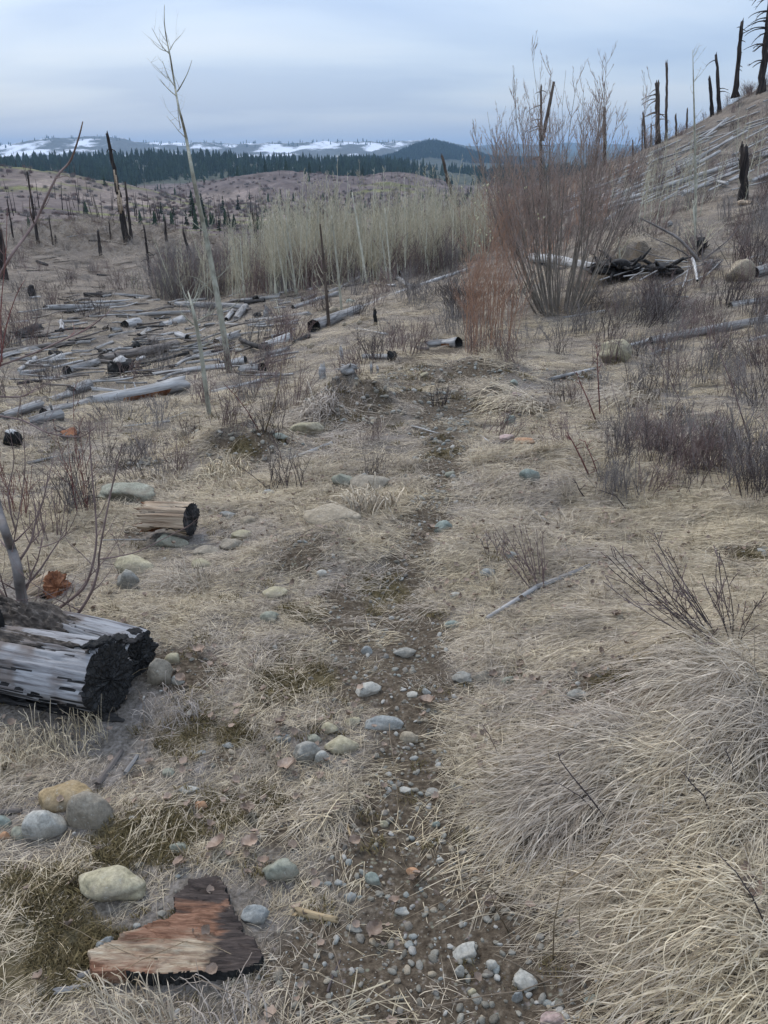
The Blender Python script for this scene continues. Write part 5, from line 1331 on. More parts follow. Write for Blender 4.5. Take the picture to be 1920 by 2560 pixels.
def shrub(base, hpx, wpx, n_, m0, m1, label, name='bare_shrub', cat='shrub', seed=0, r=.01, group=None, parts=True, nb=5, lean=(0, 0), foot=.12, up=.06, wander=.09, blr=.5, Y=None, rmin=.0013):
    global RMIN
    RMIN = rmin
    b = G(*base) if Y is None else gsnap(at(*base, Y)); b.z = hz(b.x, b.y); s = depth(b) / F; h = hpx * s; w_ = wpx * s / 2
    o = empty(name, b); tag(o, label, cat, group); q = random.Random(seed)
    ng = max(1, n_ if parts else 1); allm = MB()
    for k in range(n_):
        a = q.uniform(0, 6.28); rr = math.sqrt(q.random()); f0 = Vector((math.cos(a) * rr * w_ * foot, math.sin(a) * rr * w_ * foot, -.03))
        t = Vector((math.cos(a) * rr * w_ + lean[0] * h, math.sin(a) * rr * w_ * .8 + lean[1] * h, h * q.uniform(.72, 1.0) * (1 - .22 * rr * rr)))
        d = (t - f0); l = d.length * 1.02; d = (d.normalized() - Vector((0, 0, up * .9))).normalized()
        mb = MB() if parts else allm
        stem_rec(mb, q, f0, d, l, r * q.uniform(.6, 1.25), 0, wander, up * .3, nb, blr)
        if parts: obj('stem', mb.mesh('stem', [M[m0], M[m1]]), o)
    if not parts: obj('stems', allm.mesh('stems', [M[m0], M[m1]]), o)
    return o
shrub((1400, 778), 575, 430, 66, 'willow_stem', 'willow_twig', 'big bare willow with dark basal stems fanning up against the sky', 'willow_shrub', seed=8, r=.0115, nb=17, foot=.30, wander=.075, blr=.36, up=.5, rmin=.0018)
shrub((1225, 880), 300, 170, 62, 'orange_twig', 'orange_twig', 'dense thicket of orange red willow stems left of the big willow', 'willow_shrub', seed=9, r=.005, parts=False, nb=6, foot=.8, wander=.06)
shrub((1262, 800), 420, 210, 26, 'willow_twig', 'orange_twig', 'taller reddish willow stems filling behind the orange thicket', 'willow_shrub', seed=10, r=.006, parts=False, nb=6, foot=.7, wander=.06)
shrub((1150, 800), 125, 110, 70, 'grey_twig', 'dark_twig', 'rounded dark grey bush at the left foot of the orange thicket', seed=11, r=.006, parts=False, nb=6, foot=.5)
for k, (bx, by, hp, wp, n_, lab) in enumerate(((1215, 610, 130, 120, 40, 'reddish brush behind the tip of the longest log'), (1480, 560, 120, 130, 40, 'orange brush on the slope right behind the big willow'), (1300, 560, 140, 150, 50, 'orange brush on the slope left behind the big willow'),
                                                (1420, 500, 80, 120, 40, 'orange brush high on the slope behind the big willow'), (1560, 450, 60, 110, 30, 'orange brush on the slope below the squat snags'), (1360, 640, 120, 130, 40, 'orange brush low behind the stems of the big willow'),
                                                (1240, 540, 110, 110, 40, 'red haze of twigs between aspens and big willow'), (1350, 470, 70, 110, 34, 'orange brush topmost behind the big willow'))):
    shrub((bx, by), hp, wp, n_, 'orange_twig', 'orange_twig', lab, seed=60 + k, r=.010, parts=False, nb=4, foot=.8, group='orange brush on the slope')
shrub((1820, 1605), 290, 400, 24, 'dark_twig', 'plum_twig', 'dark leafless shrub fanning left at the right side above the pale tussocks', seed=12, r=.0030, nb=4, lean=(-.55, -.1), foot=.12, up=.08, blr=.35)
shrub((1345, 1460), 160, 220, 16, 'plum_twig', 'plum_twig', 'sparse reddish stems standing by the bleached pole right of the trail', seed=13, r=.003, nb=3, lean=(-.35, 0), foot=.3, blr=.3)
MS = 'leafless grey shrubs on the right bank'
for k, (bx, by, hp, wp, n_, lab, m0) in enumerate((
    (1790, 1185, 260, 330, 20, 'largest grey leafless shrub on the right bank, level with the yellow boulder', 'grey_twig'), (1890, 1240, 240, 260, 22, 'grey leafless shrub half cut by the right picture side', 'dark_twig'),
    (1650, 1130, 170, 230, 22, 'grey leafless shrub below the end of the hollow log', 'grey_twig'), (1560, 1060, 110, 150, 14, 'small wiry shrub right below the yellow boulder', 'plum_twig'),
    (1880, 1010, 140, 200, 22, 'grey shrub under the long hollow log at the right side', 'grey_twig'), (1700, 930, 90, 180, 22, 'low brush under the middle of the hollow log', 'grey_twig'),
    (1560, 780, 100, 200, 34, 'brownish brush between the willow foot and the hollow log', 'plum_twig'), (1660, 800, 90, 150, 26, 'brownish brush below the brush pile', 'plum_twig'), (1320, 860, 80, 160, 30, 'grey brush at the right foot of the orange thicket', 'grey_twig'),
    (1400, 850, 70, 160, 30, 'low grey brush in front of the big willow', 'grey_twig'), (1890, 620, 100, 120, 40, 'dark bushy shrub on the slope above the thick burnt log', 'dark_twig'), (1870, 560, 60, 100, 30, 'dull shrub on the slope below the lone burnt snag', 'dark_twig'),
    (1240, 1390, 90, 70, 6, 'few thin stems right of the blue green trail stone', 'plum_twig'))):
    shrub((bx, by), hp, wp, max(5, int(n_ * .6)), m0, 'grey_twig', lab, seed=100 + k, r=.0026 if by > 900 else .005, parts=by > 900 and n_ < 25, nb=4, foot=.45, group=MS, lean=(-.1, 0), blr=.35)
LS = 'leafless brush left of the trail'
for k, (bx, by, hp, wp, n_, lab, m0) in enumerate((
    (720, 1030, 150, 160, 34, 'reddish leafless bush left of the trail below the pale cut logs', 'plum_twig'), (620, 990, 80, 120, 26, 'low reddish bush left of the larger one by the trail', 'plum_twig'), (1095, 1015, 70, 60, 16, 'small grey bush right beside the trail above the dark mound', 'dark_twig'),
    (300, 1050, 60, 200, 40, 'low grey brush under the orange rotted log', 'grey_twig'), (400, 1030, 50, 120, 30, 'low grey brush right of the orange rotted log', 'grey_twig'), (100, 790, 60, 80, 36, 'rounded grey bush at the upper left of the clearing', 'grey_twig'), (130, 765, 50, 50, 30, 'rounded reddish bush at the upper left of the clearing', 'plum_twig'),
    (40, 1290, 190, 150, 14, 'thin red stems rising beside the sapling at the left side', 'red_twig'), (215, 1290, 330, 110, 6, 'few tall red stems left of the rotten log chunk', 'red_twig'), (120, 1350, 150, 170, 14, 'loose purplish stems behind the orange stump at left', 'plum_twig'), (250, 1100, 90, 160, 20, 'wiry brush above the flat slab of rock', 'plum_twig'))):
    shrub((bx, by), hp, wp, n_, m0, m0, lab, seed=200 + k, r=.0036 if by > 900 else .006, parts=n_ <= 16, nb=3, foot=.45, group=LS, blr=.4)
# single red stems
def wand(pix, w_, mt, label, name='bare_shoot', cat='shoot', group=None, seed=0, Y=None, tw=0):
    q = random.Random(seed); b = G(*pix[0]) if Y is None else at(*pix[0], Y)
    s = depth(b) / F; pts = [at(px, py, b.y - .02 * i) - b for i, (px, py) in enumerate(pix)]
    if Y is None: pts[0] = Vector((0, 0, -.02))
    mb = MB(); mb.tube(pts, [w_ / 2 * s * (1 - .6 * i / (len(pts) - 1)) for i in range(len(pts))], 5)
    for k in range(tw):
        i = q.randrange(len(pts) - 1); p = pts[i].lerp(pts[i + 1], q.random()); mb.tube([p, p + Vector((q.choice((-1, 1)) * q.uniform(.3, 1), q.gauss(0, .3), q.uniform(.2, 1))).normalized() * 18 * s], [w_ * .25 * s, w_ * .12 * s], 3)
    o = obj(name, mb.mesh(name, [M[mt]]), None, b); tag(o, label, cat, group); return o
for k, (pix, w_, mt, lab) in enumerate((
    ([(1501, 1037), (1497, 980), (1494, 920), (1492, 861)], 4, 'red_twig', 'upright bright red stem left of the yellow boulder'), ([(1493, 1052), (1470, 1000), (1452, 960), (1441, 930)], 4, 'red_twig', 'red stem leaning left beside the upright one'),
    ([(1481, 1198), (1455, 1150), (1432, 1105), (1417, 1081)], 5, 'red_twig', 'dark red stem leaning left below the grey tussock'), ([(1500, 1190), (1482, 1150), (1462, 1103)], 4, 'red_twig', 'dark red stem right beside the one leaning left'),
    ([(1470, 1245), (1448, 1225), (1440, 1205)], 4, 'dark_twig', 'short dark stem under the pair of dark red stems'), ([(1575, 1275), (1540, 1240), (1500, 1225)], 4, 'dark_twig', 'dark stem arching left below the pair of red stems'),
    ([(1660, 1040), (1700, 1000), (1650, 900), (1600, 840)], 3, 'plum_twig', 'long purplish stem slanting over the hollow log'), ([(1880, 1110), (1830, 960), (1790, 860), (1770, 800)], 4, 'plum_twig', 'long purplish stem crossing the hollow log at right'),
    ([(1540, 2062), (1480, 2000), (1430, 1940), (1400, 1900), (1395, 1880)], 5, 'dark_twig', 'dark stem with a curled tip among the pale tussocks'), ([(1520, 2045), (1450, 1990), (1400, 1960), (1345, 1960)], 3, 'dark_twig', 'thin dark stem lying left of the curled tipped one'),
    ([(1787, 2048), (1760, 1990), (1725, 1955), (1712, 1935)], 5, 'dark_twig', 'dark leaning stem on the right tussocks'), ([(1842, 1955), (1830, 1910), (1812, 1870)], 5, 'dark_twig', 'short dark upright stem on the right tussocks'),
    ([(1925, 2310), (1880, 2240), (1840, 2180), (1800, 2140)], 5, 'dark_twig', 'dark stem slanting at the lower right corner region'), ([(1250, 1880), (1225, 1840), (1205, 1810)], 3, 'plum_twig', 'thin purplish stem at the left tip of the tussock fan'),
    ([(705, 1160), (700, 1130), (682, 1100)], 3, 'plum_twig', 'thin purplish stem below the flat white topped rock'), ([(650, 1075), (620, 1030), (590, 990), (560, 960)], 3, 'red_twig', 'long red stem leaning left above the flat rock'),
    ([(660, 1080), (685, 1010), (700, 950), (706, 898)], 4, 'grass_pale', 'tall pale straw stalk standing left of the trail'))):
    wand(pix, w_, mt, lab, seed=k, tw=7 if 'stem' in lab else 0, group='single bare stems')

# sapling at the left foreground
tree_poly('grey_sapling', [(58, 1585), (60, 1540), (52, 1480), (42, 1415), (28, 1370), (12, 1325), (-4, 1270), (-20, 1200), (-30, 1120)], [30, 27, 26, 24, 22, 20, 18, 15, 12], 'smooth grey barked sapling growing behind the charred logs at left', 'tree', None, Y=2.72, seed=70,
          mats_=('grey_twig', 'plum_twig'), rtw=110, bl_=.32,
          branches=[([(40, 1412), (75, 1360), (90, 1300), (112, 1235), (120, 1180)], 7), ([(55, 1490), (90, 1520), (150, 1500), (190, 1440)], 4), ([(60, 1575), (110, 1545), (175, 1500), (215, 1460), (238, 1380), (240, 1300), (228, 1160), (222, 1050)], 9),
                    ([(90, 1600), (145, 1575), (190, 1540), (228, 1480), (246, 1420), (249, 1378), (278, 1227), (305, 1110)], 10), ([(249, 1398), (300, 1390), (347, 1378), (405, 1349), (470, 1315), (492, 1297)], 4),
                    ([(0, 1040), (60, 1052), (120, 1082), (200, 1092), (240, 1066)], 5), ([(-20, 990), (50, 992), (80, 978), (98, 958)], 5), ([(40, 1330), (20, 1240), (35, 1150), (20, 1060)], 4), ([(95, 1370), (150, 1350), (185, 1300), (200, 1240)], 3),
                    ([(-20, 1450), (30, 1520), (40, 1560)], 7), ([(58, 1570), (20, 1500), (-10, 1400)], 7), ([(110, 1240), (130, 1160), (145, 1080)], 3), ([(30, 1380), (60, 1200), (60, 1100), (50, 1000)], 3)])
tree_poly('overhanging_branch', [(-40, 770), (0, 690), (29, 637), (87, 556), (139, 446), (174, 405), (195, 350), (207, 304)], [9, 8, 7, 6.5, 5.5, 5, 4, 2.5], 'long pale bare branch reaching in from the left over the valley', 'branch', None, Y=3.2, seed=71, mats_=('plum_twig', 'plum_twig'), rtw=12, bl_=.2,
          branches=[([(85, 558), (76, 530), (74, 500), (78, 470)], 4), ([(139, 446), (165, 440), (185, 448)], 2.5), ([(10, 670), (8, 600), (0, 560)], 4)])
tree_poly('overhanging_branch', [(-30, 925), (0, 914), (87, 882), (162, 848), (214, 825), (255, 795), (280, 772)], [5.5, 5, 4.5, 4, 3.3, 2.6, 2], 'reddish bare branch reaching in from the left across the clearing', 'branch', None, Y=3.0, seed=72, mats_=('plum_twig', 'red_twig'), rtw=10, bl_=.18,
          branches=[([(0, 917), (15, 820), (40, 740), (62, 700)], 4), ([(5, 905), (2, 780), (14, 640), (18, 520)], 4), ([(162, 848), (185, 830), (180, 800)], 2)])
# ------------------------------------------------------------------ stones
ST = [
 (165, 1985, 135, 78, 'ochre', 0, 'smooth ochre boulder, topmost of the stone cluster at lower left'), (112, 2062, 100, 88, 'pale', 0, 'rounded pale pinkish boulder in front of the smooth ochre one'),
 (228, 2030, 120, 110, 'taupe', 0, 'half buried taupe boulder right of the smooth ochre one'), (46, 2082, 40, 36, 'green', 0, 'small green stone left of the rounded pale boulder'), (8, 2056, 40, 40, 'teal', 0, 'grey green stone cut by the left picture side'),
 (10, 2090, 28, 26, 'orange', 0, 'small reddish stone under the grey green one at left'), (278, 2206, 165, 80, 'yellow', 1, 'large pale yellow angular rock above the red broken slab of wood'), (503, 2015, 32, 28, 'orange', 0, 'small bright orange stone in the moss left of the trail'),
 (266, 2362, 44, 36, 'blue', 1, 'bluish flat stone by the left corner of the red broken slab'), (700, 2176, 80, 56, 'green', 1, 'angular grey green rock left of the trail edge'), (932, 2198, 40, 34, 'teal', 0, 'teal pebble at the left edge of the trail below centre'),
 (875, 2241, 32, 24, 'blue', 0, 'bluish pebble lower left of the teal one'), (856, 1860, 82, 52, 'yellow', 0, 'rounded yellowish stone, largest of the group of stones on the path'), (764, 1886, 74, 60, 'grey', 1, 'flat topped grey stone left of the rounded yellowish one'),
 (784, 1845, 38, 28, 'green', 0, 'small greenish stone above the flat topped grey one'), (822, 1820, 46, 32, 'yellow', 0, 'greenish tan stone above the rounded yellowish one'), (882, 1801, 40, 24, 'yellow', 0, 'small tan stone above the long bluish slab on the path'),
 (962, 1812, 98, 26, 'blue', 1, 'long flat bluish slab on the path'), (802, 1896, 34, 42, 'pale', 0, 'small pale stone between the flat topped grey and the yellowish one'), (422, 1930, 34, 24, 'green', 0, 'small pale green stone in the grass below the charred logs'),
 (472, 1975, 50, 18, 'pale', 1, 'flat whitish stone chip left of the orange stone'), (1022, 1845, 46, 36, 'tan', 0, 'smooth tan stone right of the long bluish slab'), (1012, 1974, 34, 20, 'pale', 0, 'white oval pebble on the trail beside the tussocks'),
 (1079, 1978, 38, 22, 'grey', 0, 'grey oval pebble right of the white oval one'), (1163, 2380, 78, 40, 'pale', 0, 'elongated pale stone tilted up on the bare trail'), (1148, 2430, 26, 32, 'pale', 1, 'small pale stone just below the elongated tilted one'),
 (1229, 2414, 30, 32, 'pale', 0, 'whitish oval pebble right of the elongated tilted stone'), (1313, 2450, 60, 44, 'pale', 1, 'angular whitish stone on the trail near the bottom'), (1481, 2499, 42, 24, 'teal', 0, 'teal stone under the lowest tussock'),
 (1032, 2178, 32, 22, 'orange', 0, 'little orange tan pebble in the middle of the trail'), (1828, 2520, 66, 44, 'grey', 0, 'grey stone half hidden under grass at lower right'), (1440, 2337, 24, 22, 'blue', 0, 'small bluish pebble beside the tussock at right of the trail'),
 (1432, 2304, 26, 18, 'pink', 0, 'small pink pebble just above the bluish one'), (1382, 2548, 66, 36, 'pink', 0, 'broad pinkish stone at the bottom picture side'), (1006, 2276, 36, 20, 'pale', 1, 'flat pale pebble on the trail below the orange tan one'),
 (1293, 2495, 24, 30, 'blue', 1, 'small upright bluish stone below the angular whitish one'), (1666, 2538, 46, 40, 'green', 1, 'green grey stone at the bottom under the grass'), (1108, 1318, 48, 38, 'teal', 0, 'round blue green stone beside the bend of the trail'),
 (1322, 1197, 52, 42, 'teal', 0, 'blue green stone on the right bank beyond the bend'), (1132, 1560, 40, 20, 'teal', 0, 'bright green oval stone beside the end of the bleached pole'), (1125, 1188, 26, 18, 'green', 0, 'small greenish stone in the middle of the far trail'),
 (1220, 1430, 42, 26, 'blue', 0, 'bluish stone above the middle of the bleached pole'), (1139, 1487, 34, 18, 'pale', 0, 'small pale stone left of the bleached pole'), (1012, 1630, 50, 24, 'grey', 1, 'flat grey stone in the dark soil of the trail'),
 (1157, 1694, 50, 34, 'grey', 1, 'left one of three dull stones right of the dark soil'), (1206, 1690, 50, 32, 'taupe', 0, 'middle one of three dull stones right of the dark soil'), (1270, 1702, 40, 28, 'green', 0, 'right one of three dull stones right of the dark soil'),
 (1066, 1729, 24, 18, 'blue', 0, 'small blue grey pebble in the trail under the three dull stones'), (1032, 1735, 30, 16, 'pale', 0, 'small pale pebble left of the blue grey one'), (1608, 1648, 50, 40, 'ochre', 1, 'brown stone in the gap above the big tussock'),
 (1590, 1668, 44, 26, 'taupe', 1, 'dull stone touching the lower side of the brown one'), (1446, 1738, 50, 34, 'grey', 1, 'grey stone beside the mossy gravel above the tussock fan'), (1278, 1389, 38, 24, 'blue', 0, 'blue grey stone between the reddish stems right of the trail'),
 (1830, 1752, 90, 70, 'taupe', 1, 'big shadowed stone under the overhanging tussock at right'), (315, 1240, 138, 46, 'green', 1, 'big flat green grey slab of rock left of the rotten log chunk'), (434, 1354, 74, 40, 'green', 1, 'grey green stone leaning on the rotten log chunk'),
 (515, 1376, 66, 34, 'taupe', 0, 'dull stone right of the rotten log chunk'), (605, 1336, 54, 28, 'yellow', 0, 'pale stone right above the dull stone by the log chunk'), (506, 1408, 52, 28, 'yellow', 0, 'yellowish stone just below the dull one by the log chunk'),
 (576, 1362, 56, 36, 'taupe', 1, 'brownish stone between the two pale ones right of the log chunk'), (333, 1416, 100, 56, 'yellow', 1, 'long yellow green rock below the rotten log chunk'), (321, 1455, 56, 60, 'grey', 1, 'grey slab leaning below the long yellow green rock'),
 (686, 1480, 66, 34, 'yellow', 0, 'upper one of two yellowish stones left of the trail'), (674, 1543, 50, 36, 'green', 0, 'lower one of two yellowish green stones left of the trail'), (434, 1647, 44, 36, 'yellow', 0, 'round cream stone right of the charred log faces'),
 (917, 1628, 30, 28, 'blue', 0, 'blue grey pebble left of the dark soil in the trail'), (920, 1723, 64, 36, 'pale', 1, 'whitish grey stone on the left of the trail'), (671, 1237, 32, 22, 'blue', 0, 'small blue stone left of the gravelly tan boulder'),
 (859, 1211, 60, 40, 'green', 1, 'green stone left end of the row beyond the tan boulder'), (925, 1212, 100, 34, 'taupe', 1, 'long brownish stone next to the green one'), (833, 1288, 140, 58, 'tan', 0, 'gravelly tan boulder sunk in the grass left of the trail'),
 (622, 1300, 42, 26, 'tan', 0, 'small tan stone left of the gravelly boulder'), (400, 1686, 60, 76, 'taupe', 1, 'dull slab leaning beside the charred log faces'), (445, 1700, 34, 28, 'pale', 0, 'small pale stone below the dull leaning slab'),
 (567, 1285, 44, 20, 'blue', 1, 'flat blue grey stone between the log chunk and the tan boulder'), (807, 1433, 32, 20, 'pale', 0, 'small pale stone left of the trail above the moss'), (767, 1077, 76, 36, 'yellow', 1, 'flat white topped rock beside the dark earth mound'),
 (697, 1093, 42, 18, 'teal', 1, 'small teal stone left of the flat white topped rock'), (463, 1092, 36, 30, 'tan', 0, 'tan stone alone in the grass left of the white topped rock'), (834, 784, 32, 28, 'tan', 1, 'tan pointed stone behind the longest log'),
 (1533, 894, 74, 72, 'yellow', 1, 'yellow grey square boulder on the right bank'), (1275, 1055, 32, 26, 'teal', 0, 'blue green stone on the bank left below the yellow boulder'), (1284, 960, 20, 18, 'teal', 0, 'small pale blue stone above the blue green one'),
 (1286, 996, 34, 24, 'pink', 1, 'pinkish stone between the two blue green ones'), (1348, 1044, 22, 18, 'tan', 0, 'small tan stone right of the blue green one on the bank'), (1851, 690, 72, 62, 'tan', 0, 'large tan boulder by the brush pile at the right'),
 (1267, 1098, 38, 22, 'pink', 0, 'flat pinkish stone on the far trail side'), (1308, 1106, 50, 18, 'orange', 1, 'orange tan low stone right of the flat pinkish one'), (1060, 938, 20, 14, 'yellow', 0, 'little yellowish stone on the trail near the red willows'),
 (862, 812, 14, 12, 'tan', 0, 'left small tan stone under the longest log'), (899, 809, 14, 12, 'tan', 0, 'right small tan stone under the longest log'), (598, 880, 20, 16, 'pale', 0, 'pale stone at the left foot of the burnt shell'), (775, 868, 20, 16, 'tan', 1, 'tan stone right of the small blackened log'),
 (695, 818, 30, 14, 'tan', 1, 'tan low stone above the pale cut log'), (876, 758, 24, 16, 'teal', 1, 'pale green stone above the longest log'), (455, 1095, 14, 12, 'pale', 0, 'tiny pale stone touching the lone tan stone'), (480, 1786, 28, 22, 'pale', 1, 'pale upright chip of stone below the leaning slab'),
 (569, 1863, 34, 14, 'blue', 1, 'flat bluish chip in the grass left of the path'), (502, 1882, 26, 12, 'blue', 1, 'small bluish chip left of the flat bluish one'), (708, 1846, 50, 20, 'blue', 1, 'dull bluish flat stone left of the stone group on the path'),
 (450, 2120, 46, 34, 'green', 1, 'moss edged greenish stone at the lower left above the slab'), (885, 2320, 40, 22, 'grey', 0, 'grey pebble on the trail edge above the splinter'), (1100, 2150, 20, 16, 'pale', 0, 'small pale pebble at centre of the trail'),
 (640, 2290, 70, 50, 'blue', 1, 'bluish rock half hidden in grass right of the red slab'), (1090, 2060, 20, 16, 'teal', 0, 'tiny teal pebble at centre of the trail'), (960, 2060, 22, 18, 'yellow', 0, 'tiny cream pebble at centre left of the trail'), (1180, 2480, 22, 20, 'yellow', 0, 'tiny yellowish pebble low on the trail'),
]
for i, (px, py, wp, hp, c_, ang, lab) in enumerate(ST):
    p = G(px, py + hp * .18); s = depth(p) / F; rx = wp / 2 * s * .97; el = math.atan2(EYE - p.z, p.y)
    ry = rx * rnd.uniform(.6, .85); ry = min(ry, hp / 2 * s / max(math.sin(el), .15) * .85)
    rz = .9 * math.sqrt(max((hp / 2 * s) ** 2 - (ry * math.sin(el)) ** 2, (rx * .32) ** 2)) / math.cos(el) * 1.1
    if ang: vs, fs = rock_verts(2000 + i, 4, .34, 12, (rx * 1.12, ry * 1.12, rz * 1.15))
    else: vs, fs = rock_verts(2000 + i, 4, .26, 6, (rx * 1.06, ry * 1.06, rz * 1.08))
    if lab.startswith('elongated'): rot = (0, R(-38), R(10))
    elif 'square boulder' in lab: rot = (0, 0, R(10))
    else: rot = (rnd.uniform(-.1, .1), rnd.uniform(-.1, .1), rnd.uniform(-.25, .25) if wp > hp * 1.5 else rnd.uniform(-.5, .5))
    o = obj('boulder' if wp > 75 else 'stone', mesh_np('stone', vs, fs, [SM[c_]], True), None, (p.x, p.y, hz(p.x, p.y) + rz * (.20 if not ang else .28) + (rz * .4 if py < 1260 else 0)), rot)
    tag(o, lab, 'stone' if wp <= 75 else 'boulder', 'stones along the trail'); EXC.append((p.x, p.y, max(rx, ry)))

# ------------------------------------------------------------------ hero logs at the left
def hero_log(name, ctr, axis, Ln, r, label, mat_, facemat, seed, cav=None, farjag=.05, facejag=.004, grp=None, face_scale=(1, 1), lumpy=.10, groove=.05, squash=1.0, cavmat=3):
    """log whose near cut face is centred at ctr; axis points out of the face; trunk and cut_face are parts"""
    a = Vector(axis).normalized(); q = random.Random(seed); off = Vector((q.uniform(0, 50),) * 3)
    e_ = a.to_track_quat('X', 'Z').to_euler(); o = empty(name, ctr, e_); tag(o, label, 'log', grp)
    sides = 150; n_ = int(Ln / .012); vs = []; fs = []; ms = []
    cracks = [(q.uniform(0, 6.2832), q.uniform(-.12, .12), q.uniform(.02, .045), q.uniform(.07, .18), q.uniform(0, 9)) for _ in range(44)]
    for i in range(n_ + 1):
        x_ = -Ln * (1 - i / n_)
        for k in range(sides):
            an = 2 * math.pi * k / sides; cx_, sy_ = math.cos(an), math.sin(an)
            g1 = mn.noise(Vector((x_ * 1.5, cx_ * 1.2, sy_ * 1.2)) + off); g2 = mn.noise(Vector((x_ * 2.2, cx_ * 6, sy_ * 6)) + off); g3 = mn.noise(Vector((x_ * 5, cx_ * 16, sy_ * 16)) + off)
            rad = r * (1 + lumpy * g1 * 1.6 + groove * (g2 + abs(g2)) + groove * .5 * g3)
            cr1 = mn.noise(Vector((x_ * 1.1 + 9, cx_ * 9, sy_ * 9)) + off)
            if abs(cr1) < .05: rad -= r * .055 * (1 - abs(cr1) / .05)
            mi = 0; cd_ = 0
            for ca, cs, cw, cdp, cph in cracks:
                dd = abs((an - ca - cs * x_ / r * .3 - .06 * math.sin(x_ * 9 + cph) + math.pi) % 6.2832 - math.pi)
                on = mn.noise(Vector((x_ * 2.5 + cph * 7, cph, 0)))
                if dd < cw and on > -.15: cd_ = max(cd_, cdp * (1 - dd / cw) * min(1, (on + .15) * 4))
            rad -= r * cd_
            if cd_ > .035: mi = 1
            if cav:
                u = 1 + x_ / Ln; w_ = sum(1 for _ in ()) or 0
                du = max(0, 1 - abs(u - cav[0]) / cav[1]); da = max(0, 1 - abs(((an / 6.2832 - cav[2] + .5) % 1) - .5) / cav[3])
                f_ = min(1, 3.2 * max(0, du * da - .12 + .12 * g2 + .08 * g1))
                rad *= 1 - cav[4] * f_
                if f_ > .25: mi = cavmat
                elif False: pass
            ex = 0
            if i == 0: ex = -farjag * (q.random() * .6 + g2 + g3)
            if i == n_: ex = facejag * (g2 * 2)
            vs.append((x_ + ex, rad * cx_, rad * sy_ * squash)); 
            if i < n_: ms.append(mi)
    for i in range(n_):
        for k in range(sides):
            k2 = (k + 1) % sides; fs.append((i * sides + k, i * sides + k2, (i + 1) * sides + k2, (i + 1) * sides + k))
    b0 = len(vs); vs.append((-Ln + .05, 0, 0))
    for k in range(sides): fs.append((k, b0, (k + 1) % sides)); ms.append(3)
    obj('trunk', mesh_np('trunk', vs, fs, [M[mat_], M['char_log'], M['pale_wood'], M['rot'], M['char']], True, ms), o)
    fv = []; ff = []; base = n_ * sides; rings_ = 18
    for j in range(rings_):
        u = 1 - j / rings_
        for k in range(sides):
            p = vs[base + k]; nz_ = mn.noise(Vector((p[1] * 25 * u, p[2] * 25 * u, seed)))
            fv.append((p[0] + (.0 if j == 0 else .002 + .006 * nz_ + .004 * mn.noise(Vector((p[1] * 90 * u, p[2] * 90 * u, seed)))), p[1] * u, p[2] * u))
    fv.append((.004, 0, 0))
    for j in range(rings_ - 1):
        for k in range(sides):
            k2 = (k + 1) % sides; ff.append((j * sides + k, j * sides + k2, (j + 1) * sides + k2, (j + 1) * sides + k))
    for k in range(sides): ff.append(((rings_ - 1) * sides + k, (rings_ - 1) * sides + (k + 1) % sides, rings_ * sides))
    obj('cut_face', mesh_np('cut_face', fv, ff, [M[facemat]], True), o)
    return o, vs
def hump(o, name, x_, an, ln, wd, ht, mat_, seed, r):
    """irregular ridge lying on a hero log, in its own coordinates"""
    vs, fs = rock_verts(seed, 5, .6, 0, (ln / 2, wd / 2, ht)); vs = [(v[0], v[1], v[2] * (1 + .9 * mn.noise(Vector((v[0] * 30, v[1] * 60, seed)))) + ht * .5 * mn.noise(Vector((v[0] * 70, v[1] * 90, seed)))) for v in vs]
    vs = [(x_ + v[0], math.cos(an) * (r + v[2]) - math.sin(an) * v[1], math.sin(an) * (r + v[2]) + math.cos(an) * v[1]) for v in vs]
    return obj(name, mesh_np(name, vs, fs, [M[mat_]], True), o)
cA = at(272, 1700, 2.16); rA = 195 / 2 * depth(cA) / F
oA, vA = hero_log('charred_log', cA, (.93, -.33, .06), 1.35, rA, 'big silver weathered log with a black charred sawn face, nearest at left', 'silver_wood', 'char_face', 5, cav=(.45, .95, .66, .15, .22), cavmat=1, lumpy=.12, groove=.06)
# axis frame: local y,z perpendicular; top of the log is angle pi/2
hump(oA, 'burnt_rim', -.02, 1.2, .05, rA * 1.7, .012, 'char', 31, rA * .97)
hump(oA, 'bark_strip', -.38, 1.72, .62, .05, .016, 'bark_rough', 32, rA * .98)
hump(oA, 'rotten_edge', -.42, -1.9, .80, .085, .035, 'char_log', 33, rA * 1.0)
hump(oA, 'rotten_edge', -.70, -1.25, .7, .10, .04, 'char_log', 34, rA * .9)
mb = MB()
kb = Vector((-.44, .0, rA * .85))
mb.tube([kb, kb + Vector((.0, .02, .04)), kb + Vector((.015, .01, .075)), kb + Vector((-.005, .015, .10))], [.042, .034, .027, .014], 10, 0, True, .22)
mb.tube([kb + Vector((-.05, .03, -.01)), kb + Vector((-.07, .05, .05)), kb + Vector((-.10, .04, .09))], [.028, .022, .008], 8, 0, True, .25)
obj('burnt_knot', mb.mesh('burnt_knot', [M['char']]), oA)
cB = at(350, 1652, 2.36); rB = 128 / 2 * depth(cB) / F
oB, vB = hero_log('charred_log', cB, (.90, -.42, .02), .85, rB, 'weathered log with a charred face lying right behind the nearest charred log', 'silver_wood', 'char_face', 6, cav=(.6, .5, .6, .12, .3), cavmat=1, lumpy=.2, groove=.09)
hump(oB, 'burnt_rim', -.03, 1.5, .08, rB * 1.3, .014, 'char_log', 35, rB * .97)
hump(oB, 'bark_heap', -.42, 1.9, .36, .13, .028, 'bark_rough', 36, rB * .9)
hump(oB, 'bark_heap', -.62, 2.3, .3, .15, .04, 'bark_rough', 37, rB * .9)
cC = at(478, 1298, 3.72); rC = 84 / 2 * depth(cC) / F
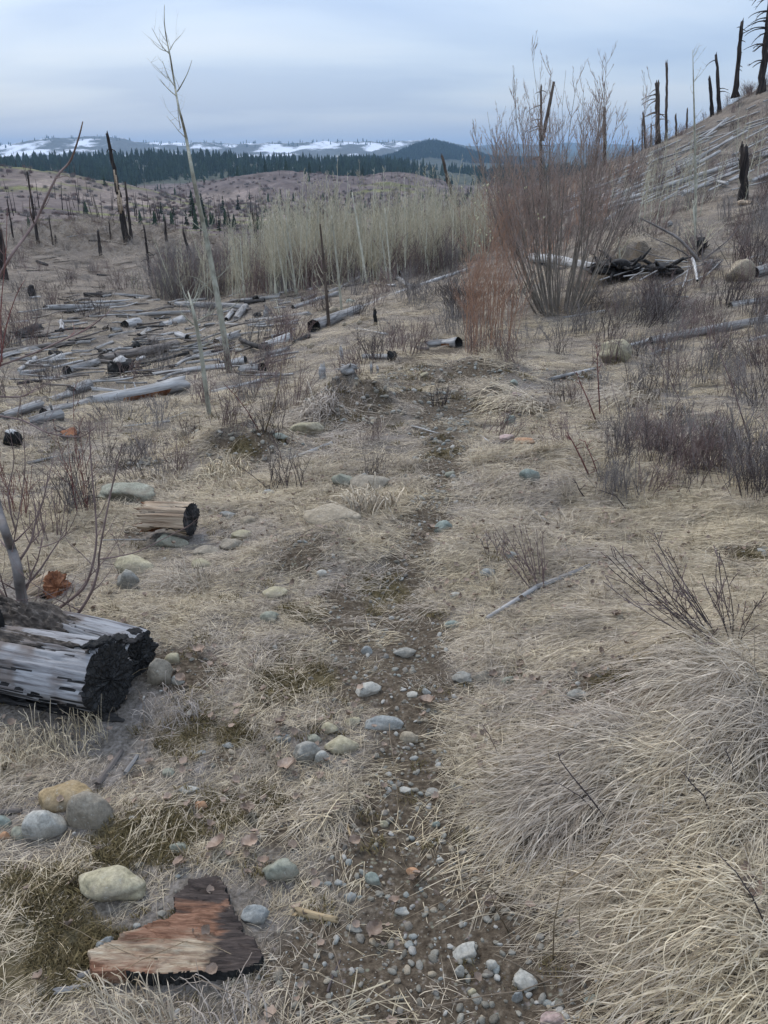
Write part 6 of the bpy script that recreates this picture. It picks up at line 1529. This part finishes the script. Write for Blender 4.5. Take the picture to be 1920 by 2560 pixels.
oC, vC = hero_log('rotten_log', cC, (.97, -.22, .05), 118 * depth(cC) / F, rC, 'short rotten tan log chunk with an orange cavity, alone in the grass', 'tan_wood', 'char_log', 7, cav=(.42, .58, .68, .17, .45), farjag=.04, lumpy=.12, groove=.10)
cD = at(142, 1470, 3.05); rD = 84 / 2 * depth(cD) / F
oD, vD = hero_log('rotten_log', cD, (.75, -.3, .45), 90 * depth(cD) / F, rD, 'rotten stump chunk, tan above and bright orange below, behind the charred logs', 'tan_wood', 'rot', 8, cav=(.4, .6, .72, .30, .3), farjag=.05, lumpy=.18, groove=.10)

for c_, a_, l_, r_ in ((cA, (.93, -.33), 1.3, rA), (cB, (.90, -.42), .8, rB), (cC, (.97, -.22), .25, rC), (cD, (.75, -.3), .2, rD)):
    EXS.append((c_.x, c_.y, c_.x - a_[0] * l_, c_.y - a_[1] * l_, r_))
# red broken slab of wood
OUT = [(227, 2403), (290, 2379), (357, 2349), (435, 2313), (441, 2255), (471, 2219), (547, 2201), (562, 2240), (589, 2300), (619, 2358), (661, 2409), (646, 2432), (571, 2450), (471, 2462), (245, 2458), (227, 2430)]
gp = [G(a, b) for a, b in OUT]; c0 = sum(gp, Vector()) / len(gp)
poly = [(p.x - c0.x, p.y - c0.y) for p in gp]
def inside(x_, y_):
    r_ = False; j = len(poly) - 1
    for i in range(len(poly)):
        xi, yi = poly[i]; xj, yj = poly[j]
        if (yi > y_) != (yj > y_) and x_ < (xj - xi) * (y_ - yi) / (yj - yi) + xi: r_ = not r_
        j = i
    return r_
xs0, xs1 = min(p[0] for p in poly), max(p[0] for p in poly); ys0, ys1 = min(p[1] for p in poly), max(p[1] for p in poly)
stp = .0035; nx, ny = int((xs1 - xs0) / stp) + 1, int((ys1 - ys0) / stp) + 1; idm = {}; vs = []; fs = []; ms = []
def sz(x_, y_):
    v = Vector((x_ * 5, y_ * 30, 1)); n1 = mn.noise(v); n2 = mn.noise(Vector((x_ * 14, y_ * 90, 5))); t = (y_ - ys0) / (ys1 - ys0)
    terr = .007 * math.floor(3 * (mn.noise(Vector((x_ * 2.2, y_ * 22 + x_ * 4, 9))) + .5)) * .8
    return .030 + terr + .012 * n1 + .006 * n2 - .012 * t
cells = set()
for i in range(nx):
    for j in range(ny):
        xx, yy = xs0 + (i + .5) * stp, ys0 + (j + .5) * stp
        w_ = .010 * mn.noise(Vector((xx * 28, yy * 28, 3))) + .004 * mn.noise(Vector((xx * 90, yy * 90, 7)))
        if inside(xx + w_, yy + w_): cells.add((i, j))
base_z = min(hz(c0.x + p[0], c0.y + p[1]) for p in poly) - .01
def vid(i, j, low=False):
    k = (i, j, low)
    if k not in idm:
        xx, yy = xs0 + i * stp, ys0 + j * stp; g = hz(c0.x + xx, c0.y + yy)
        gl = np.interp(yy, [ys0, ys1], [zA, zB])
        idm[k] = len(vs); vs.append((xx, yy, (gl - .012 if low else gl + sz(xx, yy)) - base_z))
    return idm[k]
zA, zB = hz(c0.x, c0.y + ys0) , hz(c0.x, c0.y + ys1)
for (i, j) in cells:
    xx, yy = xs0 + (i + .5) * stp, ys0 + (j + .5) * stp; t = (yy - ys0) / (ys1 - ys0); u = (xx - xs0) / (xs1 - xs0)
    n1 = mn.noise(Vector((xx * 7, yy * 38, 1))); n2 = mn.noise(Vector((xx * 3, yy * 12, 8)))
    band = 1 - abs(t - (.22 + .10 * (u - .5))) / .16
    mi = 0
    if band + n1 * 1.1 > .35 and .12 < u < .9: mi = 1
    if t > .62 + .2 * n2: mi = 2
    if u > .88 + .1 * n2: mi = 2
    fs.append((vid(i, j), vid(i + 1, j), vid(i + 1, j + 1), vid(i, j + 1))); ms.append(mi)
    for di, dj, e0, e1 in ((0, -1, (i, j), (i + 1, j)), (1, 0, (i + 1, j), (i + 1, j + 1)), (0, 1, (i + 1, j + 1), (i, j + 1)), (-1, 0, (i, j + 1), (i, j))):
        if (i + di, j + dj) not in cells:
            fs.append((vid(*e0, True), vid(*e1, True), vid(*e1), vid(*e0))); ms.append(3 if (u > .25 or t > .3) else 0)
M['slab_brown'] = mat('slab_brown', [(0.3, (0.03, 0.018, 0.012)), (0.5, (0.105, 0.062, 0.045)), (0.7, (0.19, 0.125, 0.09))], 16, (0.5, 4, 3), bmp=1, bd=.008, randv=0)
M['slab_red'] = mat('slab_red', [(0.3, (0.07, 0.035, 0.022)), (0.5, (0.20, 0.105, 0.07)), (0.72, (0.40, 0.26, 0.19))], 16, (0.4, 4, 3), bmp=1, bd=.008, randv=0)
o = obj('broken_wood_slab', mesh_np('slab', vs, fs, [M['slab'], M['slab'], M['slab'], M['char']], True, ms), None, (c0.x, c0.y, base_z))
EXC.append((c0.x + .03, c0.y - .03, .16)); EXC.append((c0.x - .12, c0.y - .05, .1)); EXC.append((c0.x + .03, c0.y + .10, .08))
tag(o, 'red brown broken slab of rotten wood with pale streaks, lying at lower left', 'wood slab')

# small pieces of wood and bark in front
for k, (p0, p1, w_, mt, lab, nm) in enumerate((((746, 2281), (840, 2297), 22, 'fresh_wood', 'yellow split splinter of fresh wood left of the trail', 'wood_splinter'), ((249, 1957), (300, 1878), 16, 'brown_wood', 'grey strip of bark right of the ochre boulder, steeper one', 'bark_strip'),
        ((315, 1930), (341, 1889), 12, 'grey_wood', 'thin pale strip of bark beside the steeper grey one', 'bark_strip'), ((200, 2440), (235, 2425), 16, 'grey_wood', 'upper grey wood scrap poking out left of the red slab', 'wood_scrap'), ((145, 2475), (230, 2462), 16, 'grey_wood', 'lower grey wood scrap left of the red slab', 'wood_scrap'),
        ((0, 2030), (50, 2028), 14, 'brown_wood', 'brown bark piece left of the ochre boulder', 'bark_strip'), ((880, 2100), (870, 2060), 7, 'fresh_wood', 'upright tan splinter at the left edge of the trail', 'wood_splinter'), ((820, 2480), (850, 2400), 7, 'dark_twig', 'dark bent twig between the red slab and the trail', 'dead_twig'),
        ((700, 2200), (760, 2290), 6, 'brown_wood', 'thin brown twig running down to the yellow splinter', 'dead_twig'), ((1319, 1266), (1371, 1304), 6, 'pale_wood', 'curved pale stick on the right bank above the reddish stems', 'dead_twig'), ((1190, 1082), (1225, 1102), 6, 'pale_wood', 'short pale stick on the right of the far trail', 'dead_twig'),
        ((1030, 1065), (1100, 1082), 4, 'pale_wood', 'thin pale crooked stick lying across the far trail', 'dead_twig'), ((1222, 1125), (1275, 1160), 5, 'dark_twig', 'dark crooked twig on the right side of the far trail', 'dead_twig'))):
    log(p0, p1, w_, w_ * .7, mt, 'ww', lab, 'scraps of wood near the trail', name=nm, sink=-.1, stubs=0, crook=.03)
for o_ in COL.objects:
    if o_.get('category') == 'stick': o_['category'] = {'bark_strip': 'bark', 'wood_splinter': 'wood splinter', 'wood_scrap': 'wood scrap', 'dead_twig': 'twig'}.get(o_.name.split('.')[0], 'stick')

# big curled leaves
def big_leaf(px, py, wp, label, seed, mt='dry_leaf'):
    q = random.Random(seed); p = G(px, py); s = depth(p) / F; L_ = wp * s; n_ = 12; vs = []; fs = []
    for i in range(n_ + 1):
        t = i / n_; w_ = .42 * math.sin(math.pi * (.05 + .92 * t)) ** .8 * L_ * q.uniform(.85, 1.12)
        for k in range(-3, 4):
            v = k / 3; vs.append(((t - .5) * L_, w_ * v, L_ * (.35 * (t - .5) ** 2 + .22 * v * v + .05 * mn.noise(Vector((t * 4, v * 3, seed))) * 2)))
    for i in range(n_):
        for k in range(6): a = i * 7 + k; fs.append((a, a + 1, a + 8, a + 7))
    o = obj('dead_leaf', mesh_np('dead_leaf', vs, fs, [M[mt]]), None, (p.x, p.y, hz(p.x, p.y) + .022), (q.uniform(-.4, .2), q.uniform(-.3, .3), q.uniform(0, 6.28)))
    tag(o, label, 'leaf', 'large dead leaves')
for k, (px, py, w_, lab) in enumerate(((1067, 1768, 42, 'pale pinkish leaf on the trail right of the long bluish slab'), (620, 2040, 44, 'curled pale leaf left of the trail near the orange stone'), (545, 2130, 52, 'broad pinkish leaf lying right of the moss'), (625, 2125, 46, 'brownish curled leaf above the angular grey green rock'),
        (450, 2172, 32, 'flat pinkish oval leaf left of the angular grey green rock'), (720, 1930, 48, 'crumpled leaf below the flat topped grey stone'), (1224, 2270, 36, 'reddish curled leaf on the trail right side'), (1674, 2160, 56, 'large pale pink leaf on the grass at right'), (1790, 2175, 38, 'round pink leaf right of the large pale one'),
        (1870, 2240, 60, 'large pinkish leaf at the right picture side'), (1800, 2410, 46, 'pointed pink leaf low at the right'), (1520, 1910, 40, 'reddish leaf tucked between the two tussock fans'), (1720, 1920, 26, 'small rosy leaf on the right tussock'), (1230, 1700, 26, 'rust red leaf by the three dull stones'),
        (1300, 1675, 26, 'pinkish leaf right of the three dull stones'), (700, 1820, 32, 'reddish leaf left of the stone group'), (1540, 1550, 30, 'tan leaf on the matted grass below the pole'), (1080, 1330, 30, 'brownish leaf left of the round blue green stone'), (885, 2120, 34, 'pinkish leaf at the left edge of the trail'), (935, 2345, 50, 'pale ruffled leaf on the trail near the splinter'),
        (660, 2170, 30, 'reddish leaf left of the grey green rock'), (452, 1710, 30, 'rust leaf beside the small pale stone by the logs'), (500, 1640, 36, 'pink leaf right of the round cream stone'), (985, 2270, 30, 'pink leaf near the bluish pebble'))):
    big_leaf(px, py, w_, lab, 300 + k)

# ------------------------------------------------------------------ grass tussocks that fan over the bank
def tussock(px, py, hd, spread, n_, l0, l1, label, seed, mt='grass_pale', lift=.10, w_=.0014, rad=.06, el=0):
    q = random.Random(seed); p = G(px, py); p.z = hz(p.x, p.y); rx_, ry_, yaws, Ls, hs = [], [], [], [], []
    seg = 7
    A_ = np.zeros((n_, seg + 1, 2)); Z_ = np.zeros((n_, seg + 1)); YW = np.zeros(n_)
    for k in range(n_):
        a = q.uniform(0, 6.28); rr = rad * math.sqrt(q.random()); x_, y_ = p.x + rr * math.cos(a), p.y + rr * math.sin(a)
        yw = R(hd) + q.gauss(0, R(spread)); Lk = q.uniform(l0, l1); kk = q.gauss(0, .10); hh = lift * abs(q.gauss(.55, .35)) + .01; YW[k] = yw
        up = q.random() < .06
        for i in range(seg + 1):
            u = i / seg
            A_[k, i] = (x_, y_); Z_[k, i] = hh * math.sin(math.pi * min(1, u * 1.05)) ** .8 * (1 if not up else 1 + u * 2.5) + (u * .03 * q.random())
            x_ += math.cos(yw) * Lk / seg; y_ += math.sin(yw) * Lk / seg; yw += kk + q.gauss(0, .06)
    gz = H(A_[:, :, 0].ravel(), A_[:, :, 1].ravel()).reshape(n_, seg + 1) + Z_ + .004
    vs = []; fs = []
    for k in range(n_):
        wk = w_ * q.uniform(.6, 1.4); b0 = len(vs)
        for i in range(seg + 1):
            j = min(i, seg - 1); d = A_[k, j + 1] - A_[k, j]; d = d / (np.linalg.norm(d) + 1e-9); ww = wk * (1 - (i / seg) ** 2 * .9)
            vs.append((A_[k, i, 0] - d[1] * ww - p.x, A_[k, i, 1] + d[0] * ww - p.y, gz[k, i] - p.z)); vs.append((A_[k, i, 0] + d[1] * ww - p.x, A_[k, i, 1] - d[0] * ww - p.y, gz[k, i] - p.z + ww * .8))
        for i in range(seg): c = b0 + 2 * i; fs.append((c, c + 1, c + 3, c + 2))
    o = obj('grass_tussock', tone(mesh_np('tussock', vs, np.array(fs), [M[mt]]), n_, 2 * (seg + 1), seed), None, p)
    tag(o, label, 'tussock', 'dead grass tussocks')
TS = [(1570, 1862, 172, 17, 620, .28, .46, 'pale tussock fan pointing left above the trail bend, upper one', .12), (1600, 1925, 186, 20, 560, .30, .50, 'pale tussock fan in the middle of the right bank', .11), (1470, 1960, 196, 17, 480, .25, .42, 'straw tussock reaching down left onto the trail', .10),
      (1390, 2040, 222, 18, 330, .18, .30, 'short tussock fringe drooping onto the bare trail', .07), (1850, 1700, 190, 22, 620, .35, .6, 'large pale tussock at the right side under the dark shrub', .16), (1900, 1830, 196, 22, 560, .3, .5, 'pale tussock at the right side below the shadowed stone', .13),
      (1760, 1900, 185, 20, 480, .28, .45, 'dense pale tussock between the fans and the right side', .11), (1880, 2040, 195, 26, 420, .25, .42, 'greyish tussock at the right side beside the dark leaning stem', .10), (1700, 2060, 200, 26, 380, .2, .38, 'tangled greyish tussock low on the right bank', .08),
      (1650, 2200, 200, 26, 380, .2, .34, 'pale curled tussock beside the large pink leaf', .09), (1850, 2290, 188, 20, 480, .28, .45, 'tussock combed left at the lower right', .09), (1760, 2420, 200, 18, 240, .22, .36, 'long thin tussock reaching left over the trail near the bottom', .07),
      (1900, 2460, 190, 24, 380, .22, .36, 'grey tussock in the lower right corner', .08), (330, 2590, 150, 26, 150, .09, .17, 'pale tussock fanning up left at the bottom, under the red slab', .10), (560, 2595, 110, 34, 80, .08, .14, 'thin pale tussock at the bottom right of the other one', .10),
      (1320, 1020, 200, 24, 300, .3, .6, 'straw tussock by the yellow boulder, blades spread left', .12), (1600, 1000, 215, 20, 420, .4, .8, 'long combed grey tussock on the right bank below the yellow boulder', .15), (1850, 900, 195, 20, 420, .5, .9, 'pale combed tussock under the slim grey pole at right', .18),
      (800, 1030, 200, 60, 260, .2, .4, 'golden grass tuft left of the dark earth mound', .22), (560, 1190, 90, 70, 260, .08, .2, 'pale green straw tuft above the blue stone left of the trail', .12), (930, 1270, 90, 70, 200, .10, .24, 'bleached white tuft beside the gravelly tan boulder', .14),
      (480, 1470, 200, 40, 300, .12, .25, 'straw tuft by the small mossy hump left of the trail', .09), (1240, 890, 100, 60, 240, .15, .35, 'pale tuft at the foot of the orange thicket', .2), (200, 1860, 150, 60, 160, .05, .11, 'grey grass tuft under the charred logs', .10), (60, 1885, 150, 60, 180, .05, .12, 'grey grass tuft at the left side under the charred logs', .10), (440, 1790, 160, 50, 160, .06, .13, 'dry tuft right of the charred log faces', .08)]
for k, (px, py, hd, spd, n_, l0, l1, lab, lf_) in enumerate(TS):
    tussock(px, py, hd, spd * 1.25, int(n_ * (.7 if py > 1600 else .8)), l0 * .45, l1 * .88, lab, 700 + k, lift=lf_ * .48, mt='grass_pale' if 'grey' not in lab else 'grass', rad=.09 if py > 1400 else .16, w_=.0010 if py > 1400 else .0028)
# single long straws over the trail
for k, (pix, w_) in enumerate(((((1535, 2075), (1520, 2110), (1480, 2165), (1420, 2200), (1380, 2220)), 6), (((1170, 2190), (1230, 2225), (1285, 2255)), 4), (((1215, 2200), (1240, 2270), (1278, 2325)), 4), (((1422, 2160), (1400, 2230), (1385, 2310), (1384, 2400)), 4),
                               (((1235, 2385), (1290, 2410), (1340, 2440), (1370, 2450)), 6), (((960, 1980), (1000, 1988), (1060, 1990)), 3), (((1095, 2220), (1150, 2248), (1240, 2250), (1350, 2232)), 4), (((1450, 2245), (1448, 2300), (1455, 2350)), 3))):
    wand(list(pix), w_, 'grass_pale', ('thick curved straw crossing above the trail', 'short straw lying right of the trail middle, upper one', 'short straw crossing the upper one right of the trail', 'upright thin curved straw standing over the trail',
          'brown straw lying across the lower trail', 'straw lying by the white oval pebble', 'long curved straw lying across the trail', 'thin hanging straw beside the tall curved one')[k], name='straw_stalk', cat='straw', seed=k, group='single straws by the trail') if pix[0][1] < 0 else \
    wand([pix[-1]] + list(pix[-2::-1]), w_, 'grass_pale', ('thick curved straw crossing above the trail', 'short straw lying right of the trail middle, upper one', 'short straw crossing the upper one right of the trail', 'upright thin curved straw standing over the trail',
          'brown straw lying across the lower trail', 'straw lying by the white oval pebble', 'long curved straw lying across the trail', 'thin hanging straw beside the tall curved one')[k], name='straw_stalk', cat='straw', seed=k, group='single straws by the trail')
# catkins on the willow
ck = MB(); qc = random.Random(9)
vs, fs = rock_verts(1, 1, .1, 0, (.012, .012, .018))
for k in range(36):
    px = qc.gauss(1215, 26) if k % 3 else qc.gauss(1330, 60); py = qc.uniform(460, 660); p = at(px, py, 13.2 + qc.uniform(-.5, .5)); b0 = len(ck.v)
    ck.v += [Vector(v) + p for v in vs]; ck.f += [tuple(i + b0 for i in f) for f in fs]; ck.m += [0] * len(fs)
for o_ in COL.objects:
    if o_.get('label', '').startswith('taller reddish willow'):
        for v in ck.v: v -= o_.location
        c_ = obj('catkins', ck.mesh('catkins', [M['catkin']]), o_); c_['kind'] = 'stuff'
# ------------------------------------------------------------------ grass and brush, kept off the stones and logs
EXC = np.array(EXC); EXS = np.array(EXS)
def clear(x, y):
    """0 on top of a stone or log, rising to 1 away from it"""
    d = np.full(x.shape, 9.0)
    for a, b, c in EXC: d = np.minimum(d, (np.hypot(x - a, y - b) - c * .75) / (0.04 + c * .4))
    for x0, y0, x1, y1, c in EXS:
        dx, dy = x1 - x0, y1 - y0; t = np.clip(((x - x0) * dx + (y - y0) * dy) / (dx * dx + dy * dy + 1e-9), 0, 1)
        d = np.minimum(d, (np.hypot(x - x0 - t * dx, y - y0 - t * dy) - c) / (0.05 + c))
    return d
xs, ys, rs = [], [], []
for n_, r0, r1, pw in ((17000, 0.75, 5.0, 0.4), (30000, 5.0, 62.0, 1.45)):
    a, b, c = wedge(n_, r0, r1, pw); xs.append(a); ys.append(b); rs.append(c)
x = np.concatenate(xs); y = np.concatenate(ys); r = np.concatenate(rs)
tm = trail_mask(x, y) * (r < 30); sm_ = blob_mask(x, y, SO, 61) * (r < 30); mo_ = blob_mask(x, y, MO, 71) * (r < 30)
bare = np.maximum.reduce([tm * 0.95, sm_ * 0.93, mo_ * 0.72])
patch = sstep(-0.6, -0.05, fbm(x * 1.3, y * 1.3, 3, 15))
bare = np.maximum(bare, 0.75 * (1 - patch) * (r < 25))
kp = rng.random_sample(len(x)) > bare
cl = clear(x, y); kp &= (cl > 0.15) & (rng.random_sample(len(x)) < .35 + .65 * np.clip(cl, 0, 1))
x, y, r = x[kp], y[kp], r[kp]
side = sstep(-0.1, 0.5, x / (y + 0.2))          # 0 on the left, 1 on the bank to the right
yaw = R(196) + 0.7 * fbm(x * 0.8, y * 0.8, 2, 17) + rng.normal(0, 0.35, len(x)) * (1.2 - side * 0.5) + (1 - side) * 0.9 * fbm(x * 1.1, y * 1.1, 2, 19)
wild = rng.random_sample(len(x))
pc_ = 0.34 + 0.48 * side
nl = (1 - side) * (1 - sstep(3.0, 5.5, r))      # short, thin turf left of the trail close by
thin = rng.random_sample(len(x)) > nl * 0.38
x, y, r, yaw, wild, side, nl, pc_ = (v_[thin] for v_ in (x, y, r, yaw, wild, side, nl, pc_))
idx = np.where(wild < pc_, rng.randint(0, 6, len(x)), np.where(wild < 0.965, 6 + rng.randint(0, 6, len(x)), 12 + rng.randint(0, 4, len(x))))
s = rng.uniform(.65, 1.35, len(x)) * np.clip(r / 5, .8, 30) ** 0.45 * (1 - .28 * nl) * (1 - .2 * side)
s = s * (.55 + .45 * np.clip(clear(x, y) / 2, 0, 1))
z = H(x, y)
E = eulers(x, y, yaw, 0.1)
s = np.stack([s * np.clip(r / 9, 1, 2) ** .6, s * np.clip(r / 9, 1, 2) ** .6, s * np.clip(6.5 / r, .17, .58)], 1)
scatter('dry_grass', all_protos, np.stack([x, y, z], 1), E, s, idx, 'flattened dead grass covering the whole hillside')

xb, yb, rb = wedge(3600, 4.2, 60, 1.35, R(32))
dn = sstep(0.1, .7, fbm(xb * .45, yb * .45, 3, 29)) * .6 + .08 + .35 * sstep(.15, .4, xb / yb)
kp = (rng.random_sample(len(xb)) < dn * (1 - trail_mask(xb, yb) * (rb < 14))) & (clear(xb, yb) > .5)
xb, yb, rb = xb[kp], yb[kp], rb[kp]
scatter('low_dead_brush', tb, np.stack([xb, yb, H(xb, yb)], 1), np.stack([rng.normal(0, .15, len(xb)), rng.normal(0, .15, len(xb)), rng.uniform(0, 6.28, len(xb))], 1), rng.uniform(.5, 1.1, len(xb)) * np.clip(rb / 12, .6, 1.3), rng.randint(0, 6, len(xb)), 'low leafless grey and reddish brush spread over the slope')
